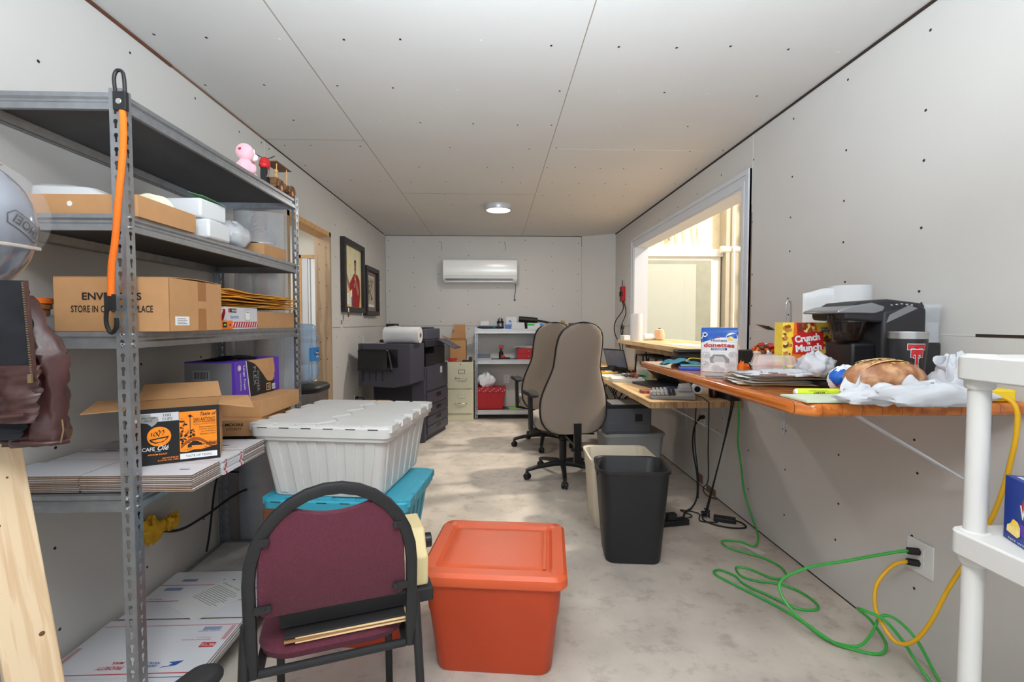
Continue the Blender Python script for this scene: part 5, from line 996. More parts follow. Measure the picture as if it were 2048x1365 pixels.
# ---------------- office chairs ----------------
def office_chair(name, label, loc, rz):
    T = thing(name, label, 'office chair', loc, rz, 'tan office chairs')
    prof = [(.42, .15), (.435, .20), (.47, .24), (.53, .268), (.61, .275), (.69, .268), (.77, .244), (.85, .214), (.93, .190), (1.01, .186), (1.09, .184), (1.16, .174), (1.21, .148), (1.245, .10), (1.26, .05)]
    yb = lambda z: -.235 - .16*(z-.42) + .05*sin((z-.42)*4)
    def ring(z, w, dy, k=1.0):
        o = []
        for j in range(24):
            t = 2*pi*j/24; cx = cos(t); sy = sin(t)
            x = w*k*(abs(cx)**.7)*(1 if cx > 0 else -1); y = .038*(abs(sy)**.8)*(1 if sy > 0 else -1)
            o.append((x, yb(z)+y - .35*0 + .22*x*x*2, z))
        return o
    MB().loft([ring(z, w, 0) for z, w in prof], 'chair_fabric_front').build('backrest', T, smooth=70)
    mb = MB()
    def shell(z, w): return [(x, y-.006, z) for x, y, _ in ring(z, w*.985, 0)][12:] 
    def back_ring(z, w):
        o = []
        for j in range(15):
            t = pi + pi*j/14; cx = cos(t); sy = sin(t); x = w*.985*(abs(cx)**.8)*(1 if cx > 0 else -1); o.append((x, yb(z) - .046*(abs(sy)**.55) + .44*x*x, z))
        return o
    mb.loft([back_ring(z, w) for z, w in prof], 'chair_fabric', cap=False, closed=False); mb.build('back_cover', T, smooth=70)
    pl = [(-w*1.0, yb(z)-.010+.44*w*w, z) for z, w in prof]; pr_ = [(w*1.0, yb(z)-.010+.44*w*w, z) for z, w in prof][::-1]
    mb = MB(); P = [V(p) for p in pl] + [V((0, yb(1.262)-.006, 1.268))] + [V(p) for p in pr_] + [V((0, yb(.41)-.008, .412)), V(pl[0])]
    mb.tube(spline(P, 3), .0072, 'black_plastic', 8); mb.build('piping', T)
    mb = MB(); mb.loft([[(x*s_, y*s_*1.0+.045 + .0*z, z + (.02*(y/.25)**2 if z > .46 else 0)) for x, y in rrect(.50, .48, .16, 7)] for s_, z in ((.8, .41), (.94, .42), (1, .45), (.99, .48), (.93, .505), (.75, .515))], 'chair_fabric_front'); mb.build('seat', T, smooth=70)
    mb = MB(); mb.prism(rrect(.42, .40, .14, 6, 0, .04), .395, .412, 'black_plastic'); mb.build('seat_pan', T)
    mb = MB(); mb.cyl((0, .02, .10), (0, .02, .30), .03, 'black_plastic'); mb.cyl((0, .02, .28), (0, .02, .396), .018, 'black_metal'); mb.cbox((0, .02, .375), (.16, .2, .04), 'black_metal'); mb.build('gas_column', T)
    mb = MB(); mb.bar((0, -.08, .37), (0, -.30, .33), .05, .02, 'black_metal'); mb.bar((0, -.285, .20), (0, -.285, .50), .055, .03, 'black_plastic', side=(1, 0, 0)); mb.cyl((-.05, -.285, .30), (.09, -.285, .30), .012, 'black_plastic'); mb.bar((.05, -.05, .37), (.24, -.06, .36), .02, .012, 'black_plastic'); mb.build('tilt_mechanism', T)
    for s_ in (-1, 1):
        mb = MB(); mb.bar((s_*.20, .02, .395), (s_*.275, .02, .41), .06, .02, 'black_metal'); mb.bar((s_*.275, .02, .40), (s_*.285, .01, .70), .028, .055, 'black_plastic', side=(1, 0, 0)); a = mb.build('arm', T, bevel=.004)
        mb = MB(); mb.loft([[(s_*.282+x*q, y*q+.02, z-.018*((y+.0)/.13)**2) for x, y in rrect(.085, .26, .04, 6)] for q, z in ((.7, .692), (.98, .699), (1, .715), (.9, .727), (.6, .731))], 'black_matte'); mb.build('arm_pad', a)
    for k in range(5):
        a = rad(90+72*k+18); c, s__ = cos(a), sin(a); mb = MB()
        mb.loft([[(c*r_ - s__*x, .02 + s__*r_ + c*x, z+y) for x, y in rrect(w_, h_, h_*.4, 2)] for r_, z, w_, h_ in ((.0, .115, .05, .05), (.08, .115, .046, .045), (.2, .10, .036, .034), (.29, .082, .034, .03), (.315, .072, .03, .03))], 'black_plastic'); lg = mb.build('leg', T)
        mb = MB(); mb.M = Matrix.Translation((c*.305, .02+s__*.305, 0)) @ Matrix.Rotation(a+.6*k, 4, 'Z')
        for q in (-1, 1): mb.lathe([(.008, -.009), (.024, -.009), (.027, -.004), (.027, .004), (.024, .009), (.008, .009)], 'black_gloss', (q*.013, 0, .027), 16, ax='X')
        mb.cyl((0, 0, .03), (0, 0, .065), .009, 'black_metal'); mb.ball((0, .0, .045), (.02, .022, .018), 'black_plastic'); mb.build('caster', lg)
    return T
CH = office_chair('office_chair', 'tan high-back office chair with black piping, nearer one, seen from its back', (.56, 3.90, 0), rad(13))
dup(CH, (.50, 4.92, 0), rad(9), 'tan high-back office chair, farther one, partly hidden behind the nearer chair')
# ---------------- right side: counters and desks ----------------
def counter(name, label, cat, x0, x1, y0, y1, z, th, m, nose=.006, near_m=None):
    mb = MB(); mb.box((x0, y0, z-th), (x1, y1, z), m)
    if near_m: mb.box((x0+.001, y0-.0006, z-th+.001), (x1, y0, z-.001), near_m)
    return mb.build(name, None, (0, 0, 0), 0, label, cat, bevel=nose, seg=4)
UZ = 1.03; DZ_ = .76; SLZ = 1.078
T = thing('bar_counter', 'glossy orange stained wood counter shelf bracketed to the right wall', 'counter', (0, 0, 0))
mb = MB(); y0, y1, x0 = 1.375, 2.93, .89
mb.prism([(x0, y0+.05), (x0+.045, y0), (RX-.002, y0), (RX-.002, y1), (x0, y1)], UZ-.042, UZ, 'stained'); mb.build('worktop', T, bevel=.016, seg=4)
def bracket(y, z, x_in, drop):
    mb = MB(); mb.box((RX-.005, y-.014, z-drop), (RX-.001, y+.014, z), 'trim_white'); mb.box((RX-x_in, y-.014, z-.004), (RX-.005, y+.014, z), 'trim_white')
    mb.bar((RX-x_in+.06, y, z-.006), (RX-.006, y, z-drop+.09), .022, .006, 'trim_white', side=(0, 1, 0))
    for k in (.03, .12, drop-.03): mb.lathe([(.005, -.001), (.003, -.002)], 'screw', (RX-.005, y, z-k), 8, ax='X')
    return mb
bracket(1.50, UZ-.0425, .52, .36).build('bracket', T); bracket(2.60, UZ-.0425, .52, .34).build('bracket', T)
T = thing('butcher_block_desk', 'lower butcher-block desk along the right wall beneath the pass-through', 'desk', (0, 0, 0))
mb = MB(); mb.box((.985, 3.03, DZ_-.04), (RX-.002, 6.25, DZ_), 'butcher'); mb.box((.986, 3.0292, DZ_-.039), (RX-.003, 3.03, DZ_-.001), 'endgrain'); mb.build('desktop', T, bevel=.003)
bracket(3.30, DZ_-.0405, .50, .33).build('bracket', T); bracket(3.95, DZ_-.0405, .50, .33).build('bracket', T); bracket(5.2, DZ_-.0405, .50, .33).build('bracket', T)
T = thing('pass_through_sill', 'thick butcher-block ledge in the bottom of the white-trimmed pass-through', 'ledge', (0, 0, 0))
mb = MB(); mb.box((RX-.215, 3.0, SLZ-.042), (RX-.026, 5.40, SLZ), 'butcher'); mb.box((RX-.026, WY0+.014, SLZ-.042), (2.05, WY1-.014, SLZ), 'butcher'); mb.build('ledge', T, bevel=.003)
mb = MB(); mb.box((RX-.18, 3.25, SLZ-.082), (RX-.012, 5.2, SLZ-.0425), 'endgrain'); mb.box((RX-.06, 3.9, SLZ-.20), (RX-.012, 3.94, SLZ-.082), 'endgrain'); mb.build('support_block', T, bevel=.004)
simple('white_board_scrap', (1.36, 3.16, SLZ-.0), 'x', 'x', []) if 0 else None
# items on the ledge
s1 = SLZ+.0008
T = thing('paper_towel_roll', 'white paper towel roll standing on the far end of the pass-through ledge', 'paper towel', (1.475, 5.0, s1))
MB().lathe([(.02, 0), (.062, 0), (.062, .28), (.02, .28)], 'towel_white', n=36).build('roll', T); MB().lathe([(.019, .001), (.019, .281)], 'cardboard', n=16, cap=False).build('core', T)
mb = MB(); mb.lathe([(.02, 0), (.05, .006), (.055, .05), (.045, .11), (.025, .12), (.01, .12)], 'peach', n=22); mb.lathe([(.012, .12), (.012, .128)], 'ink', n=12); mb.build('yarn_cone', None, (1.76, 5.12, s1), 0, 'peach coloured spool on the pass-through ledge right of the paper towels', 'spool')
mb = MB(); mb.cyl((-.09, 0, .035), (.09, 0, .035), .034, 'white'); mb.build('white_roll', None, (1.66, 5.12, s1), rad(20), 'white roll lying on the ledge between the paper towels and the peach spool', 'roll')
for i in range(3): simple('white_pad', (1.425, 5.26-.0*i, s1+.0165*i), ['white card, lowest of a short stack at the far tip of the ledge', 'white card, middle of a short stack at the far tip of the ledge', 'white card, top of a short stack at the far tip of the ledge'][i], 'card', [('box', (-.03, -.08+.004*i, 0), (.05, .08, .016), 'white')], group='white cards at the ledge tip')
simple('black_speaker', (1.42, 5.34, s1+.05), 'small black round gadget on the white cards at the ledge tip', 'gadget', [('ball', (0, 0, .09), (.022, .02, .035), 'black_plastic'), ('cyl', (0, 0, 0), (0, 0, .08), .010, 'black_plastic')])
simple('white_sheet', (1.62, 3.95, s1), 'white sheet of paper lying on the middle of the pass-through ledge', 'paper', [('box', (-.11, -.3, 0), (.11, .3, .002), 'paper')], rz=.05, bevel=0)
# red and black device on the wall with cables
T = thing('wall_charger', 'small red and black device hung on the right wall left of the pass-through', 'device', (RX-.002, 5.95, 1.62))
mb = MB(); mb.box((-.035, -.07, -.09), (-.001, .07, .09), 'red'); mb.build('body', T, bevel=.006)
mb = MB(); mb.box((-.038, -.075, -.03), (-.034, .075, .03), 'black_plastic'); mb.box((-.038, -.02, -.095), (-.034, .02, .09), 'black_plastic'); mb.build('straps', T); mb = MB(); mb.tube([(-.02, 0, .09), (-.02, -.01, .14), (-.015, .02, .17)], .004, 'rubber', 6, smooth=3); mb.build('antenna', T)
mb = MB(); mb.tube([(1.575, 5.94, 1.53), (1.57, 5.9, 1.42), (1.53, 6.1, 1.28), (1.52, 6.1, 1.14), (1.55, 5.95, .98), (1.54, 5.85, .79)], .006, 'rubber', 8, smooth=6); mb.tube([(1.58, 5.91, 1.53), (1.58, 5.8, 1.38), (1.56, 5.95, 1.2), (1.57, 5.9, 1.0), (1.55, 5.82, .79)], .005, 'rubber', 8, smooth=6); mb.build('device_cables', None, label='two thin black cables hanging from the red wall device down to the desk', cat='cable')
mb = MB()
for k in range(7):
    y = 4.2+.28*k; x = 1.12+.03*(k % 3); mb.tube([(x+.15, y, .70), (x, y-.05, .60-.03*(k % 2)), (x+.04, y+.12, .52), (x+.12, y+.16, .62), (x+.2, y+.1, .45), (x+.22, y, .15+.05*k), (1.5, y-.1, .02)], .005, 'rubber', 6, smooth=5)
mb.build('desk_cables', None, label='tangle of black cables hanging beneath the far end of the butcher-block desk', cat='cable')
# lower desk things
d1 = DZ_+.0008
def laptop(name, loc, rz, label, ang, w=.34, d=.235, scr='screen'):
    T = thing(name, label, 'laptop', loc, rz)
    mb = MB(); mb.box((-w/2, -d/2, .0), (w/2, d/2, .016), 'laptop'); mb.box((-w*.42, -d*.1, .016), (w*.42, d*.38, .017), 'black_matte'); mb.box((-w*.14, -d*.42, .016), (w*.14, -d*.16, .0168), 'black_plastic'); b = mb.build('base', T, bevel=.003)
    k = MB()
    for r_ in range(5):
        for c in range(12): k.cbox((-w*.39+c*w*.071, -d*.05+r_*d*.095, .018), (w*.055, d*.07, .002), 'black_plastic')
    k.build('keyboard', b)
    mb = MB(); c_, s_ = cos(ang), sin(ang); h = d*.98
    def q(x, v, t): return (x, d/2 + v*c_ - t*s_ , .018 + v*s_ + t*c_)
    mb.hexa([q(-w/2, 0, 0), q(w/2, 0, 0), q(w/2, h, 0), q(-w/2, h, 0), q(-w/2, 0, .007), q(w/2, 0, .007), q(w/2, h, .007), q(-w/2, h, .007)], 'laptop'); l = mb.build('lid', T, bevel=.002)
    mb = MB(); mb.add([q(-w*.47, h*.06, .0075), q(w*.47, h*.06, .0075), q(w*.47, h*.94, .0075), q(-w*.47, h*.94, .0075)], [(0, 1, 2, 3)], scr); mb.build('screen', l, smooth=0)
    return T
T = thing('laptop_stand', 'black angled tablet stand behind the far laptop on the desk', 'stand', (1.46, 4.86, d1), rad(-70))
mb = MB(); mb.bar((-.1, 0, .006), (.1, 0, .006), .02, .01, 'black_metal'); mb.bar((0, -.1, .006), (0, .1, .006), .02, .01, 'black_metal'); mb.bar((.08, .05, .01), (.0, .09, .20), .016, .01, 'black_metal'); mb.build('frame', T)
laptop('laptop', (1.23, 5.12, d1), rad(-62), 'open laptop with a lit grey screen at the far end of the desk', rad(108), .32, .22)
laptop('laptop', (1.30, 3.82, d1), rad(-78), 'open black laptop in the middle of the desk, lid leaning back', rad(138), .36, .25, 'laptop')
T = thing('desk_organizer', 'black open metal letter rack on the desk under the ledge', 'organizer', (1.46, 4.30, d1), rad(0))
mb = MB()
for y0 in (-.32, .05):
    for x in (-.10, .09):
        mb.bar((x, y0, 0), (x, y0+.05, .20), .016, .012, 'black_metal', side=(0, 1, 0)); mb.bar((x, y0+.3, 0), (x, y0+.25, .20), .016, .012, 'black_metal', side=(0, 1, 0)); mb.bar((x, y0+.05, .20), (x, y0+.25, .20), .016, .012, 'black_metal')
    mb.bar((-.1, y0+.05, .20), (.09, y0+.05, .20), .016, .012, 'black_metal'); mb.bar((-.1, y0+.25, .20), (.09, y0+.25, .20), .016, .012, 'black_metal'); mb.bar((-.1, y0+.06, .10), (.09, y0+.06, .10), .2, .004, 'black_metal', side=(0, 1, .2))
mb.build('rack', T)
def notebook(loc, rz, label, m='paper', w=.22, d=.28, t=.012, spiral=True):
    T = thing('notebook', label, 'notebook', loc, rz); mb = MB(); mb.box((-w/2, -d/2, 0), (w/2, d/2, t), m); mb.build('pages', T, bevel=.001)
    if spiral:
        mb = MB()
        for i in range(18): mb.lathe([(.008, -.0015), (.009, 0), (.008, .0015)], 'ink', (-w/2+.012+(w-.024)*i/17, d/2, t*.6), 8, ax='X', cap=False)
        mb.build('spiral', T)
    return T
notebook((1.14, 4.14, d1), rad(-8), 'thick white spiral notebook lying open near the front edge of the desk', w=.27, d=.22, t=.028)
notebook((1.14, 4.46, d1), rad(6), 'thin white spiral notebook behind the thick one on the desk', w=.30, d=.25, t=.012)
simple('pen_tray', (1.10, 4.72, d1), 'orange and white small packet at the desk edge beside the far laptop', 'packet', [('box', (-.06, -.05, 0), (.06, .05, .02), 'yellow_plastic'), ('box', (-.02, -.04, .02), (.05, .03, .03), 'white'), ('cyl', (-.05, .0, .026), (.0, .03, .026), .005, 'orange_cord')])
mb = MB(); rr = random.Random(3)
for k in range(16): crumple(mb, (rr.uniform(-.06, .06), rr.uniform(-.04, .04), .02+rr.uniform(-.005, .01)), (.02, .016, .014), rr.choice(['orange_dark', 'rust', 'sage', 'galv_dark', 'wood_brown']), seed=k, n=8, k=5)
mb.tube([(.05, 0, .012), (.1, -.04, .02), (.14, .02, .012), (.11, .08, .015), (.04, .06, .02)], .004, 'rubber', 6, smooth=5); mb.build('component_pile', None, (1.16, 4.10, d1+.0295), 0, 'small bunch of coloured electronic parts and wire on the thick spiral notebook', 'electronics')
simple('mouse', (1.36, 4.55, d1), 'black computer mouse with cable on the desk behind the notebooks', 'mouse', [('ball', (0, 0, .018), (.035, .055, .018), 'black_matte')])
mb = MB(); mb.bar((-.12, 0, .05), (.10, .0, .012), .05, .02, 'black_plastic'); mb.bar((-.16, -.02, .075), (-.08, 0, .05), .06, .03, 'black_plastic'); mb.bar((0, 0, .006), (.05, .04, .006), .08, .012, 'black_plastic'); mb.build('phone_handset', None, (1.27, 4.80, d1), rad(30), 'dark desk stand and handset lying before the far laptop', 'handset', bevel=.004)
simple('red_tool_case', (1.33, 4.36, d1+.0), 'small red plastic block on the desk left of the green circuit box', 'block', [('box', (-.05, -.03, 0), (.04, .03, .05), 'red'), ('box', (-.03, -.032, .05), (.03, .0, .065), 'red')])
simple('black_pen', (1.27, 4.0, d1), 'black marker pen lying beside the thick spiral notebook', 'pen', [('cyl', (-.0, -.0, .011), (.12, .02, .011), .01, 'black_plastic')])
simple('circuit_box', (1.30, 4.22, d1), 'green and clear plastic box standing on the desk under the ledge', 'box', [('box', (-.03, -.02, 0), (.05, .02, .06), 'bright_green'), ('box', (-.045, -.022, .0), (.055, .022, .11), 'plastic_clear')])
simple('bamboo_box', (1.50, 3.86, d1), 'small brown wooden box behind the middle laptop on the desk', 'box', [('box', (-.04, -.06, 0), (.05, .06, .08), 'wood_brown')]) 
T = thing('sticky_tabs', 'brown pad with pink, yellow and green sticky tabs on the desk near its front corner', 'sticky notes', (1.125, 3.45, d1), rad(-6))
mb = MB(); mb.box((-.07, -.05, 0), (.075, .05, .018), 'sticky'); mb.build('pad', T, bevel=.002); mb = MB()
for i, c in enumerate(('orange_cord', 'pink_sticker', 'yellow_plastic', 'lime', 'orange_cord')): mb.box((-.055+i*.024, -.052, .003), (-.037+i*.024, -.0505, .015), c)
mb.build('tabs', T)
simple('blue_tape', (1.26, 3.42, d1), 'blue knobbly clip lying behind the calculator', 'clip', [('ball', (-.02, 0, .022), (.03, .03, .022), 'blue'), ('ball', (.03, .01, .02), (.028, .03, .02), 'blue'), ('cbox', (-.03, 0, .005), (.12, .05, .01), 'black_plastic')])
T = thing('calculator', 'grey printing calculator with a coiled black cord at the near corner of the desk', 'calculator', (1.185, 3.185, d1), rad(-14))
mb = MB(); mb.hexa([(-.14, -.08, 0), (.14, -.08, 0), (.14, .10, 0), (-.14, .10, 0), (-.14, -.08, .018), (.14, -.08, .03), (.14, .10, .06), (-.14, .10, .035)], 'calc'); mb.hexa([(.04, .0, .04), (.13, .0, .045), (.13, .09, .05), (.04, .09, .045), (.06, .02, .075), (.12, .02, .08), (.13, .085, .095), (.05, .085, .09)], 'calc'); mb.build('body', T, bevel=.006)
mb = MB()
for r_ in range(5):
    for c in range(6): mb.cbox((-.118+c*.025, -.058+r_*.026, .03+r_*.006+c*.0015), (.018, .018, .012), 'printer_light' if c < 4 else 'laptop')
mb.build('keys', T, bevel=.001)
mb = MB(); mb.lathe([(.008, -.03), (.034, -.03), (.034, .03), (.008, .03)], 'white', (.165, .06, .06), 20, ax='Y'); mb.lathe([(.012, -.032), (.02, -.032)], 'ink', (.165, .06, .06), 16, ax='Y'); mb.bar((.13, .06, .05), (.165, .06, .06), .02, .01, 'white'); mb.build('paper_roll', T)
mb = MB(); mb.tube([(.135, .03, .02), (.19, .0, .012), (.20, -.09, .006), (.206, -.125, .004), (.208, -.142, -.03), (.207, -.142, -.30), (.21, -.14, -.50), (.24, .2, -.66), (.28, .3, -.745), (.34, .25, -.752)], .0035, 'rubber', 6, smooth=6); mb.build('cord', T)
T = thing('soda_bottle', 'dark cola bottle with red label standing on the near part of the desk', 'bottle', (1.475, 3.20, d1))
MB().lathe([(.025, 0), (.032, .006), (.033, .05), (.028, .09), (.033, .13), (.033, .16), (.014, .20), (.013, .22)], 'coke', n=24).build('bottle', T); MB().lathe([(.0335, .10), (.0335, .135)], 'red', n=24, cap=False).build('label', T); MB().lathe([(.014, .218), (.014, .232), (.001, .232)], 'red', n=16).build('cap', T)
simple('black_speaker', (1.395, 3.36, d1), 'upright black box behind the cola bottle on the desk', 'box', [('box', (-.035, -.03, 0), (.035, .03, .12), 'black_plastic')])
simple('black_case', (1.54, 3.17, d1), 'black folded cloth case beside the cola bottle against the right wall', 'case', [('hexa', [(-.028, -.12, 0), (.035, -.12, 0), (.035, .1, 0), (-.028, .1, 0), (-.02, -.10, .06), (.03, -.10, .11), (.03, .08, .13), (-.02, .08, .09)], 'black_matte')])
# printer on translucent bin
T = thing('storage_bin', 'translucent grey storage bin on the floor under the desk with a printer on it', 'bin', (1.13, 4.02, 0), rad(3))
mb = MB(); mb.loft([[(x*s_, y*s_, z) for x, y in rrect(.50, .38, .06, 5)] for s_, z in ((.86, 0), (.92, .18), (.97, .33), (1, .34), (1, .35))], 'translucent_bin'); mb.build('body', T); mb = MB(); mb.loft([[(x*s_, y*s_, z) for x, y in rrect(.51, .39, .06, 5)] for s_, z in ((1, .345), (1, .362), (.96, .372))], 'translucent_bin'); mb.build('lid', T)
T = thing('printer', 'grey and black laser printer on the translucent bin under the desk', 'printer', (1.07, 3.98, .3735), rad(0))
MB().box((-.19, -.17, 0), (.185, .17, .22), 'printer_grey').build('body', T, bevel=.012)
mb = MB(); mb.box((-.195, -.175, .205), (.19, .175, .232), 'black_plastic'); mb.box((-.13, -.14, .232), (.10, .10, .236), 'printer_light'); mb.box((.05, -.172, .10), (.11, -.17, .16), 'black_plastic'); mb.build('top_cover', T, bevel=.004)
MB().box((-.18, -.176, .02), (.175, -.17, .085), 'printer_grey').build('paper_drawer', T, bevel=.003)
# bins
def waste(name, label, cx, cy, w, d, h, m, r=.05, rz=0, tp=.12):
    T = thing(name, label, 'waste bin', (cx, cy, 0), rz)
    mb = MB(); R = lambda s_, z, q=0: [(x, y, z) for x, y in rrect(w*s_-q, d*s_-q, r*s_, 6)]
    mb.loft([R(1-2*tp, 0), R(1-2*tp+.02, .012), R(1-.04, h-.02), R(1-.04, h-.02), R(1, h-.018), R(1.0, h), R(1, h, .012), R(.96, h-.006, .012), R(1-2*tp, .016, .014)], m, cap=True)
    mb.build('body', T, smooth=50); return T
T = waste('waste_bin', 'tall black rectangular wastebasket in front of the beige one', .738, 2.58, .385, .31, .50, 'bin_black', rz=rad(-6), r=.07, tp=.13)
mb = MB(); mb.box((-.19, -.06, .45), (-.178, .06, .474), 'bin_black'); mb.box((.178, -.06, .45), (.19, .06, .474), 'bin_black'); mb.build('grip', T, bevel=.003)
T = waste('waste_bin', 'beige rectangular wastebasket behind the black one', .795, 3.055, .42, .38, .43, 'bin_beige', rz=rad(-2), r=.05, tp=.09)
mb = MB(); mb.box((-.205, -.18, .30), (-.19, -.10, .37), 'ac_grey'); mb.build('sticker', T) if 0 else None

# ---------------- bar counter things ----------------
u1 = UZ+.0008
T = thing('donut_bag', 'upright blue and white bag of powdered mini donuts on the bar counter', 'snack bag', (1.075, 2.28, u1), rad(-30))
mb = MB(); W2, Hh = .083, .212
rings = []
for z, dp, s_ in ((0, .030, 1), (.02, .034, 1), (.09, .036, 1), (.16, .022, 1), (.197, .003, 1.0), (Hh, .0015, 1.0)):
    rings.append([(x*s_, y, z+(.002*sin(60*x) if z > .19 else 0)) for x, y in [(W2*cos(t)*(1 if 1 else 1), dp*sin(t)) for t in [2*pi*j/28 for j in range(28)]]])
mb.loft([[((W2*(1 if abs(p[0]) > W2*.97 else p[0]/W2)) if 0 else p[0]*1.0, p[1], p[2]) for p in r_] for r_ in rings], 'white'); bag = mb.build('bag', T)
def bagp(a, b, l=0):
    P_ = [(0, .030), (.02, .034), (.09, .036), (.16, .022), (.197, .003), (.212, .0015), (.3, .0015)]; i_ = max(k for k in range(6) if P_[k][0] <= max(b, 0)); dp = P_[i_][1]+(P_[i_+1][1]-P_[i_][1])*(b-P_[i_][0])/(P_[i_+1][0]-P_[i_][0]) + .0006; y = -dp*math.sqrt(max(0, 1-(a/W2)**2)) - .0006*l
    return (a, y, b)
mb = MB()
def bpoly(mb, poly, m, l): mb.add([bagp(a, b, l) for a, b in poly], [tuple(range(len(poly)))], m)
def bgrid(mb, f0, f1, b0, m, l, n=16):   # region between two curves
    for i in range(n):
        a0 = -W2*.985+2*W2*.985*i/n; a1 = -W2*.985+2*W2*.985*(i+1)/n
        lo0, lo1, hi0, hi1 = f0(a0), f0(a1), f1(a0), f1(a1); k = 4
        for j in range(k):
            mb.add([bagp(a0, lo0+(hi0-lo0)*j/k, l), bagp(a1, lo1+(hi1-lo1)*j/k, l), bagp(a1, lo1+(hi1-lo1)*(j+1)/k, l), bagp(a0, lo0+(hi0-lo0)*(j+1)/k, l)], [(0, 1, 2, 3)], m)
bgrid(mb, lambda a: .150+.018*sin(12*a+1)-.25*abs(a)*(.6 if a < 0 else .35)-.04*(a < -.05)*0, lambda a: Hh, 0, 'blue_bag', 1)
for a, b, r_ in ((.055, .165, .026), (.05, .16, .012)): bpoly(mb, [(a+r_*cos(t), b+r_*.9*sin(t)) for t in [2*pi*j/16 for j in range(16)] if a+r_*cos(t) < W2*.98], 'white' if r_ > .02 else 'popcorn', 2 if r_ > .02 else 3)
for a, b, r_ in ((-.055, .08, .02), (-.06, .035, .02), (.05, .035, .022), (-.01, .02, .02), (.06, .085, .018), (.015, .012, .014)):
    bpoly(mb, [(a+r_*cos(t), b+r_*.85*sin(t)) for t in [2*pi*j/16 for j in range(16)]], 'carton_white', 2); bpoly(mb, [(a+r_*.4*cos(t), b+r_*.34*sin(t)) for t in [2*pi*j/12 for j in range(12)]], 'grey_shade', 3)
bpoly(mb, [(-.035, .045), (.045, .045), (.048, .062), (.025, .085), (-.022, .085), (-.04, .065)], 'ac_grey', 4); bpoly(mb, [(-.025, .05), (.035, .05), (.02, .075), (-.018, .078)], 'grey_shade', 5)
bpoly(mb, [(-.033, .105), (.036, .105), (.036, .1155), (-.033, .1155)], 'label_navy', 4)
bpoly(mb, [(-.064+.012*cos(t), .178+.011*sin(t)) for t in [2*pi*j/16 for j in range(16)]], 'white', 3); bpoly(mb, [(-.064+.007*cos(t), .178+.0065*sin(t)) for t in [2*pi*j/16 for j in range(16)]], 'label_navy', 4)
def btext(mb, t, a, b, h, w_, m, l, bold=0, arc=0):
    vs, fs = text_geo(t, bold); x0 = min(p[0] for p in vs); x1 = max(p[0] for p in vs); yy0 = min(p[1] for p in vs); yy1 = max(p[1] for p in vs)
    mb.add([bagp(a-w_/2+(p[0]-x0)/(x1-x0)*w_, b-h/2+(p[1]-yy0)/(yy1-yy0)*h - arc*((p[0]-x0)/(x1-x0)-.5)**2, l) for p in vs], fs, m)
bpoly(mb, [(-.075, .118), (.075, .118), (.078, .14), (.05, .15), (-.05, .152), (-.078, .14)], 'white', 2)
btext(mb, 'donettes', 0, .13, .021, .135, 'print_red', 5, .03, .01); btext(mb, 'Hostess', .0, .152, .013, .07, 'label_navy', 5, .01); btext(mb, 'POWDERED', .0, .1102, .007, .056, 'white', 6, .02); btext(mb, 'mini donuts', 0, .097, .005, .05, 'grey_shade', 6)
bpoly(mb, [(-.008, .168), (-.004, .171), (-.0005, .168), (.003, .171), (.006, .168), (-.001, .161)], 'print_red', 5)
mb.build('print', T, smooth=0)
T = thing('snack_box', 'yellow and red carton reading Crunch n Munch family pack on the bar counter', 'snack box', (1.222, 1.88, u1), rad(-3)); T.scale = (1.08, 1, 1)
MB().box((-.088, -.03, 0), (.088, .03, .236), 'yellow').build('carton', T, bevel=.001)
f = Face((0, -.03, .0), (1, 0, 0), (0, 0, 1)); f.poly([(-.048, .236), (.03, .236), (.045, .16), (.05, 0), (-.06, 0), (-.05, .16)], 'orange_cord', 1).poly([(-.04, .236), (.022, .236), (.03, .19), (-.036, .19)], 'red', 2)
rr = random.Random(5)
for (cx, cy) in ((-.07, .215), (-.075, .18), (-.07, .15), (-.075, .12), (-.07, .09), (.0, .222), (-.022, .218), (.02, .215), (.0, .205), (.07, .17), (.065, .145), (.075, .12), (.07, .09), (-.07, .06), (.07, .06), (-.02, .04), (.03, .03)):
    for k in range(7): f.disc(cx+rr.uniform(-.012, .012), cy+rr.uniform(-.01, .01), rr.uniform(.004, .009), rr.choice(['caramel', 'caramel', 'popcorn', 'wood_brown', 'orange_dark']), 3+k, n=8)
f.poly([(-.058, .178), (-.02, .198), (.02, .196), (.056, .204), (.058, .132), (.03, .124), (-.02, .113), (-.054, .118), (-.05, .148)], 'red', 11)
f.text('Crunch', -.002, .176, .028, 'white', 13, width=.09, bold=.05, rot=rad(8)).text("'n", .002, .157, .013, 'white', 13, width=.014, bold=.05).text('Munch', .004, .138, .028, 'white', 13, width=.094, bold=.05, rot=rad(6))
f.text('FAMILY', .064, .214, .009, 'print_blue', 13, width=.034, bold=.03).text('PACK', .064, .203, .0105, 'print_blue', 13, width=.034, bold=.04).rect(.048, .192, .08, .193, 'print_grey', 13)
f.build('printed_front', T)
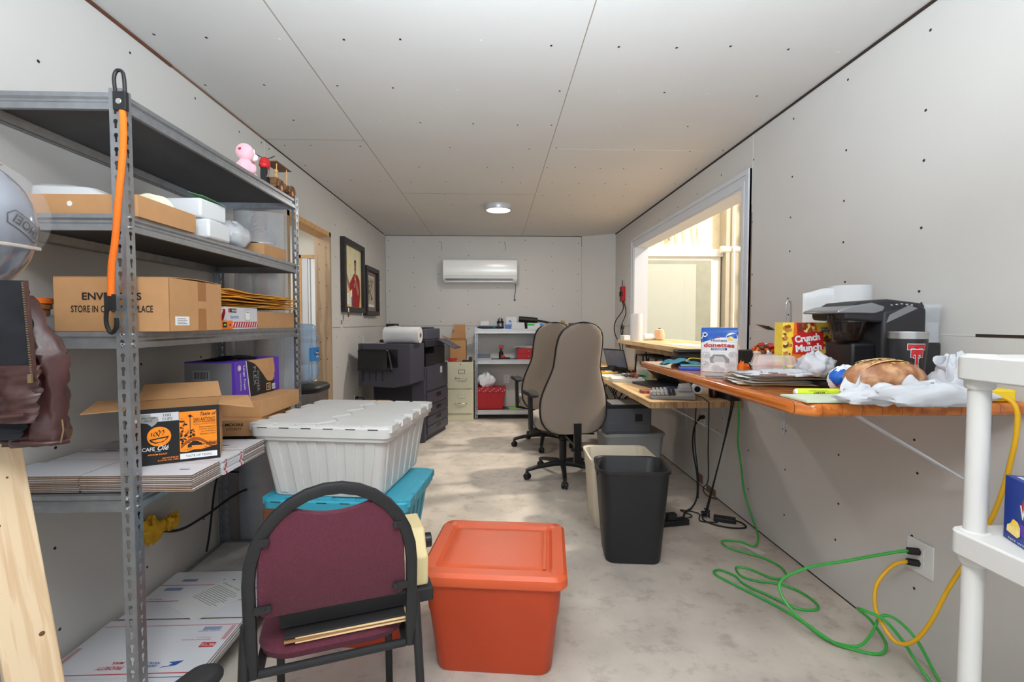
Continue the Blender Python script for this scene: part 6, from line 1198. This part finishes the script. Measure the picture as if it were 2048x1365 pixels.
# candy
mb = MB(); mb.box((-.035, -.03, 0), (.035, .03, .10), 'candy'); rr = random.Random(8)
for k in range(26): crumple(mb, (rr.uniform(-.035, .035), rr.uniform(-.03, .03), .10+rr.uniform(0, .035)), (.016, .012, .012), rr.choice(['red', 'candy', 'popcorn', 'orange_cord', 'wood_brown', 'bag_white']), seed=k, n=8, k=5, amp=.3)
mb.build('candy_pack', None, (1.20, 2.11, u1), .2, 'pile of wrapped red and gold candies left of the yellow snack carton', 'candy')
mb = MB(); crumple(mb, (0, 0, .03), (.016, .014, .032), 'orange_cord', seed=3, amp=.3, n=10, k=6); crumple(mb, (.025, .01, .025), (.02, .016, .025), 'candy', seed=4, amp=.3, n=10, k=6); mb.build('orange_packet', None, (1.09, 2.10, u1), 0, 'small orange snack packet beside the candies behind the clear clamshell', 'packet')
# towel rod, paper towel near
T = thing('chrome_holder', 'upright chrome loop rod holder behind the yellow snack carton', 'holder', (1.41, 2.28, u1))
mb = MB(); mb.tube([(-.012, 0, .0), (-.012, 0, .325), (-.008, 0, .337), (0, 0, .342), (.008, 0, .337), (.012, 0, .325), (.012, 0, .0)], .0042, 'chrome', 10); mb.build('loop', T); MB().lathe([(.06, 0), (.06, .006), (.02, .01)], 'black_plastic', n=24).build('base', T)
T = thing('paper_towel_roll', 'large paper towel roll with a loose sheet behind the coffee maker', 'paper towel', (1.448, 1.935, u1))
mb = MB(); mb.lathe([(.07, 0), (.08, .004), (.085, .10), (.08, .106), (.001, .106)], 'mint_green', n=28); mb.build('base_tub', T)
mb = MB(); mb.lathe([(.02, .107), (.08, .107), (.08, .385), (.02, .385)], 'towel_white', n=40); mb.build('roll', T)
mb = MB(); mb.grid(lambda u, v: (-.07-.125*u, -.03+.035*u+.01*sin(3*u+1), .108+.265*v-.012*u*(v)+.006*sin(5*u)), 10, 8, 'towel_white'); mb.build('loose_sheet', T, solid=.002)
simple('black_jar', (1.34, 2.05, u1), 'small jar with a black lid between the yellow carton and coffee maker', 'jar', [('lathe', [(.03, 0), (.036, .01), (.036, .06), (.032, .066)], 'gold'), ('lathe', [(.037, .06), (.038, .065), (.038, .085), (.03, .088)], 'black_plastic')])
# coffee maker: local x along the machine (front = -x)
T = thing('coffee_maker', 'black single-cup coffee maker with silver handle and clear water tank at the wall', 'coffee maker', (1.36, 1.72, u1))
mb = MB(); mb.box((-.11, -.07, .022), (-.02, .07, .165), 'copier_black'); mb.prism([(-.02, 0), (.136, 0), (.136, .285), (.11, .30), (-.02, .275)], -.095, .095, 'keurig', 'Y'); mb.prism(rrect(.17, .19, .03, 4, -.10, 0), 0, .022, 'keurig'); mb.build('body', T, bevel=.012, seg=3)
mb = MB(); P = [(-.15, .245), (-.02, .235), (.137, .285), (.13, .303), (.0, .318), (-.10, .308), (-.155, .275)]; mb.prism(P, -.09, .09, 'keurig', 'Y'); mb.build('head', T, bevel=.012, seg=3)
mb = MB(); mb.lathe([(.001, .163), (.030, .163), (.046, .176), (.054, .21), (.060, .235), (.064, .237), (.064, .262)], 'pot_dark', (-.092, -.02, 0), 28); mb.build('brew_basket', T)
mb = MB(); mb.prism([(-.182, .268), (-.05, .266), (-.02, .276), (-.015, .292), (-.06, .305), (-.14, .292), (-.182, .277)], -.096, .096, 'keurig_silver', 'Y'); mb.build('handle', T, bevel=.005)
mb = MB(); mb.hexa([(-.01, -.0965, .235), (.10, -.0965, .285), (.10, -.092, .285), (-.01, -.092, .235), (.0, -.0965, .262), (.07, -.0965, .296), (.07, -.092, .296), (0, -.092, .262)], 'keurig_silver')
for k in range(5): mb.ball((.012+.018*k, -.088+.03*0, .300-.002*abs(k-2)), (.006, .006, .004), 'chrome', 8, 6)
mb.build('control_panel', T)
mb = MB(); mb.box((.139, -.08, .0), (.205, .08, .165), 'keurig'); mb.build('tank_base', T, bevel=.006)
mb = MB(); mb.prism(rrect(.07, .16, .025, 4, .176, 0), .166, .288, 'water_tank'); mb.prism(rrect(.066, .15, .02, 4, .176, 0), .167, .235, 'water_tank'); mb.prism(rrect(.075, .165, .025, 4, .178, 0), .288, .30, 'water_tank'); mb.build('water_tank', T)
# tumbler with double-T
T = thing('tumbler', 'black insulated tumbler with steel rim and red double T emblem before the coffee maker', 'tumbler', (1.348, 1.535, u1), rad(0)); T.scale = (.9, .9, 1.0)
prof = [(.044, 0), (.046, .004), (.0595, .178), (.0595, .184)]
mb = MB(); mb.lathe(prof, 'tumbler_black', n=40); mb.build('body', T)
mb = MB(); mb.lathe([(.0597, .184), (.061, .204), (.059, .206), (.057, .203), (.055, .17), (.001, .165)], 'steel', n=40, cap=False); mb.build('rim', T)
def cyl_shape(mb, pts, m, l, a0=-1.78):
    def pp(u, v):
        r_ = .046 + (.0595-.046)*v/.178 + .0006*l; a = a0 + u/.056; return (r_*cos(a), r_*sin(a), v)
    mb.add([pp(u, v) for u, v in pts], [tuple(range(len(pts)))], m)
mb = MB()
def TT(mb, cx, cy, w, h, grow, m, l):
    g = grow; tb = h*.22; st_ = w*.18; sf = w*.3
    for k in range(6):   # top bar in strips so that it follows the curve
        a = cx-w/2-g+(w+2*g)*k/6; b = cx-w/2-g+(w+2*g)*(k+1)/6; cyl_shape(mb, [(a, cy+h/2-tb-g), (b, cy+h/2-tb-g), (b, cy+h/2+g), (a, cy+h/2+g)], m, l)
    cyl_shape(mb, [(cx-w/2-g, cy+h/2-tb*1.6-g), (cx-w/2+w*.14+g, cy+h/2-tb*1.6-g), (cx-w/2+w*.14+g, cy+h/2-tb), (cx-w/2-g, cy+h/2-tb)], m, l); cyl_shape(mb, [(cx+w/2-w*.14-g, cy+h/2-tb*1.6-g), (cx+w/2+g, cy+h/2-tb*1.6-g), (cx+w/2+g, cy+h/2-tb), (cx+w/2-w*.14-g, cy+h/2-tb)], m, l)
    cyl_shape(mb, [(cx-st_/2-g, cy-h/2), (cx+st_/2+g, cy-h/2), (cx+st_/2+g, cy+h/2-tb), (cx-st_/2-g, cy+h/2-tb)], m, l); cyl_shape(mb, [(cx-sf/2-g, cy-h/2-g), (cx+sf/2+g, cy-h/2-g), (cx+sf/2+g, cy-h/2+h*.14+g), (cx-sf/2-g, cy-h/2+h*.14+g)], m, l)
TT(mb, 0, .145, .05, .042, .0028, 'white', 1); TT(mb, 0, .145, .05, .042, .0012, 'ink', 2); TT(mb, 0, .145, .05, .042, 0, 'red', 3)
TT(mb, .0, .118, .032, .062, .0028, 'white', 4); TT(mb, 0, .118, .032, .062, .0012, 'ink', 5); TT(mb, 0, .118, .032, .062, 0, 'red', 6); mb.build('emblem', T, smooth=0)
# bread, bags
T = thing('bread_loaf', 'round crusty bread loaf in clear wrap lying in a white plastic bag', 'bread', (1.175, 1.415, u1+.004), rad(-8)); T.scale = (.92, .82, 1)
mb = MB(); mb.ball((0, 0, .062), (.125, .075, .06), 'bread', 30, 18)
mb.build('loaf', T, sub=1)
mb = MB()
for k in range(3):
    y0 = -.045+.032*k; mb.grid(lambda u, v, y0=y0: (-.085+.18*u, y0+.022*(v-.5)*sin(pi*u)+.03*u, .0645+.0605*math.sqrt(max(0, 1-((-.085+.18*u)/.128)**2-((y0+.03*u)/.077)**2))), 14, 3, 'bread_pale')
mb.build('crust_slash', T)
mb = MB(); rr = random.Random(2)
for k in range(90):
    a = rr.uniform(0, 2*pi); q = rr.uniform(0, .8); x = .115*q*cos(a); y = .068*q*sin(a); mb.ball((x, y, .0625+.0605*math.sqrt(max(.02, 1-(x/.125)**2-(y/.075)**2))), (.0035, .0018, .001), 'popcorn', 6, 4)
mb.build('sesame_seeds', T)['kind'] = 'stuff'
T = thing('plastic_bag', 'crinkled white plastic grocery bag wrapped around the bread loaf', 'bag', (1.195, 1.375, u1), rad(-8)); T.scale = (.92, .8, 1)
def bagf(u, v):   # open scoop of film around the loaf
    a = pi*(1.02+1.0*u); R1 = .165+.02*sin(7*a)+.012*sin(13*a+5*v); R2 = .12+.012*sin(5*a)
    z = .002 + .062*v**1.3*(1+.22*sin(4*a+1)+.12*sin(11*a)) + .06*v*(max(0, cos(a))**3)
    k = 1+.10*sin(pi*v)-.14*v
    return (R1*cos(a)*k + .015*v*sin(9*a), R2*sin(a)*k + .01*sin(15*a+3*v)*v + .04, z + .006*sin(21*a+9*v))
mb = MB(); mb.grid(bagf, 70, 16, 'bag_film')
mb.build('film', T, smooth=75, solid=.0008)
mb = MB(); crumple(mb, (.17, .02, .055), (.055, .06, .075), 'bag_film', seed=31, amp=.3, fl=-.72, n=26, k=16); crumple(mb, (-.14, -.06, .022), (.08, .035, .022), 'bag_film', seed=33, amp=.3, fl=-.9); crumple(mb, (.04, -.085, .03), (.16, .03, .032), 'bag_film', seed=35, amp=.28, fl=-.9, n=30); mb.build('bunched_end', T, smooth=70)
T = thing('chip_bag', 'small blue, white and red snack bag behind the bread loaf', 'snack bag', (1.19, 1.60, u1), rad(10)); T.scale = (.8, .8, .9)
mb = MB(); crumple(mb, (0, 0, .05), (.075, .045, .05), 'bag_white', seed=21, amp=.1, fl=-.95); crumple(mb, (-.03, -.012, .055), (.045, .042, .035), 'blue_bag', seed=22, amp=.12)
for k in range(5): mb.bar((-.085+.012*k, -.047+.004*k, .025), (-.055+.012*k, -.05, .045), .004, .002, 'print_red')
mb.build('bag', T)
# papers, clamshell, wrapped bag
rr = random.Random(13)
for i in range(11):
    m_ = ['paper', 'manila', 'paper', 'manila', 'paper', 'manila', 'manila', 'paper', 'paper', 'paper', 'paper'][i]
    mb = MB(); cu = rr.uniform(.0, .004); mb.grid(lambda u, v: (-.15+.30*u, -.10+.21*v, .0005+cu*sin(pi*u)*i/10+.012*max(0, .12-u)*i/4), 8, 4, m_)
    mb.build('loose_paper' if m_ == 'paper' else 'paper_folder', None, (1.10+rr.uniform(-.03, .02), 1.86+rr.uniform(-.03, .03), u1+.001+.0034*i), rr.uniform(-.35, .12), ('white sheet on top of the paper stack on the bar counter' if i == 10 else 'white sheet inside the paper stack on the bar counter') if m_ == 'paper' else 'tan paper folder inside the paper stack on the bar counter', 'paper', 'papers and folders stacked on the bar counter', solid=.0012)
pz = u1+.041
T = thing('clamshell', 'clear ribbed plastic clamshell container with fruit candy on the paper stack', 'container', (1.09, 1.85, pz+.003), rad(-25)); T.scale = (.85, .85, .85)
mb = MB(); n = 60; mb.loft([[(x*s_*(1+.02*sin(30*math.atan2(y, x))), y*s_*(1+.02*sin(30*math.atan2(y, x))), z) for x, y in rrect(.19, .13, .03, 14)] for s_, z in ((.9, .0), (.98, .03), (1.06, .032), (1.06, .036), (.98, .038), (.85, .075), (.80, .078))], 'plastic_clear'); mb.build('shell', T)
mb = MB()
for k in range(16): crumple(mb, (rr.uniform(-.02, .075), rr.uniform(-.045, .045), .018+rr.uniform(0, .02)), (.016, .014, .012), rr.choice(['caramel', 'candy', 'toner_red', 'lime', 'popcorn']), seed=k+40, n=8, k=5, amp=.2)
mb.build('contents', T)
mb = MB(); crumple(mb, (0, 0, .045), (.07, .05, .055), 'bag_film', seed=51, amp=.28, fl=-.8, n=30, k=18); crumple(mb, (-.13, -.01, .014), (.14, .05, .016), 'bag_film', seed=52, amp=.3, fl=-.85, n=30); mb.build('wrapping_bag', None, (1.15, 1.70, pz+.002), rad(-5), 'crumpled white plastic bag on the papers in front of the snack carton', 'bag', smooth=70).scale = (.85, .9, .8)
T = thing('highlighter', 'fat yellow highlighter marker lying near the front edge of the bar counter', 'marker', (1.03, 1.52, u1+.012), rad(-6))
MB().cyl((-.055, 0, 0), (.075, 0, 0), .0115, 'highlight', 20).build('barrel', T); MB().cyl((-.062, 0, 0), (-.055, 0, 0), .007, 'white', 14, r1=.0105).build('end_cap', T)
f = Face((.01, -.0118, .0), (1, 0, 0), (0, 0, 1)); f.text('ACCENT', .0, -.001, .007, 'ink', 2, width=.035, bold=.02, flip=True).rect(-.035, .004, .03, .0045, 'ink').rect(-.03, .006, .025, .0066, 'ink'); f.build('lettering', T)
mb = MB(); mb.box((-.17, -.045, 0), (.155, .09, .006), 'ledger'); mb.box((-.165, -.04, .006), (.15, .08, .007), 'ledger')
mb.build('ledger_pad', None, (1.10, 1.43, u1), rad(-14.5), 'pale green ledger pad under the plastic bag at the counter front edge', 'pad', bevel=.001) if 0 else mb.build('ledger_pad', None, (1.085, 1.425, u1), rad(0), 'pale green ledger pad under the plastic bag at the counter front edge', 'pad', bevel=.001)
simple('grey_marker', (.945, 2.05, u1), 'grey ribbed pen lying left of the paper stack on the bar counter', 'pen', [('cyl', (-.03, .02, .009), (.05, -.03, .009), .0085, 'calc')])
T = thing('blue_cloth', 'folded blue microfiber cloth with yellow stitched edge on the bar counter', 'cloth', (.985, 2.56, u1), rad(-12))
mb = MB(); mb.grid(lambda u, v: (-.09+.2*u, -.06+.12*v, .012+.028*abs(sin(pi*u))*(.6+.4*sin(2.2*pi*v))+.006*sin(14*u+5*v)), 24, 14, 'towel_blue'); mb.grid(lambda u, v: (-.0+.13*u, -.085+.05*v, .004+.012*sin(pi*v)), 10, 6, 'towel_blue'); mb.build('cloth', T, solid=.006)
mb = MB(); mb.tube([(.0, -.086, .012), (.06, -.09, .014), (.13, -.086, .01)], .0025, 'yellow_plastic', 6, smooth=4); mb.tube([(.03, -.06, .03), (.05, -.065, .05), (.12, -.06, .045)], .0025, 'yellow_plastic', 6, smooth=4); mb.build('stitching', T)
simple('blue_pouch', (1.0, 2.40, u1), 'flat blue pouch under the bar counter cloth beside the donut bag', 'pouch', [('box', (-.07, -.05, 0), (.05, .04, .010), 'blue')], rz=-.3)
simple('black_case', (1.10, 2.70, u1), 'black hard case with rounded corners behind the blue cloth', 'case', [('box', (-.09, -.05, 0), (.09, .05, .055), 'black_matte'), ('box', (-.08, -.045, .06), (.10, .05, .085), 'black_plastic')], bevel=.012)
simple('black_box', (1.42, 2.60, u1), 'matte black box against the wall to the right of the donut bag', 'box', [('box', (-.10, -.06, 0), (.08, .06, .085), 'black_matte')])
simple('pale_board', (.90, 3.06, UZ-.004), 'x', 'x', []) if 0 else None
# yellow power strip box at the end of the counter
T = thing('power_adapter', 'yellow multi-outlet power box lying on the near end of the bar counter', 'power box', (1.45, 1.44, u1), rad(-5))
MB().box((-.095, -.055, 0), (.105, .07, .036), 'yellow_plastic').build('housing', T, bevel=.006)
mb = MB()
for x in (-.05, .0, .05): mb.lathe([(.0001, .0365), (.018, .0365), (.018, .038), (.0001, .038)], 'black_plastic', (x, .01, 0), 18)
mb.lathe([(.014, -.0), (.014, -.008), (.0, -.008)], 'black_plastic', (.0, -.055, .012), 14, ax='Y'); mb.build('sockets', T)

# ---------------- outlets and cords ----------------
def plate(loc, label, n=2, w=.115, h=.125):
    T = thing('wall_outlet', label, 'outlet', loc); mb = MB(); mb.box((-.006, -w/2, -h/2), (-.001, w/2, h/2), 'outlet_white'); mb.build('cover_plate', T, bevel=.002)
    for dz in (-.022, .022): 
        mb = MB(); mb.box((-.008, -.018, dz-.014), (-.006, .018, dz+.014), 'outlet_white'); mb.box((-.0085, -.008, dz-.004), (-.008, -.005, dz+.006), 'ink'); mb.box((-.0085, .005, dz-.004), (-.008, .008, dz+.006), 'ink'); mb.build('receptacle', T)
    return T
plate((RX-.0005, 1.725, .386), 'white double wall outlet low on the right wall with green and yellow plugs')
plate((RX-.0005, 3.62, .53), 'white wall outlet under the butcher-block desk with black plugs', w=.075)
T = thing('extension_cord', 'green extension cord running from the outlet across the floor up to the desk', 'cord', (0, 0, 0))
def fl(px): return [(x, y, z) for x, y, z in px]
G = [(1.555, 1.735, .408), (1.50, 1.74, .40), (1.38, 1.82, .33), (1.27, 1.90, .26), (1.18, 1.93, .18), (1.20, 1.86, .10), (1.30, 1.80, .03), (1.36, 1.78, .008), (1.45, 1.74, .008), (1.50, 1.76, .03), (1.47, 1.80, .10), (1.40, 1.78, .16), (1.38, 1.72, .19), (1.42, 1.68, .18), (1.47, 1.66, .12), (1.50, 1.62, .05), (1.51, 1.56, .01), (1.48, 1.46, .008)]
mb = MB(); mb.tube(G, .0058, 'green_cord', 8, smooth=8)
G2 = [(1.52, 1.50, .008), (1.535, 1.58, .03), (1.52, 1.65, .12), (1.48, 1.70, .17), (1.44, 1.72, .165), (1.42, 1.73, .10), (1.40, 1.76, .03), (1.36, 1.79, .01), (1.31, 1.84, .008), (1.29, 1.95, .007), (1.25, 2.06, .007), (1.16, 2.22, .007), (1.10, 2.34, .007), (1.14, 2.38, .007), (1.19, 2.32, .007), (1.20, 2.24, .007), (1.26, 2.13, .012), (1.33, 2.04, .007), (1.41, 2.03, .007), (1.44, 2.08, .007), (1.42, 2.18, .007), (1.36, 2.24, .007), (1.27, 2.27, .007), (1.22, 2.32, .007), (1.24, 2.40, .007), (1.30, 2.38, .007), (1.36, 2.28, .014), (1.44, 2.30, .007), (1.47, 2.40, .007), (1.43, 2.50, .007), (1.36, 2.56, .007), (1.30, 2.62, .007), (1.31, 2.70, .007), (1.40, 2.68, .012), (1.45, 2.62, .012), (1.52, 2.70, .03), (1.56, 2.85, .09), (1.565, 2.95, .20), (1.56, 2.98, .34), (1.545, 3.0, .50), (1.55, 3.005, .62), (1.545, 3.0, .76)]
mb.tube(G2, .0055, 'green_cord', 8, smooth=8); mb.build('cable', T)
mb = MB(); mb.cyl((1.552, 1.737, .408), (1.586, 1.725, .408), .013, 'black_plastic'); mb.build('plug', T)
T = thing('extension_cord', 'yellow extension cord looping from the outlet up to the yellow power box', 'cord', (0, 0, 0))
Y_ = [(1.556, 1.737, .366), (1.50, 1.74, .35), (1.44, 1.74, .28), (1.42, 1.72, .20), (1.43, 1.68, .14), (1.44, 1.64, .12), (1.46, 1.60, .15), (1.48, 1.56, .24), (1.50, 1.52, .38), (1.505, 1.46, .52), (1.50, 1.38, .70), (1.49, 1.33, .88), (1.485, 1.315, 1.00), (1.475, 1.33, 1.045), (1.47, 1.376, 1.044)]
mb = MB(); mb.tube(Y_, .0066, 'yellow_cord', 10, smooth=8); mb.build('cable', T); mb = MB(); mb.cyl((1.552, 1.738, .366), (1.586, 1.725, .364), .013, 'black_plastic'); mb.build('plug', T)
mb = MB(); mb.tube([(1.585, 3.60, .548), (1.54, 3.56, .55), (1.45, 3.45, .50), (1.40, 3.35, .38), (1.39, 3.25, .22), (1.38, 3.22, .08), (1.34, 3.2, .012), (1.26, 3.12, .01), (1.20, 3.02, .01), (1.12, 2.96, .01)], .006, 'rubber', 8, smooth=6); mb.cyl((1.55, 3.58, .55), (1.588, 3.6, .548), .016, 'black_plastic'); mb.build('power_cable', None, label='thick black power cable plugged into the outlet under the desk', cat='cable')
T = thing('power_strip', 'small black power strip on the floor behind the black wastebasket', 'power strip', (1.13, 2.95, 0), rad(10)); mb = MB(); mb.box((-.12, -.03, 0), (.08, .03, .035), 'black_plastic'); mb.build('body', T, bevel=.004); mb = MB(); mb.box((-.06, -.02, .035), (.0, .02, .075), 'black_matte'); mb.build('plug', T, bevel=.004)
T = thing('laptop_charger', 'black laptop charger brick and coiled lead on the floor by the right wall', 'charger', (1.46, 2.985, 0), rad(-25))
mb = MB(); mb.box((-.065, -.03, 0), (.065, .03, .028), 'black_plastic'); mb.build('brick', T, bevel=.005); mb = MB()
mb.tube([(.065, 0, .015), (.10, -.01, .01), (.12, -.06, .006), (.06, -.10, .006), (-.04, -.10, .006), (-.12, -.05, .006), (-.13, .0, .01)], .005, 'rubber', 8, smooth=5)
mb.tube([(-.115+.025*cos(a), .01+.025*sin(a), .008+.0015*k) for k, a in enumerate([i*.5 for i in range(30)])], .005, 'rubber', 6); mb.tube([(-.12, .03, .01), (-.03, .05, .4), (.025, .040, .72), (.024, .045, .77), (.02, .09, .768)], .0045, 'rubber', 6, smooth=6); mb.tube([(-.11, .03, .01), (-.05, .06, .3), (.035, .038, .72), (.036, .045, .77), (.035, .09, .768)], .0045, 'rubber', 6, smooth=6); mb.build('lead', T)
mb = MB(); mb.tube([(1.40, 3.30, .71), (1.38, 3.27, .45), (1.42, 3.3, .2), (1.44, 3.34, .02)], .004, 'rubber', 6, smooth=6); mb.tube([(1.18, 3.0, .01), (1.28, 3.06, .008), (1.24, 3.16, .008), (1.34, 3.1, .008), (1.3, 2.98, .008), (1.4, 2.95, .008)], .004, 'rubber', 6, smooth=6); mb.build('thin_cables', None, label='thin black leads hanging and looping on the floor under the desk corner', cat='cable')
simple('wood_shim', (1.42, 2.66, 0), 'thin pale wood shim lying on the floor beneath the green cord loop', 'shim', [('box', (-.02, -.12, 0), (.02, .12, .004), 'dust')], rz=.35, bevel=0)

# ---------------- white plastic shelf, right foreground ----------------
T = thing('plastic_shelf', 'white plastic shelving unit with round posts at the right edge of the photo', 'shelving unit', (0, 0, 0))
PX, PY = .985, .945
for x, y in ((PX, PY), (PX, .45), (1.50, PY), (1.50, .45)):
    mb = MB(); mb.lathe([(.0185, 0), (.0185, 1.16)], 'shelf_plastic', (x, y, 0), 28); mb.build('post', T)
for zt_ in (1.20, .838, .40):
    mb = MB(); mb.prism(rrect(.585, .555, .03, 6, 1.2425, .6975), zt_-.05, zt_, 'shelf_plastic'); sh = mb.build('shelf', T, bevel=.004)
    for x, y in ((PX, PY), (PX, .45), (1.5, PY), (1.5, .45)):
        mb = MB(); mb.lathe([(.001, zt_-.068), (.022, zt_-.068), (.0245, zt_-.062), (.0255, zt_+.001), (.023, zt_+.003), (.001, zt_+.003)], 'shelf_plastic', (x, y, 0), 28); mb.build('socket', sh)
T = thing('popcorn_box', 'blue carton of butter microwave popcorn on the white plastic shelf', 'snack box', (1.026, .815, .8388), rad(-111))
MB().box((-.095, -.045, 0), (.095, .045, .125), 'box_navy').build('carton', T, bevel=.0015)
f = Face((0, -.045, 0), (1, 0, 0), (0, 0, 1)); f.disc(.0, .075, .042, 'red', 1, n=28).disc(0, .075, .037, 'orange_cord', 2, n=28).disc(0, .075, .034, 'red', 3, n=28)
f.poly([(-.035, .112), (.03, .098), (.03, .075), (-.026, .085)], 'white', 4).text('Pop', -.003, .093, .014, 'red', 6, width=.045, bold=.03, rot=rad(-10)).text('Weaver', .0, .068, .026, 'white', 7, width=.085, bold=.03)
f.rect(-.06, .022, .075, .045, 'purple', 2).text('BUTTER', .018, .033, .014, 'yellow_plastic', 5, width=.085, bold=.03)
f.poly([(-.082, .018), (-.05, .014), (-.042, .02), (-.042, .036), (-.05, .045), (-.062, .047), (-.07, .036), (-.08, .03)], 'popcorn', 4).poly([(-.07, .036), (-.062, .047), (-.052, .045), (-.052, .034)], 'yellow', 5)
f.text('NET WT 3 BAGS', -.03, .006, .004, 'white', 4, width=.09); f.build('printed_front', T)
f = Face((0, 0, .1252), (1, 0, 0), (0, 1, 0)); f.rect(-.08, -.035, .085, .038, 'white').rect(-.075, -.03, .08, .033, 'label_blue', 2); f.build('printed_top', T)
